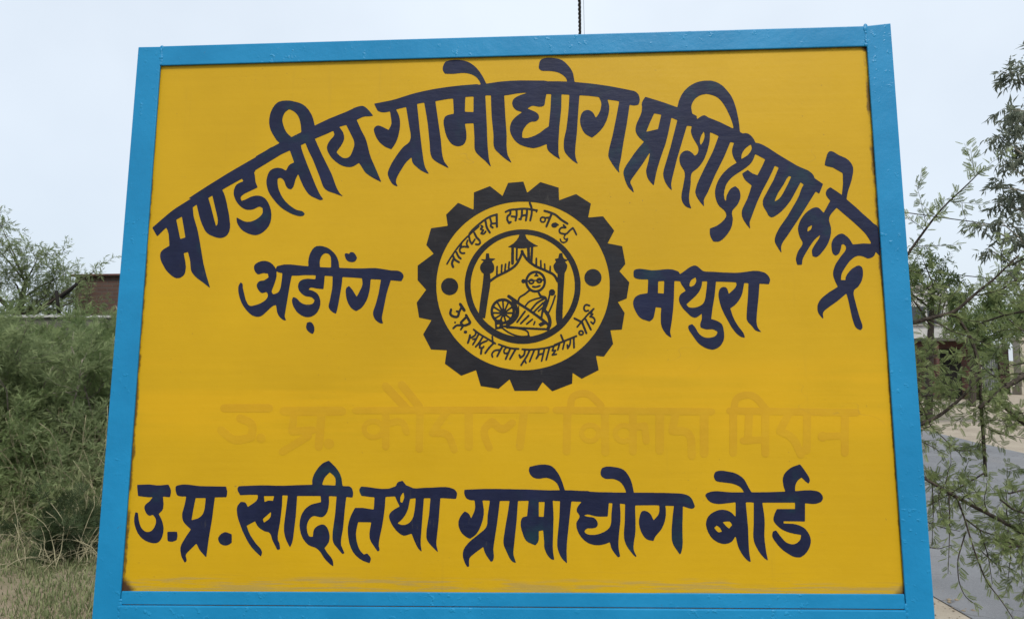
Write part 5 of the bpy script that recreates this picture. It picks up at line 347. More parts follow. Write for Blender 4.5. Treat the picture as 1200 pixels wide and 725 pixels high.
"ghost":[[-2071,4044,-2035,4032,-1999,4002,-1662,3593,-1646,3563,-1637,3536,-1628,3528,797,3528,834,3520,853,3510,869,3490,874,3456,867,3433,851,3413,806,3395,475,3396,459,3391,454,3377,371,2739,357,2706,340,2685,327,2676,296,2666,263,2670,232,2690,213,2726,208,2759,287,3371,288,3388,283,3395,-514,3396,-633,3390,-638,3371,-636,2754,-649,2711,-666,2687,-681,2677,-714,2667,-748,2672,-775,2691,-793,2721,-800,2747,-807,3386,-813,3392,-824,3393,-1086,3392,-1097,3382,-1191,3252,-1298,3095,-1291,3089,-1209,3081,-1165,3068,-1134,3055,-1086,3019,-1062,2995,-1038,2962,-1001,2887,-943,2724,-937,2691,-942,2661,-950,2648,-971,2628,-1001,2618,-1029,2621,-1042,2628,-1059,2640,-1080,2667,-1147,2851,-1170,2891,-1197,2918,-1228,2934,-1262,2939,-1439,2937,-1473,2948,-1494,2961,-1513,2991,-1516,3028,-1503,3062,-1409,3205,-1290,3373,-1285,3383,-1287,3389,-1602,3392,-1612,3391,-1619,3385,-1623,3334,-1622,3219,-1625,3189,-1623,3075,-1626,3045,-1624,2928,-1628,2705,-1639,2669,-1651,2652,-1676,2635,-1704,2631,-1727,2634,-1755,2652,-1771,2679,-1777,2709,-1779,2815,-1777,2845,-1776,3250,-1773,3280,-1775,3375,-1778,3388,-1783,3392,-1801,3393,-2301,3390,-2307,3386,-2309,3376,-2308,3292,-2302,3279,-2292,3278,-2224,3297,-2173,3306,-2104,3305,-2056,3293,-2014,3271,-1997,3258,-1960,3214,-1939,3170,-1900,3063,-1896,3022,-1906,2996,-1920,2979,-1930,2974,-1947,2968,-1964,2968,-1982,2972,-1999,2982,-2028,3019,-2072,3137,-2088,3158,-2105,3167,-2129,3172,-2167,3171,-2299,3134,-2304,3117,-2297,2753,-2311,2713,-2330,2689,-2363,2676,-2392,2679,-2427,2700,-2440,2723,-2449,2749,-2454,2916,-2460,2930,-2527,2895,-2589,2880,-2657,2879,-2702,2890,-2740,2905,-2775,2925,-2814,2961,-2846,3008,-2858,3035,-2865,3068,-2866,3108,-2862,3139,-2840,3192,-2821,3219,-2797,3244,-2742,3278,-2705,3292,-2667,3299,-2609,3300,-2578,3296,-2540,3284,-2505,3269,-2474,3249,-2466,3249,-2462,3265,-2464,3373,-2467,3387,-2487,3392,-2997,3391,-3032,3400,-3054,3416,-3071,3443,-3072,3473,-3061,3497,-3048,3509,-3031,3518,-2997,3526,-2776,3525,-2742,3528,-2146,3526,-2129,3530,-2128,3534,-2134,3545,-2457,3879,-2476,3920,-2477,3950,-2473,3967,-2460,3991,-2439,4007,-2428,4012,-2401,4016,-2383,4014,-2359,4004,-2333,3987,-2312,3967,-1960,3601,-1926,3564,-1906,3533,-1892,3529,-1835,3530,-1832,3537,-1840,3550,-2130,3901,-2148,3935,-2152,3949,-2153,3983,-2138,4016,-2104,4039],[1540,3849,1594,3847,1652,3834,1698,3815,1728,3799,1768,3769,1941,3596,1960,3563,1966,3539,1963,3516,1971,3508,2557,3502,2590,3498,2897,3497,2930,3494,3236,3493,3269,3489,3572,3488,3608,3485,3913,3484,3943,3480,4052,3479,4091,3467,4110,3449,4119,3428,4120,3408,4111,3379,4086,3354,4046,3342,3996,3340,3988,3329,3959,2620,3945,2568,3922,2542,3908,2534,3881,2526,3849,2529,3823,2544,3812,2555,3799,2581,3792,2614,3819,3327,3818,3338,3811,3344,3619,3345,3586,3349,3430,3348,3421,3334,3372,3133,3373,3120,3379,3115,3452,3118,3495,3113,3531,3106,3577,3089,3612,3068,3646,3033,3685,2971,3699,2931,3711,2869,3716,2797,3710,2650,3714,2575,3705,2536,3695,2516,3673,2497,3640,2486,3611,2490,3587,2506,3577,2519,3563,2552,3560,2571,3557,2663,3562,2735,3561,2827,3548,2896,3522,2938,3499,2954,3460,2963,3314,2960,3272,2965,3232,2978,3213,2995,3203,3015,3199,3067,3262,3332,3264,3345,3258,3352,3142,3353,3132,3351,3128,3345,3105,2673,3093,2631,3076,2608,3058,2595,3025,2585,2992,2589,2963,2608,2945,2641,2937,2677,2957,3333,2954,3349,2946,3354,2909,3358,2613,3359,2597,3354,2594,3340,2590,3208,2595,3192,2605,3191,2725,3214,2752,3211,2772,3205,2786,3194,2798,3177,2810,3138,2834,2851,2822,2808,2799,2785,2769,2776,2743,2779,2726,2788,2711,2805,2698,2835,2676,3055,2671,3060,2661,3061,2591,3045,2586,3029,2575,2651,2565,2618,2554,2602,2532,2583,2499,2574,2469,2580,2448,2595,2440,2605,2427,2631,2423,2658,2426,2799,2422,2809,2415,2810,2369,2796,2315,2792,2269,2798,2220,2817,2180,2844,2151,2875,2126,2921,2113,2974,2114,3017,2122,3050,2134,3080,2162,3123,2210,3162,2248,3182,2292,3195,2325,3199,2379,3194,2425,3180,2433,3182,2437,3198,2441,3344,2438,3358,2426,3362,2262,3363,2233,3367,2065,3367,2052,3364,2047,3352,2043,3206,2046,3173,2041,2638,2028,2596,2008,2573,1985,2561,1961,2558,1935,2563,1909,2582,1894,2609,1886,2642,1889,2839,1887,2922,1883,2937,1832,2866,1780,2826,1750,2813,1713,2803,1690,2799,1647,2799,1613,2805,1577,2818,1553,2830,1511,2862,1486,2893,1468,2929,1455,2982,1456,3025,1461,3052,1476,3088,1501,3128,1542,3164,1566,3179,1593,3192,1627,3201,1677,3207,1711,3204,1757,3191,1781,3181,1814,3160,1838,3137,1883,3074,1887,3097,1891,3253,1888,3364,1875,3371,1583,3372,1546,3375,1328,3376,1318,3373,1314,3368,1309,3341,1285,2656,1270,2613,1246,2588,1213,2576,1176,2582,1154,2596,1146,2606,1137,2626,1129,2666,1153,3372,1143,3380,1015,3381,981,3389,958,3405,944,3426,940,3443,942,3469,952,3489,966,3503,983,3513,1013,3520,1189,3520,1215,3517,1226,3520,1230,3529,1232,3585,1246,3669,1272,3723,1306,3763,1364,3805,1402,3822,1470,3842],[4724,3801,4800,3801,4846,3793,4888,3778,4962,3734,5026,3670,5152,3507,5163,3488,5173,3483,6835,3453,6851,3451,6883,3438,6903,3412,6908,3382,6899,3353,6875,3330,6855,3321,6829,3316,6696,3316,6686,3313,6682,3308,6635,2627,6620,2579,6593,2553,6570,2544,6557,2543,6525,2550,6505,2566,6494,2585,6487,2624,6501,2851,6497,2866,6446,2869,6228,2863,6218,2861,6181,2840,6145,2835,6116,2842,6090,2858,6072,2884,6065,2910,6067,2946,6080,2976,6093,2993,6109,3005,6140,3019,6160,3022,6183,3019,6221,3002,6233,3000,6435,3003,6507,3009,6513,3024,6531,3302,6530,3313,6524,3319,6439,3323,6016,3328,5987,3331,5974,3330,5968,3326,5959,3271,5918,2703,5911,2660,5899,2628,5882,2607,5845,2590,5803,2591,5791,2550,5777,2530,5763,2519,5730,2508,5695,2515,5674,2531,5655,2556,5576,2755,5548,2807,5515,2851,5487,2876,5451,2899,5316,2964,5290,2987,5277,3010,5276,3046,5285,3079,5421,3318,5426,3331,5424,3337,5415,3340,5307,3343,5182,3344,5169,3343,5162,3336,5123,2612,5112,2577,5099,2556,5082,2542,5049,2532,5023,2535,4997,2551,4986,2564,4976,2587,4973,2619,4981,2785,4977,2797,4961,2800,4787,2790,4721,2778,4682,2784,4633,2782,4601,2792,4579,2811,4570,2832,4569,2845,4571,2864,4580,2884,4606,2907,4651,2920,4658,2929,4694,3337,4692,3347,4683,3351,4561,3356,4548,3353,4542,3338,4509,2620,4495,2580,4469,2555,4436,2544,4410,2547,4397,2553,4378,2568,4365,2590,4359,2626,4391,3351,4387,3360,4361,3374,4347,3388,4336,3414,4337,3441,4349,3465,4360,3477,4379,3488,4416,3496,4423,3501,4439,3583,4456,3639,4481,3683,4522,3726,4556,3750,4617,3779,4661,3792],[1538,3709,1501,3705,1454,3692,1423,3677,1396,3655,1382,3632,1374,3588,1372,3531,1377,3519,1387,3516,1532,3516,1569,3512,1797,3511,1813,3516,1811,3523,1796,3540,1700,3641,1649,3681,1592,3704],[4714,3662,4678,3654,4637,3639,4599,3612,4586,3593,4577,3569,4566,3506,4571,3496,4644,3491,4844,3490,4877,3487,4966,3487,4978,3491,4974,3505,4915,3582,4865,3630,4823,3652,4803,3658,4774,3663],[-5689,3595,-4771,3593,-4740,3586,-4707,3569,-4687,3544,-4679,3506,-4687,3472,-4706,3450,-4723,3440,-4767,3427,-5670,3430,-5712,3442,-5735,3456,-5757,3483,-5763,3500,-5764,3534,-5751,3565,-5720,3587],[-4462,3540,-3284,3537,-3253,3530,-3220,3515,-3195,3484,-3185,3447,-3195,3406,-3214,3384,-3235,3371,-3276,3359,-3583,3358,-3599,3353,-3604,3323,-3631,2872,-3630,2815,-3639,2744,-3653,2708,-3675,2684,-3712,2670,-3746,2675,-3778,2695,-3796,2724,-3805,2765,-3791,3006,-3793,3018,-3800,3021,-3867,2993,-3863,2959,-3869,2929,-3878,2916,-3906,2888,-4402,2588,-4439,2577,-4460,2577,-4481,2582,-4506,2598,-4525,2632,-4527,2655,-4523,2668,-4513,2689,-4493,2709,-4077,2963,-4062,2973,-4058,2980,-4065,2984,-4082,2985,-4258,2972,-4300,2981,-4331,3004,-4343,3025,-4351,3068,-4327,3335,-4329,3356,-4343,3361,-4444,3361,-4486,3372,-4523,3397,-4542,3431,-4543,3475,-4527,3509,-4496,3531],[-5364,3386,-5342,3387,-5307,3382,-5186,3342,-5118,3311,-5055,3263,-5021,3215,-5007,3185,-4997,3141,-4992,3110,-4993,3063,-5005,2931,-5018,2894,-5044,2867,-5085,2850,-5306,2803,-5389,2799,-5438,2805,-5480,2815,-5519,2830,-5588,2868,-5647,2912,-5766,3010,-5788,3038,-5801,3061,-5803,3085,-5801,3099,-5789,3126,-5780,3136,-5756,3151,-5722,3157,-5697,3151,-5665,3137,-5511,3013,-5472,2987,-5429,2970,-5387,2964,-5321,2968,-5176,3002,-5169,3019,-5162,3104,-5166,3131,-5179,3155,-5195,3167,-5223,3181,-5369,3232,-5402,3257,-5423,3288,-5427,3325,-5413,3356,-5390,3377],[4857,3350,4849,3340,4843,3294,4816,2998,4813,2932,4830,2928,4981,2938,4988,2944,4990,2955,5009,3339,5005,3345,4995,3347],[5608,3334,5597,3325,5564,3268,5458,3082,5456,3072,5462,3065,5511,3042,5567,3010,5614,2973,5641,2944,5695,2862,5725,2800,5752,2729,5761,2717,5767,2729,5776,2823,5810,3324,5804,3331,5765,3335],[-4162,3360,-4171,3352,-4189,3142,-4185,3130,-4140,3130,-3870,3149,-3835,3143,-3814,3134,-3793,3118,-3787,3121,-3772,3344,-3777,3356,-3795,3359],[-268,3306,-242,3305,-202,3287,-91,3178,-60,3161,-39,3161,-16,3173,86,3255,130,3276,161,3276,191,3262,210,3238,217,3204,209,3174,187,3146,96,3070,38,3033,-16,3015,-39,3011,-87,3015,-113,3022,-151,3039,-180,3059,-259,3130,-269,3127,-311,3092,-335,3059,-342,3026,-341,3002,-324,2939,-251,2766,-244,2727,-253,2694,-270,2674,-286,2663,-313,2657,-339,2661,-352,2667,-368,2680,-391,2714,-410,2767,-462,2883,-476,2923,-488,2973,-491,3056,-475,3116,-435,3177,-391,3221,-317,3284,-286,3301],[-2658,3196,-2689,3187,-2709,3177,-2733,3159,-2749,3138,-2759,3115,-2763,3091,-2753,3051,-2740,3030,-2722,3013,-2673,2988,-2622,2979,-2591,2983,-2560,2993,-2523,3019,-2499,3054,-2492,3091,-2503,3128,-2526,3160,-2568,3186,-2610,3197],[1655,3104,1615,3092,1580,3065,1560,3028,1555,3005,1558,2985,1572,2949,1605,2917,1635,2904,1665,2898,1702,2902,1739,2918,1769,2945,1780,2965,1787,2985,1788,3021,1774,3054,1745,3084,1719,3098,1695,3104],[2309,3096,2266,3080,2249,3068,2232,3050,2217,3017,2213,2994,2217,2967,2236,2933,2252,2917,2272,2904,2308,2893,2344,2893,2364,2896,2405,2917,2428,2944,2432,3043,2415,3067,2383,3088,2349,3097],[-4923,3005,-4888,3006,-4852,2994,-4823,2968,-4808,2938,-4803,2911,-4812,2873,-4841,2840,-4872,2826,-4914,2826,-4946,2839,-4974,2864,-4990,2898,-4993,2931,-4978,2968,-4968,2982,-4950,2995],[-3542,2905,-3503,2906,-3464,2891,-3446,2878,-3432,2861,-3422,2844,-3414,2821,-3413,2788,-3426,2750,-3439,2733,-3456,2720,-3493,2704,-3534,2703,-3571,2718,-3604,2748,-3621,2784,-3625,2818,-3610,2858,-3582,2888]]}
def paint(name, loops, mat, parent, y):
    """a film of brush paint: filled outline with holes, a fraction of a millimetre proud of the sheet"""
    L = [[Vector((x * 1e-4, z * 1e-4, 0)) for x, z in zip(lp[0::2], lp[1::2])] for lp in loops]
    # group every hole with the outline around it
    def area(p): return .5 * sum(p[i - 1].x * p[i].y - p[i].x * p[i - 1].y for i in range(len(p)))
    def inside(q, p):
        c = False
        for i in range(len(p)):
            a, b_ = p[i - 1], p[i]
            if (a.y > q.y) != (b_.y > q.y) and q.x < (b_.x - a.x) * (q.y - a.y) / (b_.y - a.y) + a.x: c = not c
        return c
    depth = [sum(inside(p[0], q) for q in L if q is not p) for p in L]
    V, F = [], []
    for i, p in enumerate(L):
        if depth[i] % 2: continue
        holes = [q for j, q in enumerate(L) if depth[j] == depth[i] + 1 and inside(q[0], p)]
        pieces = [p] + holes
        tris = geometry.tessellate_polygon(pieces)
        base = len(V); flat = [w for q in pieces for w in q]
        V += [(w.x, y, w.y + OFF) for w in flat]
        for t in tris:
            a, b_, c = (flat[k] for k in t)
            cr = (b_ - a).cross(c - a).z
            F.append(tuple(base + k for k in (t if cr > 0 else t[::-1])))
        # thin rim down to the sheet
        k0 = 0
        for q in pieces:
            n = len(q); rb = len(V); V += [(w.x, PY, w.y + OFF) for w in q]
            for k in range(n): F.append((base + k0 + k, base + k0 + (k + 1) % n, rb + (k + 1) % n, rb + k))
            k0 += n
    return mesh(name, V, F, mat, parent)
LY = 0.0059
paint('faded_line', DATA['ghost'], M['ghost'], root, PY - .0003)['label'] = 'older line of lettering painted over in yellow, barely showing'
for key, lab in [('word_mandaliya', 'first navy word of the arched top line, climbing from the left'), ('word_gramodyog_top', 'second navy word, at the crown of the arched top line'), ('word_prashikshan', 'third navy word of the arched top line, with a wide loop'), ('word_kendra', 'last navy word of the arched top line, dropping to the right edge'), ('word_aring', 'navy word left of the emblem'), ('word_mathura', 'navy word right of the emblem'), ('word_u_pra', 'two navy abbreviated letters with dots that open the bottom line'), ('word_khadi', 'navy word after the two dots in the bottom line'), ('word_tatha', 'short navy word third in the bottom line'), ('word_gramodyog_bottom', 'longest navy word of the bottom line'), ('word_board', 'last navy word of the bottom line')]:
    o = paint('painted_word', DATA[key], M['navy'], root, LY); o['label'] = lab
em = paint('emblem', DATA['gear'], M['black'], root, LY); em['label'] = 'black toothed wheel emblem in the middle of the board'
paint('emblem_ring', DATA['emblem_ring'], M['black'], em, LY + .00012)
paint('emblem_picture', DATA['emblem_picture'], M['black'], em, LY - .00005)
paint('emblem_dot', DATA['emblem_dot_left'], M['black'], em, LY); paint('emblem_dot', DATA['emblem_dot_right'], M['black'], em, LY)
paint('emblem_motto', DATA['motto_top'], M['black'], em, LY - .00012); paint('emblem_motto', DATA['motto_bottom'], M['black'], em, LY - .0001)

# ------------------------------------------------------------------ plants
def unit(v): return v / (np.linalg.norm(v, axis=-1, keepdims=True) + 1e-9)

def shoot(rng, p, d, L, n, wob, trop):
    """a wandering twig of n segments; trop pulls each step (gravity or light)"""
    P = [np.array(p, float)]; d = unit(np.array(d, float)); tr = np.array(trop, float)
    for _ in range(n):
        d = unit(d + rng.normal(0, wob, 3) + tr); P.append(P[-1] + d * L / n)
    return np.array(P)

def resample(P, rad, n):
    P = np.asarray(P, float); s = np.r_[0, np.cumsum(np.linalg.norm(np.diff(P, axis=0), axis=1))]; u = np.linspace(0, s[-1], n)
    # Catmull-like smoothing by cubic interpolation of the knots
    Q = np.stack([np.interp(u, s, P[:, k]) for k in range(3)], 1)
    for _ in range(2): Q[1:-1] = .25 * Q[:-2] + .5 * Q[1:-1] + .25 * Q[2:]
    return Q, np.interp(u, s, rad)

def side_shoots(rng, lines, per_m, L, Lvar, spread, wob, trop, taper=.5, nseg=5, start=.15, jitter=1.0):
    """children along every line; returns list of (P, radii)"""
    out = []
    for P, rad in lines:
        seg = np.linalg.norm(np.diff(P, axis=0), axis=1); tot = seg.sum(); s = np.r_[0, np.cumsum(seg)]
        k = max(1, rng.poisson(per_m * tot))
        for u in rng.uniform(start, 1, k) * tot:
            i = min(np.searchsorted(s, u) - 1, len(P) - 2); i = max(i, 0)
            q = P[i] + (P[i + 1] - P[i]) * (u - s[i]) / (seg[i] + 1e-9); t = unit(P[i + 1] - P[i])
            a = unit(np.cross(t, rng.normal(0, 1, 3))); an = R(spread) * rng.uniform(.7, 1.3)
            d = t * math.cos(an) + a * math.sin(an)
            r0 = max(np.interp(u, s, rad) * taper, .0011)
            l_ = L * rng.uniform(1 - Lvar, 1 + Lvar) * (1.1 - .55 * u / tot)
            out.append((shoot(rng, q, d, l_, nseg, wob, trop), np.linspace(r0, r0 * .35, nseg + 1)))
    return out

def leaf_frames(rng, lines, step, angle, droop, start=.1):
    """positions, axes of leaves set alternately along twigs"""
    O, X = [], []
    for P, rad in lines:
        seg = np.linalg.norm(np.diff(P, axis=0), axis=1); tot = seg.sum(); s = np.r_[0, np.cumsum(seg)]
        us = np.arange(start * tot, tot, step); 
        if len(us) == 0: us = np.array([tot])
        us = np.clip(us + rng.uniform(-.3, .3, len(us)) * step, 0, tot)
        q = np.stack([np.interp(us, s, P[:, k]) for k in range(3)], 1)
        i = np.clip(np.searchsorted(s, us) - 1, 0, len(P) - 2); t = unit(P[i + 1] - P[i])
        a = unit(np.cross(t, rng.normal(0, 1, (len(us), 3)))); an = np.radians(angle) * rng.uniform(.6, 1.3, len(us))[:, None]
        d = t * np.cos(an) + a * np.sin(an); d[:, 2] -= droop * rng.uniform(.5, 1.4, len(us)); O.append(q); X.append(unit(d))
    return np.concatenate(O), np.concatenate(X)

def place(rng, tpl, O, X, size, var=.3, flat=.0):
    """instance quad template (m,4,3) at frames; returns quads and tints"""
    N = len(O); rv = rng.normal(0, 1, (N, 3)); rv[:, 2] += flat
    Z = unit(rv - (rv * X).sum(1)[:, None] * X); Y = np.cross(Z, X); s = size * rng.uniform(1 - var, 1 + var, N)
    B = np.stack([X, Y, Z], 1) * s[:, None, None]
    V = np.einsum('mvk,nkj->nmvj', tpl, B) + O[:, None, None, :]
    t = np.repeat(rng.uniform(0, 1, N), len(tpl)) * .75 + rng.uniform(0, .25, N * len(tpl))
    return V.reshape(-1, 4, 3), t

def tpl_pinnate(pairs=7, ll=.25, lw=.15, fold=.35):
    q = [[(0, -.008, 0), (1, -.004, -.06), (1, .004, -.06), (0, .008, 0)]]
    for k in range(pairs):
        x = .16 + .84 * (k + .5) / pairs; l_ = ll * (1 - .45 * abs(k / (pairs - 1) - .42)); zz = -.06 * x
        for s in (-1, 1):
            w = lw
            q.append([(x - w * .35, .004 * s, zz), (x + w * .1 + l_ * .18, s * l_ * .55, zz + fold * l_ * .6), (x + l_ * .42 + w * .3, s * l_, zz + fold * l_ * .75), (x + w * 1.05, s * l_ * .42, zz + fold * l_ * .3)])
    return np.array(q, float)
def tpl_bipinnate(pairs=3):
    p = tpl_pinnate(4, .30, .20); out = [np.array([[(0, -.006, 0), (.6, -.004, 0), (.6, .004, 0), (0, .006, 0)]])]
    for k in range(pairs):
        x = .18 + .42 * k / max(1, pairs - 1)
        for s in (-1, 1):
            a = R(48) * s; ca, sa = math.cos(a), math.sin(a); l_ = .52 * (1 - .18 * abs(k - 1.2))
            m = np.array([[ca, sa, 0], [-sa, ca, 0], [0, 0, 1]])
            out.append((p * l_) @ m + np.array([x, 0, 0]))
    return np.concatenate(out)
def tpl_feather(n=7, rs=2):
    rr = np.random.default_rng(rs); q = []
    for k in range(n):
        a = rr.uniform(-.5, .5); b_ = rr.uniform(-.45, .45); l_ = rr.uniform(.45, .8); x0 = rr.uniform(0, .5); w = .034
        d = np.array([math.cos(a) * math.cos(b_), math.sin(a), math.sin(b_)]) * l_; s = np.array([x0, 0, 0]); n_ = np.array([-math.sin(a), math.cos(a), 0]) * w
        q.append([s - n_ * .5, s + d * .5 - n_, s + d, s + d * .5 + n_])
    return np.array(q)
def tpl_lance(w=.13):
    return np.array([[(0, 0, 0), (.35, -w, .03), (1, 0, -.12), (.4, 0, -.05)], [(0, 0, 0), (.4, 0, -.05), (1, 0, -.12), (.35, w, .03)]], float)

M['acacia_leaf'] = leaf_mat('acacia_leaf', (.112, .155, .056), (.250, .298, .120), .5)
M['scrub_leaf'] = leaf_mat('scrub_leaf', (.145, .192, .088), (.280, .335, .165), .5, .7, .15)
M['scrub_dark_leaf'] = leaf_mat('scrub_dark_leaf', (.098, .150, .060), (.210, .270, .112), .5, .65, .2)
M['mesquite_leaf'] = leaf_mat('mesquite_leaf', (.130, .185, .076), (.250, .312, .135), .5, .65, .2)
M['euca_leaf'] = leaf_mat('eucalyptus_leaf', (.105, .132, .098), (.220, .245, .185), .5, .55, .3)
M['neem_leaf'] = leaf_mat('broad_leaf', (.060, .100, .032), (.145, .195, .068), .35, .55, .3)
M['grass'] = leaf_mat('dry_grass', (.100, .135, .055), (.245, .262, .135), .35, .8, .1)
M['shade_leaf'] = leaf_mat('hollow_shade_leaf', (.020, .034, .014), (.050, .072, .030), .3, .7, .2)  # leaf colour darkened to stand for the shade in the hollow
M['bark_dark'] = bark_mat('dark_bark', (.030, .024, .020), (.085, .070, .056), 60)
M['bark_grey'] = bark_mat('grey_bark', (.12, .105, .085), (.27, .24, .20), 14)
M['bark_pale'] = bark_mat('pale_bark', (.30, .27, .22), (.50, .46, .40), 8)
M['twig_dry'] = bark_mat('dry_twig', (.20, .18, .11), (.36, .33, .21), 40)

def crown(name, rng, lines, tpl, mat, parent, step, size, angle=55, droop=.1, var=.35, flat=.4, start=.1):
    O, X = leaf_frames(rng, lines, step, angle, droop, start); V, t = place(rng, tpl, O, X, size, var, flat)
    return quads(name, V, mat, parent, t)

def shift(lines, base):
    return [(P - base, r_) for P, r_ in lines]

def make_plant(name, label, cat, base, build, group=None):
    """build(rng, add_wood, add_leaf) works in coordinates relative to the base"""
    o = empty(name, base); tag(o, label, cat, group); build(o); return o

# ---- thorn trees beside the board: limbs first, then twigs and feathery leaves
PIN, BIP, FEA, LAN = tpl_pinnate(), tpl_bipinnate(), tpl_feather(), tpl_lance()

def thorn_tree(name, label, base, trunk, limbs, seed, twig_per_m, hang, dens=1.0):
    base = np.array(base, float); rng = np.random.default_rng(seed); o = empty(name, tuple(base)); tag(o, label, 'tree', 'thorn trees beside the board')
    T = [resample(np.array(trunk, float)[:, :3] - base, np.array(trunk, float)[:, 3], 14)]
    tubes('trunk', T, M['bark_grey'], o, 9)
    main = [resample(np.array(l_, float)[:, :3] - base, np.array(l_, float)[:, 3], 4 * len(l_)) for l_ in limbs]
    for m_ in main: tubes('limb', [m_], M['bark_dark'], o, 6)
    hg = [resample(np.array(l_, float)[:, :3] - base, np.array(l_, float)[:, 3], 4 * len(l_)) for l_ in hang]
    tw = side_shoots(rng, main, twig_per_m, .20, .5, 58, .16, (0, 0, -.02), .32, 5)
    tw2 = side_shoots(rng, tw, 7, .10, .4, 50, .15, (0, 0, -.03), .45, 4)
    tag(tubes('twigs', hg + tw + tw2, M['bark_dark'], o, 4), kind='stuff')
    rng2 = np.random.default_rng(seed + 9)
    V1, t1 = place(rng2, PIN, *leaf_frames(rng2, tw + tw2, .0075 / dens, 55, .08), .028, .4, .5)
    if hg: V2, t2 = place(rng2, PIN, *leaf_frames(rng2, hg, .010, 55, .05, .02), .030, .3, .2)
    else: V2, t2 = V1[:0], t1[:0]
    V3, t3 = place(rng2, PIN, *leaf_frames(rng2, main, .016, 60, .05, .05), .036, .3, .3)
    tag(quads('crown', np.concatenate([V1, V2, V3]), M['acacia_leaf'], o, np.concatenate([t1, t2, t3])), kind='stuff')
    return o

thorn_tree('thorn_tree', 'feathery thorn tree standing close behind the board, branches reaching out past its right edge', (1.156, 3.0, 0.0), [(1.156, 3.0, -0.05, 0.034), (1.1468, 3.0, 0.9127, 0.034), (1.1564, 3.0, 1.3426, 0.028), (1.1785, 3.0, 1.5778, 0.02), (1.1775, 3.0, 1.8158, 0.008)],
  [[(1.1531, 2.95, 1.5102, 0.007), (1.3221, 2.9167, 1.7885, 0.0061), (1.3821, 2.8833, 1.8992, 0.0053), (1.4433, 2.85, 1.9978, 0.0044), (1.4927, 2.8167, 2.075, 0.0035), (1.5489, 2.7833, 2.1311, 0.0027), (1.6071, 2.75, 2.1983, 0.0018)], [(1.1752, 3.0, 1.5778, 0.011), (1.3453, 2.9833, 1.6264, 0.0101), (1.4367, 2.9667, 1.6482, 0.0092), (1.5008, 2.95, 1.6667, 0.0083), (1.5768, 2.9333, 1.6848, 0.0074), (1.601, 2.9167, 1.7097, 0.0066), (1.6451, 2.9, 1.757, 0.0057), (1.7011, 2.8833, 1.8036, 0.0048), (1.7342, 2.8667, 1.8435, 0.0039), (1.7798, 2.85, 1.8925, 0.003)], [(1.1601, 3.0, 1.1762, 0.012), (1.3595, 2.98, 1.2273, 0.0104), (1.4646, 2.96, 1.2616, 0.0088), (1.5037, 2.94, 1.2858, 0.0072), (1.5758, 2.92, 1.3515, 0.0056), (1.6481, 2.9, 1.4421, 0.004)], [(1.5857, 2.95, 1.6858, 0.006), (1.6399, 2.94, 1.589, 0.006), (1.6605, 2.93, 1.4741, 0.006), (1.653, 2.92, 1.3125, 0.006), (1.6502, 2.91, 1.1851, 0.006), (1.6447, 2.9, 1.0658, 0.006)], [(1.1551, 3.0, 1.044, 0.006), (1.3791, 2.9667, 1.0752, 0.005), (1.4733, 2.9333, 1.0479, 0.004), (1.5074, 2.9, 1.0026, 0.003)], [(1.1689, 3.0, 1.4095, 0.007), (1.3944, 3.0333, 1.4684, 0.0057), (1.5049, 3.0667, 1.4948, 0.0043), (1.5903, 3.1, 1.522, 0.003)], [(1.1651, 3.0, 1.3092, 0.007), (1.4206, 3.0667, 1.3314, 0.0057), (1.5556, 3.1333, 1.362, 0.0043), (1.6925, 3.2, 1.3445, 0.003)], [(1.1775, 3.0, 1.8158, 0.01), (1.1528, 3.1333, 2.1187, 0.0077), (1.0993, 3.2667, 2.3748, 0.0053), (1.0335, 3.4, 2.5725, 0.003)], [(1.1775, 3.0, 1.8158, 0.01), (0.9223, 3.1, 1.8297, 0.0077), (0.7388, 3.2, 1.9532, 0.0053), (0.5386, 3.3, 2.0468, 0.003)]],
  11, 24, [], 1.0)
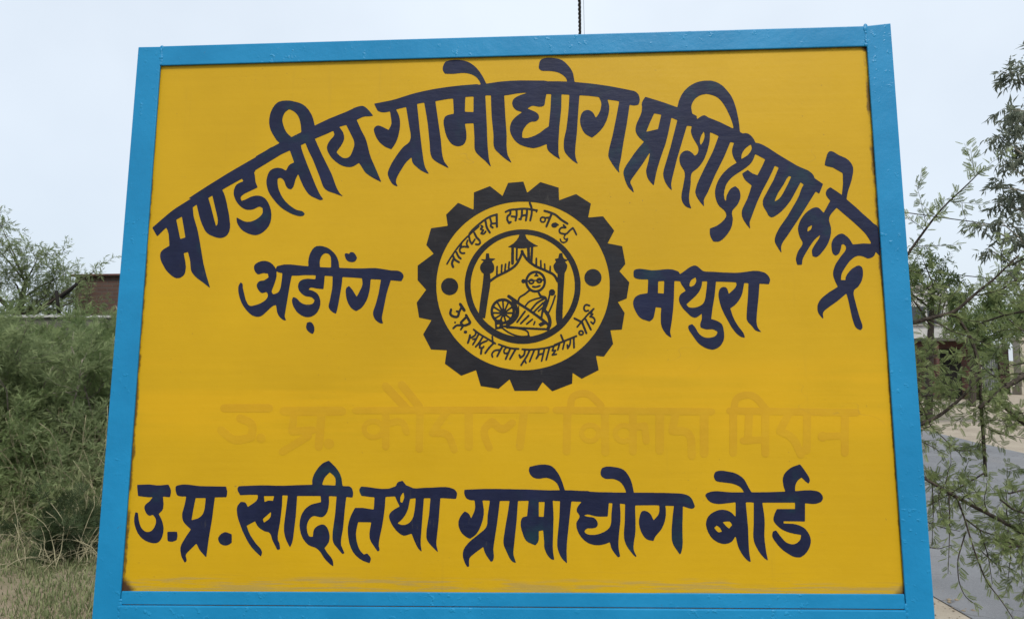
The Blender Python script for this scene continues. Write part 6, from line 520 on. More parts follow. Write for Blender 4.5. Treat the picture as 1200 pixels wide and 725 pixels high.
thorn_tree('thorn_tree', 'thorn tree at the right picture edge, dark forked boughs and hanging sprays', (1.987, 2.9, 0.0), [(1.987, 2.9, -0.05, 0.042), (1.9716, 2.9, 0.9345, 0.042), (1.9909, 2.9, 1.3125, 0.034), (2.0124, 2.9, 1.5685, 0.024), (2.0196, 2.9, 1.7953, 0.009)],
  [[(2.0071, 2.9, 1.5847, 0.0135), (1.8943, 2.8875, 1.5049, 0.0119), (1.7895, 2.875, 1.4417, 0.0103), (1.6698, 2.8625, 1.3729, 0.0086), (1.6075, 2.85, 1.3233, 0.007)], [(1.9806, 2.9, 1.1384, 0.008), (1.8771, 2.8875, 1.203, 0.0075), (1.7796, 2.875, 1.2611, 0.007), (1.7131, 2.8625, 1.3158, 0.0065), (1.6623, 2.85, 1.3703, 0.006)], [(1.9574, 2.9, 0.7481, 0.01), (1.8827, 2.8833, 0.8137, 0.0092), (1.7527, 2.8667, 0.8633, 0.0083), (1.6394, 2.85, 0.9281, 0.0075), (1.541, 2.8333, 0.9772, 0.0067), (1.4583, 2.8167, 1.023, 0.0058), (1.3703, 2.8, 1.0746, 0.005)], [(2.0196, 2.9, 1.7953, 0.008), (1.948, 2.9667, 1.8202, 0.0063), (1.8928, 3.0333, 1.8285, 0.0047), (1.8293, 3.1, 1.767, 0.003)], [(1.9685, 2.9, 0.9345, 0.006), (1.8329, 2.8667, 0.9345, 0.005), (1.7123, 2.8333, 0.9469, 0.004), (1.6348, 2.8, 0.9987, 0.003)], [(1.9759, 2.9, 1.0597, 0.006), (1.7974, 2.85, 1.0363, 0.0045), (1.6658, 2.8, 1.02, 0.003)], [(2.0167, 2.9, 1.7465, 0.006), (1.9825, 3.0, 1.8744, 0.005), (1.9729, 3.1, 1.9229, 0.004), (1.9539, 3.2, 1.8941, 0.003)], [(1.9703, 2.9, 0.9657, 0.005), (1.8339, 2.85, 0.8765, 0.0043), (1.7244, 2.8, 0.8331, 0.0037), (1.6205, 2.75, 0.8446, 0.003)], [(2.0138, 2.9, 1.6979, 0.007), (1.9466, 3.0, 1.6993, 0.0057), (1.8757, 3.1, 1.6864, 0.0043), (1.812, 3.2, 1.6504, 0.003)], [(2.0177, 2.9, 1.7628, 0.012), (2.2044, 2.9667, 2.0686, 0.009), (2.434, 3.0333, 2.3207, 0.006), (2.6626, 3.1, 2.442, 0.003)], [(2.01, 2.9, 1.6331, 0.012), (2.1492, 2.8, 1.689, 0.009), (2.2806, 2.7, 1.7705, 0.006), (2.3323, 2.6, 1.73, 0.003)], [(1.9872, 2.9, 1.249, 0.009), (2.2391, 2.95, 1.3085, 0.006), (2.4947, 3.0, 1.2393, 0.003)]],
  23, 21, [[(1.6171, 2.85, 1.0888, 0.0035), (1.4908, 2.85, 1.0143, 0.0027), (1.4056, 2.85, 0.9676, 0.002)], [(1.4658, 2.82, 1.0163, 0.0028), (1.4575, 2.81, 0.8901, 0.0019), (1.4389, 2.8, 0.7355, 0.001)], [(1.4898, 2.82, 1.0102, 0.0042), (1.5089, 2.806, 0.9366, 0.0037), (1.526, 2.792, 0.8341, 0.0031), (1.5568, 2.778, 0.7186, 0.0026), (1.6039, 2.764, 0.6493, 0.002), (1.6411, 2.75, 0.5753, 0.0015)], [(1.5199, 2.82, 0.882, 0.0028), (1.4822, 2.815, 0.7829, 0.0024), (1.4789, 2.81, 0.7089, 0.0019), (1.4973, 2.805, 0.6506, 0.0014), (1.538, 2.8, 0.6256, 0.001)], [(1.5685, 2.82, 0.8883, 0.0028), (1.5884, 2.81, 0.7999, 0.0019), (1.5924, 2.8, 0.7006, 0.001)], [(1.522, 2.82, 0.9247, 0.003), (1.5705, 2.8133, 0.8837, 0.0027), (1.6258, 2.8067, 0.8672, 0.0023), (1.681, 2.8, 0.8569, 0.002)], [(1.6694, 2.8, 0.8629, 0.0025), (1.6595, 2.8, 0.7877, 0.0018), (1.6466, 2.8, 0.7129, 0.001)], [(1.6989, 2.8, 0.857, 0.0025), (1.7011, 2.8, 0.788, 0.0018), (1.6938, 2.8, 0.7072, 0.001)], [(1.5596, 2.8, 0.8173, 0.002), (1.6107, 2.8, 0.7665, 0.0015), (1.655, 2.8, 0.7608, 0.001)], [(1.4225, 2.85, 1.067, 0.0025), (1.4229, 2.85, 0.9429, 0.0018), (1.4111, 2.85, 0.8196, 0.001)], [(1.3877, 2.85, 0.9119, 0.002), (1.4413, 2.825, 0.8928, 0.0015), (1.4881, 2.8, 0.8863, 0.001)], [(1.3897, 2.85, 0.8195, 0.002), (1.4226, 2.825, 0.8165, 0.0015), (1.4558, 2.8, 0.8379, 0.001)]], 1.0)


# ---- generic bushes and trees grown from the ground
def bush(name, label, base, H, W, seed, tpl, mat, bark, stems=9, size=.1, step=.05, per1=7, per2=9, L1=.45, L2=.2, lean=(0, 0), upright=.10, angle=50, droop=.0, group=None, cat='shrub', wood_sides=4, flat=.3):
    rng = np.random.default_rng(seed); o = empty(name, tuple(base)); tag(o, label, cat, group)
    st = []
    for k in range(stems):
        a = rng.uniform(0, 2 * math.pi); sp = rng.uniform(.15, 1.0) * W / H
        d = np.array([math.cos(a) * sp + lean[0], math.sin(a) * sp + lean[1], 1.0]); l_ = H * rng.uniform(.72, 1.05) * math.sqrt(1 + sp * sp * .5)
        p0 = np.array([rng.normal(0, .06 * W), rng.normal(0, .06 * W), -.03]); P = shoot(rng, p0, d, l_, 9, .11, (0, 0, upright * .3)); r0 = .012 * H * rng.uniform(.7, 1.2)
        st.append((P, np.linspace(r0, r0 * .2, 10)))
    s1 = side_shoots(rng, st, per1, L1 * H, .4, 62, .16, (0, 0, upright * .5), .5, 6, .02)
    s2 = side_shoots(rng, s1, per2, L2 * H, .4, 50, .18, (0, 0, upright), .5, 4, .1)
    for m_ in st: tubes('stem', [m_], bark, o, wood_sides)
    tag(tubes('twigs', s1, bark, o, 3), kind='stuff')
    O, X = leaf_frames(rng, s2 + s1, step, angle, droop, .15); V, t = place(rng, tpl, O, X, size, .4, flat)
    tag(quads('crown', V, mat, o, t), kind='stuff')
    return o
def crown_tree(name, label, base, trunk, blobs, seed, tpl, mat, bark, size, step, per1=3.0, L1=.5, droop=.0, group=None, twl=.35, tropz=0., per2=5, wood=.5):
    """trunk polyline (x,y,z,r) and crown clumps (x,y,z,radius) in world coordinates; a limb runs to every clump and breaks up there"""
    base = np.array(base, float); rng = np.random.default_rng(seed); o = empty(name, tuple(base)); tag(o, label, 'tree', group)
    tr = np.array(trunk, float); T, Tr = resample(tr[:, :3] - base, tr[:, 3], 18); tubes('trunk', [(T, Tr)], bark, o, 9)
    limbs, tw = [], []
    for (x, y, z, rad) in blobs:
        c = np.array([x, y, z]) - base
        j = int(np.argmin(np.abs(T[:, 2] - (c[2] - .55 * np.linalg.norm(c[:2] - T[-1][:2]) - rad * .4)))); j = max(j, 5)
        mid = (T[j] * .45 + c * .55) + np.array([0, 0, .12 * rad]) + rng.normal(0, .08 * rad, 3)
        limbs.append(resample(np.array([T[j], mid, c]), np.array([Tr[j] * wood, Tr[j] * wood * .6, Tr[j] * wood * .25]), 10))
        k = max(6, int(per1 * rad * 12))
        for d in unit(rng.normal(0, 1, (k, 3))):
            p0 = c + rng.normal(0, .22 * rad, 3); tw.append((shoot(rng, p0, d, rad * rng.uniform(.5, 1.0), 5, .15, (0, 0, tropz)), np.linspace(.012, .004, 6) * max(rad, .4)))
    t2 = side_shoots(rng, tw, per2, twl, .4, 50, .16, (0, 0, tropz), .5, 4, .1)
    for m_ in limbs: tubes('limb', [m_], bark, o, 5)
    tag(tubes('twigs', tw, bark, o, 4), kind='stuff')
    O, X = leaf_frames(rng, tw + t2, step, 55, droop, .1); V, t = place(rng, tpl, O, X, size, .35, .3); tag(quads('crown', V, mat, o, t), kind='stuff')
    return o

bush('feathery_shrub','big grey-green feathery shrub left of the board, at the picture edge',(-5.734, 7.9, 0.0),1.95,1.25,31,FEA,M['scrub_leaf'],M['bark_grey'],stems=15,size=.095,step=.013,per1=6,per2=8,L1=.30,L2=.14,upright=.10,group='shrubs left of the board')
bush('feathery_shrub','darker bushy shrub tucked against the left edge of the blue frame',(-5.246, 8.6, 0.0),1.95,1.0,32,BIP,M['scrub_dark_leaf'],M['bark_grey'],stems=12,size=.095,step=.040,per1=6,per2=7,L1=.28,L2=.13,upright=.03,droop=.25,group='shrubs left of the board')
bush('feathery_shrub','grey-green shrub cut by the left picture edge',(-5.983, 7.3, 0.0),2.0,1.2,33,FEA,M['scrub_leaf'],M['bark_grey'],stems=12,size=.095,step=.014,per1=6,per2=8,L1=.30,L2=.14,upright=.10,group='shrubs left of the board')
bush('feathery_shrub','light green shrub behind the big feathery one, below the wall coping',(-7.079, 10.6, 0.0),2.3,1.4,34,FEA,M['mesquite_leaf'],M['bark_grey'],stems=13,size=.11,step=.016,per1=6,per2=7,L1=.28,L2=.14,upright=.12,group='shrubs left of the board')
bush('feathery_shrub','shrub below the coping at the far left picture edge',(-8.468, 10.9, 0.0),2.35,1.3,35,FEA,M['mesquite_leaf'],M['bark_grey'],stems=12,size=.11,step=.017,per1=6,per2=7,L1=.28,L2=.14,upright=.12,group='shrubs left of the board')
bush('feathery_shrub','leafy shrub in front of the brick house, half hidden by the frame',(-6.595, 11.3, 0.0),2.55,1.35,36,BIP,M['mesquite_leaf'],M['bark_grey'],stems=11,size=.11,step=.052,per1=6,per2=7,L1=.28,L2=.13,upright=.04,group='shrubs left of the board')
bush('feathery_shrub','shrub hidden behind the left half of the board',(-3.851, 9.5, 0.0),1.7,1.2,37,BIP,M['scrub_dark_leaf'],M['bark_grey'],stems=9,size=.13,step=.08,per1=5,per2=6,L1=.28,L2=.14,upright=.05,group='shrubs left of the board')
bush('low_bush','low bush at the foot of the shrubs, leaves coloured near black as the shade of a hollow',(-3.831, 5.8, 0.0),.44,.50,41,BIP,M['shade_leaf'],M['twig_dry'],stems=16,size=.10,step=.028,per1=8,per2=8,L1=.35,L2=.2,upright=.02,group='low growth in the grass')
bush('low_bush','pale weedy bush between the dry grass and the tall shrubs',(-4.105, 6.6, 0.0),.55,.5,42,FEA,M['grass'],M['twig_dry'],stems=12,size=.10,step=.035,per1=7,per2=7,L1=.35,L2=.2,upright=.06,group='low growth in the grass')
bush('low_bush','straggly weeds at the left picture edge beside bare soil',(-4.977, 6.7, 0.0),.45,.5,43,FEA,M['grass'],M['twig_dry'],stems=10,size=.10,step=.05,per1=6,per2=6,L1=.35,L2=.2,upright=.06,group='low growth in the grass')
bush('weed_tuft','tuft of pale weeds under the big feathery shrub',(-4.942, 6.9, 0.0),0.55,.55,440,FEA,M['mesquite_leaf'],M['twig_dry'],stems=12,size=.07,step=.02,per1=7,per2=7,L1=.35,L2=.2,upright=.06,group='weeds under the shrubs')
bush('weed_tuft','tuft of pale weeds behind the dry twigs',(-4.81, 7.1, 0.0),0.7,.55,441,FEA,M['scrub_leaf'],M['twig_dry'],stems=12,size=.07,step=.02,per1=7,per2=7,L1=.35,L2=.2,upright=.06,group='weeds under the shrubs')
bush('weed_tuft','tuft of pale weeds at the left edge below the shrubs',(-5.283, 6.8, 0.0),0.6,.55,442,FEA,M['mesquite_leaf'],M['twig_dry'],stems=12,size=.07,step=.02,per1=7,per2=7,L1=.35,L2=.2,upright=.06,group='weeds under the shrubs')
bush('weed_tuft','tuft of pale weeds beside the frame upright',(-4.127, 7.0, 0.0),0.75,.55,443,FEA,M['scrub_leaf'],M['twig_dry'],stems=12,size=.07,step=.02,per1=7,per2=7,L1=.35,L2=.2,upright=.06,group='weeds under the shrubs')
bush('weed_tuft','tuft of pale weeds in the shade of the feathery shrub',(-5.175, 7.35, 0.0),1.15,.55,444,FEA,M['mesquite_leaf'],M['twig_dry'],stems=12,size=.07,step=.02,per1=7,per2=7,L1=.35,L2=.2,upright=.06,group='weeds under the shrubs')
bush('weed_tuft','tuft of pale weeds in front of the dark shrub',(-4.81, 7.5, 0.0),1.1,.55,445,FEA,M['scrub_leaf'],M['twig_dry'],stems=12,size=.07,step=.02,per1=7,per2=7,L1=.35,L2=.2,upright=.06,group='weeds under the shrubs')
crown_tree('mesquite_tree','airy mesquite tree rising over the wall at the left picture edge',(-10.961, 15, 0.0),[(-10.961, 15.0, 0.0, 0.11), (-11.059, 15.0, 1.663, 0.09), (-10.987, 15.0, 2.553, 0.07), (-10.87, 15.0, 3.268, 0.04)],[(-10.835, 14.42, 3.899, 0.464), (-10.355, 14.632, 3.749, 0.437), (-10.33, 15.422, 3.456, 0.425), (-9.691, 15.115, 3.177, 0.278), (-11.393, 14.432, 4.17, 0.564), (-11.077, 14.906, 3.26, 0.514), (-10.378, 14.971, 2.991, 0.447), (-11.788, 14.524, 3.401, 0.601), (-11.731, 15.328, 4.573, 0.282), (-9.069, 14.459, 3.396, 0.15), (-9.689, 14.848, 2.849, 0.341), (-10.778, 15.023, 2.874, 0.484), (-12.67, 14.903, 3.818, 0.617), (-11.307, 15.122, 2.744, 0.487), (-10.711, 15.333, 2.717, 0.458), (-10.268, 15.639, 3.052, 0.395), (-10.66, 14.698, 3.444, 0.439), (-10.423, 15.208, 3.286, 0.385)],51,FEA,M['scrub_leaf'],M['bark_dark'],.12,.040,per1=2.9,twl=.42,tropz=.05,per2=4.6,group='trees around the site')
crown_tree('roadside_tree','small green tree across the road, just right of the blue frame',(9.459, 19, 0.0),[(9.459, 19.0, 0.0, 0.1), (9.597, 19.0, 1.976, 0.08), (9.678, 19.0, 2.83, 0.06), (9.744, 19.0, 3.367, 0.04)],[(9.476, 19.366, 3.694, 0.579), (10.042, 19.37, 3.907, 0.49), (10.344, 19.018, 3.47, 0.393), (9.52, 18.743, 3.13, 0.56), (8.773, 18.465, 3.217, 0.552), (10.024, 18.86, 2.902, 0.434), (8.576, 18.89, 3.69, 0.565), (9.213, 18.454, 4.05, 0.255)],52,LAN,M['neem_leaf'],M['bark_dark'],.11,.028,per1=2.8,twl=.38,per2=5,group='trees around the site')
crown_tree('roadside_tree','dense dark green tree in front of the far brick wall',(13.854, 25, 0.0),[(13.854, 25.0, 0.0, 0.12), (13.992, 25.0, 1.558, 0.09), (13.992, 25.0, 2.117, 0.05)],[(13.993, 25.061, 2.539, 0.576), (14.284, 24.749, 2.661, 0.683), (14.755, 24.791, 2.437, 0.57), (14.143, 24.799, 1.971, 0.627), (15.028, 25.78, 1.786, 0.533), (13.591, 25.212, 2.748, 0.406)],53,LAN,M['neem_leaf'],M['bark_dark'],.13,.03,per1=2.8,twl=.42,per2=5,group='trees around the site')
crown_tree('eucalyptus_tree','tall grey-green eucalyptus with drooping leaves at the upper right',(11.104, 17, 0.0),[(11.104, 17.0, 0.0, 0.17), (11.393, 17.0, 3.812, 0.13), (11.377, 17.0, 6.143, 0.09), (11.234, 17.0, 7.926, 0.05), (11.221, 17.0, 8.726, 0.025)],[(10.882, 17.125, 8.024, 0.433), (11.461, 17.397, 8.486, 0.48), (10.74, 17.276, 7.238, 0.318), (10.721, 16.725, 6.853, 0.5), (10.228, 16.8, 6.498, 0.27), (10.91, 17.374, 6.42, 0.399), (10.81, 16.505, 6.012, 0.531), (10.408, 17.321, 5.494, 0.199), (10.726, 17.297, 5.284, 0.358), (10.863, 16.968, 4.973, 0.468), (9.757, 16.803, 4.532, 0.193), (10.167, 16.778, 4.521, 0.27), (10.446, 16.755, 4.169, 0.385), (9.922, 16.945, 3.977, 0.175), (11.018, 17.005, 4.01, 0.469), (11.718, 17.053, 7.537, 0.588), (12.239, 17.496, 6.47, 0.644), (11.838, 17.293, 5.225, 0.596), (11.933, 17.122, 4.016, 0.59), (11.478, 17.489, 3.289, 0.482), (10.354, 16.715, 3.595, 0.307), (10.223, 16.66, 5.875, 0.23), (10.335, 17.113, 5.013, 0.197)],54,LAN,M['euca_leaf'],M['bark_pale'],.17,.033,per1=2.0,twl=.34,tropz=-.12,droop=.7,per2=5.5,wood=.3,group='trees around the site')
bush('roadside_bush','green bush in front of the sheet-metal gate across the road',(16.384, 29, 0.0),1.5,1.2,61,LAN,M['neem_leaf'],M['bark_dark'],stems=9,size=.14,step=.045,per1=3,per2=3.5,L1=.28,L2=.16,group='bushes across the road')
bush('roadside_bush','small bush beside the cream gate pillar',(17.824, 30.5, 0.0),.9,1.2,62,LAN,M['neem_leaf'],M['bark_dark'],stems=8,size=.14,step=.045,per1=5,per2=5,L1=.3,L2=.2,group='bushes across the road')
bush('roadside_bush','bush behind the thorn tree on the far verge, beside the frame',(10.226, 21, 0.0),1.7,1.5,63,LAN,M['scrub_dark_leaf'],M['bark_dark'],stems=9,size=.14,step=.045,per1=4,per2=4,L1=.28,L2=.16,group='bushes across the road')
crown_tree('distant_tree','hazy green tree in the distance behind the right end of the board',(22.79, 60, 0.0),[(22.79, 60.0, 0.0, 0.2), (22.89, 60.0, 2.45, 0.16), (22.79, 60.0, 4.9, 0.07)],[(22.657, 58.786, 4.165, 1.479), (25.037, 58.243, 3.804, 0.902), (23.945, 59.001, 3.199, 1.107), (21.003, 59.498, 3.89, 1.088), (25.225, 59.394, 3.215, 0.95), (23.132, 61.339, 4.576, 1.039), (25.182, 60.796, 3.701, 1.283), (20.204, 59.242, 4.135, 0.937), (20.072, 59.917, 3.408, 1.484), (23.895, 60.123, 6.015, 1.151), (22.734, 61.609, 3.507, 1.249)],70,LAN,M['neem_leaf'],M['bark_dark'],.55,.30,per1=1.6,twl=.9,per2=1.8,group='distant trees')
crown_tree('distant_tree','broad tree in the distance behind the thorn tree',(35.147, 66, 0.0),[(35.147, 66.0, 0.0, 0.2), (35.247, 66.0, 2.8, 0.16), (35.147, 66.0, 5.6, 0.07)],[(35.225, 66.622, 6.34, 1.281), (35.951, 66.613, 5.483, 1.021), (34.235, 65.632, 6.509, 1.126), (34.517, 66.453, 6.878, 1.026), (36.013, 65.49, 4.607, 0.996), (33.613, 67.448, 6.075, 1.144), (36.174, 65.791, 4.771, 1.366), (32.965, 66.026, 5.204, 1.277), (35.577, 67.825, 4.116, 1.363), (36.2, 66.953, 6.792, 1.019), (33.546, 65.369, 5.807, 1.37)],71,LAN,M['neem_leaf'],M['bark_dark'],.55,.30,per1=1.6,twl=.9,per2=1.8,group='distant trees')
crown_tree('distant_tree','round-topped tree in the distance behind the cream pillar',(39.033, 62, 0.0),[(39.033, 62.0, 0.0, 0.2), (39.133, 62.0, 2.45, 0.16), (39.033, 62.0, 4.9, 0.07)],[(37.428, 61.966, 3.879, 0.969), (36.798, 60.851, 4.956, 0.931), (39.546, 62.538, 6.009, 1.109), (39.796, 62.904, 4.752, 1.238), (39.447, 62.148, 5.63, 1.002), (41.343, 63.012, 5.553, 1.234), (39.877, 60.458, 4.687, 1.478), (39.159, 63.194, 4.504, 1.091), (39.81, 61.918, 3.351, 0.918), (38.508, 60.12, 3.562, 1.318), (40.152, 62.503, 4.557, 1.229)],72,LAN,M['neem_leaf'],M['bark_dark'],.55,.30,per1=1.6,twl=.9,per2=1.8,group='distant trees')
crown_tree('distant_tree','leafy tree in the distance beyond the right picture edge',(42.092, 58, 0.0),[(42.092, 58.0, 0.0, 0.2), (42.192, 58.0, 2.45, 0.16), (42.092, 58.0, 4.9, 0.07)],[(40.343, 58.934, 3.996, 1.491), (41.382, 58.404, 5.842, 1.002), (40.546, 56.507, 3.399, 0.962), (39.55, 56.99, 3.515, 1.007), (41.825, 60.168, 5.689, 0.969), (43.163, 58.26, 3.625, 0.945), (42.995, 58.369, 3.407, 1.138), (42.538, 59.709, 4.401, 1.139), (43.58, 56.524, 6.271, 0.929), (41.206, 59.616, 5.319, 1.461), (42.613, 58.666, 4.292, 1.001)],73,LAN,M['neem_leaf'],M['bark_dark'],.55,.30,per1=1.6,twl=.9,per2=1.8,group='distant trees')
crown_tree('distant_tree','spreading tree in the distance behind the emblem',(18.542, 75, 0.0),[(18.542, 75.0, 0.0, 0.2), (18.642, 75.0, 2.8, 0.16), (18.542, 75.0, 5.6, 0.07)],[(18.936, 75.248, 6.035, 1.302), (17.159, 74.614, 3.614, 1.349), (21.002, 75.211, 5.452, 1.477), (21.01, 76.199, 6.441, 0.912), (19.11, 75.298, 3.964, 1.022), (18.697, 76.758, 5.008, 1.167), (18.869, 75.131, 4.403, 1.397), (17.283, 75.45, 4.078, 1.472), (19.286, 74.035, 5.626, 1.489), (18.162, 74.592, 5.893, 1.423), (18.455, 77.476, 4.495, 1.067)],74,LAN,M['neem_leaf'],M['bark_dark'],.55,.30,per1=1.6,twl=.9,per2=1.8,group='distant trees')
crown_tree('distant_tree','dark tree in the distance behind the middle of the board',(7.237, 80, 0.0),[(7.237, 80.0, 0.0, 0.2), (7.337, 80.0, 2.8, 0.16), (7.237, 80.0, 5.6, 0.07)],[(5.463, 80.476, 5.991, 1.311), (8.053, 80.03, 6.937, 1.468), (10.197, 79.818, 5.088, 1.394), (7.667, 79.804, 7.15, 1.496), (6.413, 78.928, 5.045, 1.3), (5.891, 79.294, 4.329, 1.11), (8.204, 80.8, 7.186, 1.445), (7.217, 78.833, 6.609, 1.006), (6.389, 80.438, 6.396, 1.164), (5.531, 79.118, 5.746, 0.907), (8.227, 79.653, 5.263, 1.182)],75,LAN,M['neem_leaf'],M['bark_dark'],.55,.30,per1=1.6,twl=.9,per2=1.8,group='distant trees')
crown_tree('distant_tree','low wide tree in the distance behind the left half of the board',(-12.85, 70, 0.0),[(-12.85, 70.0, 0.0, 0.2), (-12.75, 70.0, 2.45, 0.16), (-12.85, 70.0, 4.9, 0.07)],[(-13.763, 72.101, 5.3, 1.333), (-11.133, 68.123, 4.919, 1.48), (-10.626, 68.128, 3.746, 0.934), (-12.323, 69.096, 4.133, 0.901), (-13.07, 69.477, 5.89, 1.451), (-10.413, 69.628, 4.386, 1.443), (-12.245, 69.743, 4.621, 1.182), (-11.271, 69.539, 3.614, 1.319), (-13.291, 70.529, 6.281, 1.156), (-14.566, 69.659, 4.002, 0.973), (-13.89, 69.765, 5.006, 1.344)],76,LAN,M['neem_leaf'],M['bark_dark'],.55,.30,per1=1.6,twl=.9,per2=1.8,group='distant trees')
crown_tree('distant_tree','dense tree in the distance behind the brick house',(-19.708, 55, 0.0),[(-19.708, 55.0, 0.0, 0.2), (-19.608, 55.0, 2.1, 0.16), (-19.708, 55.0, 4.2, 0.07)],[(-19.024, 54.315, 3.358, 1.101), (-18.649, 54.828, 4.864, 0.954), (-22.617, 53.818, 4.748, 1.262), (-19.566, 56.075, 5.051, 1.487), (-18.157, 54.246, 5.072, 0.997), (-23.236, 53.559, 3.748, 0.97), (-20.845, 54.949, 2.905, 1.136), (-19.642, 56.596, 2.934, 0.921), (-21.032, 56.067, 4.89, 1.061), (-21.161, 55.774, 4.511, 1.485), (-18.08, 54.913, 2.924, 1.179)],77,LAN,M['neem_leaf'],M['bark_dark'],.55,.30,per1=1.6,twl=.9,per2=1.8,group='distant trees')
crown_tree('distant_tree','tallest tree in the distance rising over the far wall',(47.785, 80, 0.0),[(47.785, 80.0, 0.0, 0.2), (47.885, 80.0, 3.5, 0.16), (47.785, 80.0, 7.0, 0.07)],[(46.703, 80.475, 6.832, 1.402), (48.921, 79.588, 6.209, 1.094), (51.833, 79.424, 8.326, 1.049), (48.212, 81.373, 8.409, 1.04), (48.585, 81.694, 6.447, 1.46), (48.296, 80.886, 6.753, 1.189), (47.869, 81.321, 8.551, 1.144), (46.903, 79.845, 8.646, 1.184), (49.106, 79.003, 6.933, 1.368), (46.841, 80.344, 7.189, 1.224), (47.22, 82.261, 5.654, 0.975)],78,LAN,M['neem_leaf'],M['bark_dark'],.55,.30,per1=1.6,twl=.9,per2=1.8,group='distant trees')

def twig_tangle(base, seed):
    rng = np.random.default_rng(seed); o = empty('dry_twigs', base); tag(o, 'tangle of pale dry twigs over the dark hollow in the grass', 'dry twigs')
    main = []
    for k in range(34):
        a = rng.uniform(0, 2 * math.pi); d = (math.cos(a) * .8, math.sin(a) * .8, rng.uniform(.5, 1.6))
        main.append((shoot(rng, (rng.normal(0, .17), rng.normal(0, .10) - .05, 0), d, rng.uniform(.25, .6), 7, .22, (0, 0, -.10)), np.linspace(.0038, .0018, 8)))
    tw = side_shoots(rng, main, 9, .14, .5, 55, .2, (0, 0, -.04), .6, 4)
    
    for m_ in main: tubes('stem', [m_], M['twig_dry'], o, 5)
    tag(tubes('twigs', tw, M['twig_dry'], o, 4), kind='stuff')
twig_tangle((-3.686, 5.6, 0.0), 5)

# ------------------------------------------------------------------ walls and buildings
def brick_mat(name, scale, a, c, mortar):
    b = NB(name); nd = b.n('ShaderNodeTexBrick'); b.set(nd.inputs[0], b.mapping((1, 1, 1)))
    mp = b.n('ShaderNodeCombineXYZ'); X, Y, Z = b.xyz(); b.set(mp.inputs[0], b.math('ADD', X, Y)); b.set(mp.inputs[1], Z); b.set(nd.inputs[0], mp.outputs[0])
    nd.inputs['Scale'].default_value = scale; nd.inputs['Mortar Size'].default_value = .012; nd.inputs['Brick Width'].default_value = .24; nd.inputs['Row Height'].default_value = .085
    nd.inputs['Color1'].default_value = (*a, 1); nd.inputs['Color2'].default_value = (*c, 1); nd.inputs['Mortar'].default_value = (*mortar, 1)
    col = b.mix(b.ramp(b.noise(3, 6, .65), .4, .7, 0, .6), nd.outputs[0], (.10, .06, .045))
    return b.finish(col, .9, b.bump(b.math('ADD', b.math('MULTIPLY', nd.outputs[1], -1.0), b.noise(40, 4)), .5, .012), .2)
M['brick'] = brick_mat('red_brick', 1.0, (.080, .050, .042), (.105, .064, .052), (.085, .072, .064))
M['brick_old'] = brick_mat('old_dark_brick', 1.0, (.085, .036, .032), (.115, .048, .040), (.085, .070, .062))
def plaster(name, a, c):
    b = NB(name); n = b.noise(2.2, 7, .65); return b.finish(b.mix(b.ramp(n, .35, .7), a, c), .9, b.bump(b.noise(30, 5, .6), .4, .01), .2)
M['cement'] = plaster('weathered_cement', (.22, .212, .195), (.33, .318, .292)); M['cream'] = plaster('cream_plaster', (.33, .30, .24), (.43, .40, .33)); M['pale_wall'] = plaster('pale_limewash', (.36, .36, .355), (.47, .47, .46))
b = NB('painted_sheet'); M['sheet'] = b.finish(b.mix(b.ramp(b.noise(3, 6, .6), .35, .7), (.16, .175, .18), (.28, .29, .29)), .6, None, .4, .2)
b = NB('dark_metal'); M['mossy'] = plaster('mossy_plaster', (.075, .078, .060), (.13, .128, .105)); M['dark_metal'] = b.finish(b.mix(b.noise(20, 4), (.010, .010, .010), (.022, .020, .018)), .85, None, .1)
b = NB('cable_black'); M['cable'] = b.finish((.018, .018, .02), .55, b.bump(b.noise(200, 2), .2, .002), .4)
b = NB('window_glass'); M['glass'] = b.finish((.03, .035, .04), .15, None, .6)


hut = empty('brick_house', (-8.116, 18.0, 0)); tag(hut, 'red brick house with a flat top behind the left frame upright', 'house')
box('wall', -2.334, 2.334, -2, 2, 0, 3.483, M['brick'], hut)
box('roof_slab', -2.414, 2.414, -2.08, 2.08, 3.485, 3.533, M['brick_old'], hut, .01)
d_ = box('door', -.5, .45, -2.04, -2.003, 0, 2.0, M['dark_metal'], hut); box('handle', -.4, -.3, -2.07, -2.043, .95, 1.0, M['cement'], d_)
w_ = box('window', 1.1, 2.0, -2.03, -2.003, 1.1, 2.0, M['glass'], hut); box('sill', 1.02, 2.08, -2.1, -2.005, 1.04, 1.095, M['cement'], w_)


bw = empty('boundary_wall', (-12.073, 12.6, 0.0), (0, 0, 0.1386)); tag(bw, 'boundary wall with a pale coping showing through the shrubs on the left', 'wall')
box('wall', 0, 7.238, .04, .24, 0, 2.372, M['mossy'], bw)
for k in range(6):
    box('coping_stone', k * 1.2 + .004, k * 1.2 + 1.196, 0, .28, 2.374 + .003 * (k % 3), 2.417 + .003 * (k % 3), M['pale_wall'], bw, .008)


fp = empty('fence_post', (-8.893, 13.15, 2.417)); tag(fp, 'dark iron fence post with a slanting arm on top of the wall', 'fence post')
def flat_bar(name, a, c, w, parent):
    tubes(name, [(np.array([a, c], float), np.array([w, w]))], M['dark_metal'], parent, 4)
flat_bar('post', (.03, 0, -.02), (-.05, 0, .46), .035, fp); flat_bar('arm', (.06, -.02, .33), (.37, -.05, .58), .035, fp)


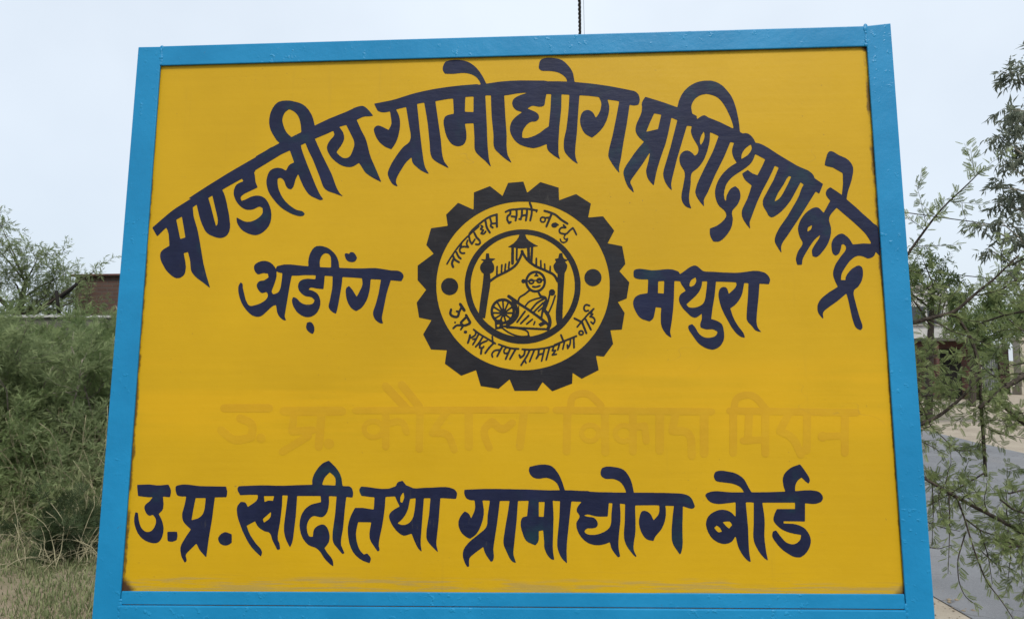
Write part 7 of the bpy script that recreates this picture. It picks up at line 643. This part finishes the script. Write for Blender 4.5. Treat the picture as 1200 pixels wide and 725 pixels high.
fw = empty('far_wall', (16.918, 34.0, 0)); tag(fw, 'old dark brick wall across the road behind the thorn branches', 'wall')
box('wall', -9.000, 2.295, 0, .3, 0, 2.260, M['brick_old'], fw); box('coping', -9.050, 2.335, -.05, .35, 2.263, 2.374, M['cement'], fw, .01)
gt = empty('sheet_gate', (19.876, 34.1, 0)); tag(gt, 'grey ribbed sheet-metal gate beside the cream pillar', 'gate')
gw = 0.884
box('sheet', -gw / 2, gw / 2, .02, .03, .08, 2.05, M['sheet'], gt)
for k in range(9): box('rib', -gw / 2 + gw * (k + .5) / 9 - .03, -gw / 2 + gw * (k + .5) / 9 + .03, -.012, .018, .08, 2.05, M['sheet'], gt, .006)
for z in (.08, 1.05, 1.97): box('rail', -gw / 2, gw / 2, -.05, -.014, z, z + .08, M['dark_metal'], gt)
br = empty('brick_pier', (20.318, 34.0, 0)); tag(br, 'narrow red brick pier between the gate and the cream pillar', 'pier')
box('shaft', -.2, .2, -.05, .35, 0, 2.032, M['brick'], br); box('cap', -.24, .24, -.09, .39, 2.035, 2.184, M['cement'], br, .01)
pl = empty('gate_pillar', (20.795, 33.4, 0)); tag(pl, 'cream plastered gate pillar at the right picture edge', 'pillar')
box('plinth', -.34, .34, -.34, .34, 0, .35, M['cream'], pl, .02); box('shaft', -.27, .27, -.27, .27, .352, 2.336, M['cream'], pl, .015); box('cap', -.36, .36, -.36, .36, 2.339, 2.526, M['cream'], pl, .02)
fw2 = empty('far_wall', (21.089, 34.0, 0)); tag(fw2, 'brick wall running on beyond the cream pillar, out of the picture', 'wall')
box('wall', .1, 14, 0, .3, 0, 2.2, M['brick'], fw2); box('coping', .08, 14.05, -.05, .35, 2.203, 2.3, M['cement'], fw2, .01)


sh = empty('brick_shed', (15.827, 30.0, 0)); tag(sh, 'dark red brick shed across the road, seen between the thorn branches', 'shed')
sw = 0.867
box('wall', -sw, sw, 0, 3.2, 0, 2.247, M['brick_old'], sh)
box('roof_slab', -sw - .35, sw + .35, -.75, 3.4, 2.250, 2.382, M['mossy'], sh, .015)
for xx in (-sw + .12, sw - .12): box('post', xx - .06, xx + .06, -.66, -.54, 0, 2.247, M['brick_old'], sh, .01)
dr = box('door', -.45, .45, -.04, -.004, 0, 1.95, M['dark_metal'], sh); box('handle', .3, .38, -.07, -.043, .95, 1.0, M['cement'], dr)


ph = empty('pale_house', (26.033, 52, 0)); tag(ph, 'pale two-storey house far off between frame and leaves', 'house')
hx = 1.538
box('wall', -hx - 3, hx, 0, 8, 0, 6.429, M['pale_wall'], ph); box('parapet', -hx - 3.1, hx + .1, -.1, 8.1, 6.433, 6.723, M['cement'], ph, .02)
for zz in (1.0, 4.0):
    for xx in (-hx - 1.6, -hx + .6, hx - 1.4):
        w_ = box('window', xx, xx + .9, -.04, -.004, zz, zz + 1.2, M['glass'], ph); box('sill', xx - .1, xx + 1.0, -.12, -.005, zz - .1, zz - .005, M['cement'], w_)


def utility_pole(base, h, label):
    o = empty('utility_pole', base); tag(o, label, 'utility pole', 'utility poles')
    z = np.linspace(-.3, h, 8); tubes('shaft', [(np.stack([z * 0, z * 0, z], 1), np.linspace(.16, .09, 8))], M['cement'], o, 10)
    box('cross_arm', -.75, .75, -.04, .04, h - .45, h - .37, M['dark_metal'], o, .006)
    for x in (-.65, .65):
        tubes('insulator', [(np.array([(x, 0, h - .36), (x, 0, h - .31), (x, 0, h - .27), (x, 0, h - .22)]), np.array([.02, .045, .03, .04]))], M['pale_wall'], o, 8)
    return o
utility_pole((1.033, 20, 0), 7.081, 'concrete utility pole standing behind the board')
utility_pole((-0.568, -11.000, 0), 7.4, 'concrete utility pole behind the viewer')
utility_pole((19.701, 25, 0), 5.684, 'concrete utility pole across the road beyond the right picture edge')
def span(a, c, sag, n):
    t = np.linspace(0, 1, n)[:, None]; P = np.array(a) * (1 - t) + np.array(c) * t; P[:, 2] -= (4 * t * (1 - t))[:, 0] * sag; return P
cb = empty('overhead_cable', (1.033, 20.0, 6.981)); tag(cb, 'black twisted overhead cable rising above the top of the board', 'cable')
P = span((0, 0, 0), (-1.602, -31.000, 0.319), .35, 1100); s = np.arange(1100) * 31 / 1100 / .42 * 2 * math.pi
for k in range(3):
    w = np.stack([np.cos(s + k * 2.094), s * 0, np.sin(s + k * 2.094)], 1) * .0125; tubes('strand', [(P + w, np.full(1100, .0125))], M['cable'], cb, 6)
def wire(label, a, c, sag, r_):
    o = empty('overhead_wire', a); tag(o, label, 'wire', 'overhead wires'); P = span((0, 0, 0), np.array(c) - np.array(a), sag, 40); tubes('strand', [(P, np.full(40, r_))], M['cable'], o, 5)
wire('thin wire crossing the sky right of the board', (1.461, 20.0, 6.884), (19.729, 25.0, 5.284), .12, .017)
wire('lower thin wire seen between the leaves right of the board', (1.435, 20.0, 5.073), (19.62, 25.0, 3.63), .1, .015)
wire('hair-thin wire beside the twisted overhead cable', (1.184, 20.0, 6.96), (-0.711, -11.0, 7.1), .3, .003)


# ------------------------------------------------------------------ grass and litter

rng = np.random.default_rng(77)
def grass(name, label, n, xr, yr, hmin, hmax, seed, keep=None):
    rng = np.random.default_rng(seed); x = rng.uniform(*xr, n); y = rng.uniform(*yr, n)
    patch = np.sin(x * 2.3 + 1.3) * np.sin(y * 2.9 + .4) + .6 * np.sin(x * 5.1 + y * 3.7) + rng.normal(0, .5, n); m = patch > -.45
    if keep: m &= keep(x, y)
    x, y = x[m], y[m]; k = len(x); h = rng.uniform(hmin, hmax, k) * (1 + .5 * np.clip(patch[m], -.6, .8)); a = rng.uniform(0, 2 * math.pi, k); ln = rng.uniform(.1, .9, k) * h; w = rng.uniform(.0022, .0045, k)
    p0 = np.stack([x, y, x * 0 - .005], 1); dx = np.stack([np.cos(a), np.sin(a), a * 0], 1); sx = np.stack([-np.sin(a), np.cos(a), a * 0], 1) * w[:, None]
    p1 = p0 + dx * (ln * .35)[:, None] + np.array([0, 0, 1]) * (h * .62)[:, None]; p2 = p0 + dx * ln[:, None] + np.array([0, 0, 1]) * h[:, None]
    Q = np.concatenate([np.stack([p0 - sx, p0 + sx, p1 + sx * .8, p1 - sx * .8], 1), np.stack([p1 - sx * .8, p1 + sx * .8, p2 + sx * .1, p2 - sx * .1], 1)]); t = rng.uniform(0, 1, k)
    return tag(quads(name, Q, M['grass'], None, np.r_[t, t]), label, 'grass', kind='stuff')
grass('dry_grass', 'short pale dry grass on the ground left of the board', 120000, (-8.5, -.9), (2.2, 8.6), .018, .055, 1)
grass('verge_grass', 'sparse grass tufts on the verge behind the board', 9000, (-.9, 2.2), (1.9, 9), .04, .10, 2)
def pebbles(n, xr, yr, seed):
    rng = np.random.default_rng(seed); V, F = [], []
    ico = [(0, 0, 1), (.9, 0, .3), (.28, .85, .3), (-.72, .53, .3), (-.72, -.53, .3), (.28, -.85, .3), (0, 0, -.4)]
    for i in range(n):
        x, y = rng.uniform(*xr), rng.uniform(*yr); s = rng.uniform(.003, .009) * (1 if rng.random() < .93 else 2); a = rng.uniform(0, 6.28); b0 = len(V); sq = rng.uniform(.5, .9)
        for p in ico:
            j = rng.uniform(.8, 1.2); V.append((x + s * j * (p[0] * math.cos(a) - p[1] * math.sin(a)), y + s * j * (p[0] * math.sin(a) + p[1] * math.cos(a)), .006 + s * (p[2] * sq * j + .15)))
        for k in range(5):
            u, w = 1 + k, 1 + (k + 1) % 5; F += [(b0, b0 + u, b0 + w), (b0 + 6, b0 + w, b0 + u)]
    return tag(mesh('gravel', V, F, M['soil']), 'loose pebbles along the sandy road edge', 'gravel', kind='stuff')
pebbles(2600, (1.3, 2.6), (2.5, 9), 8)
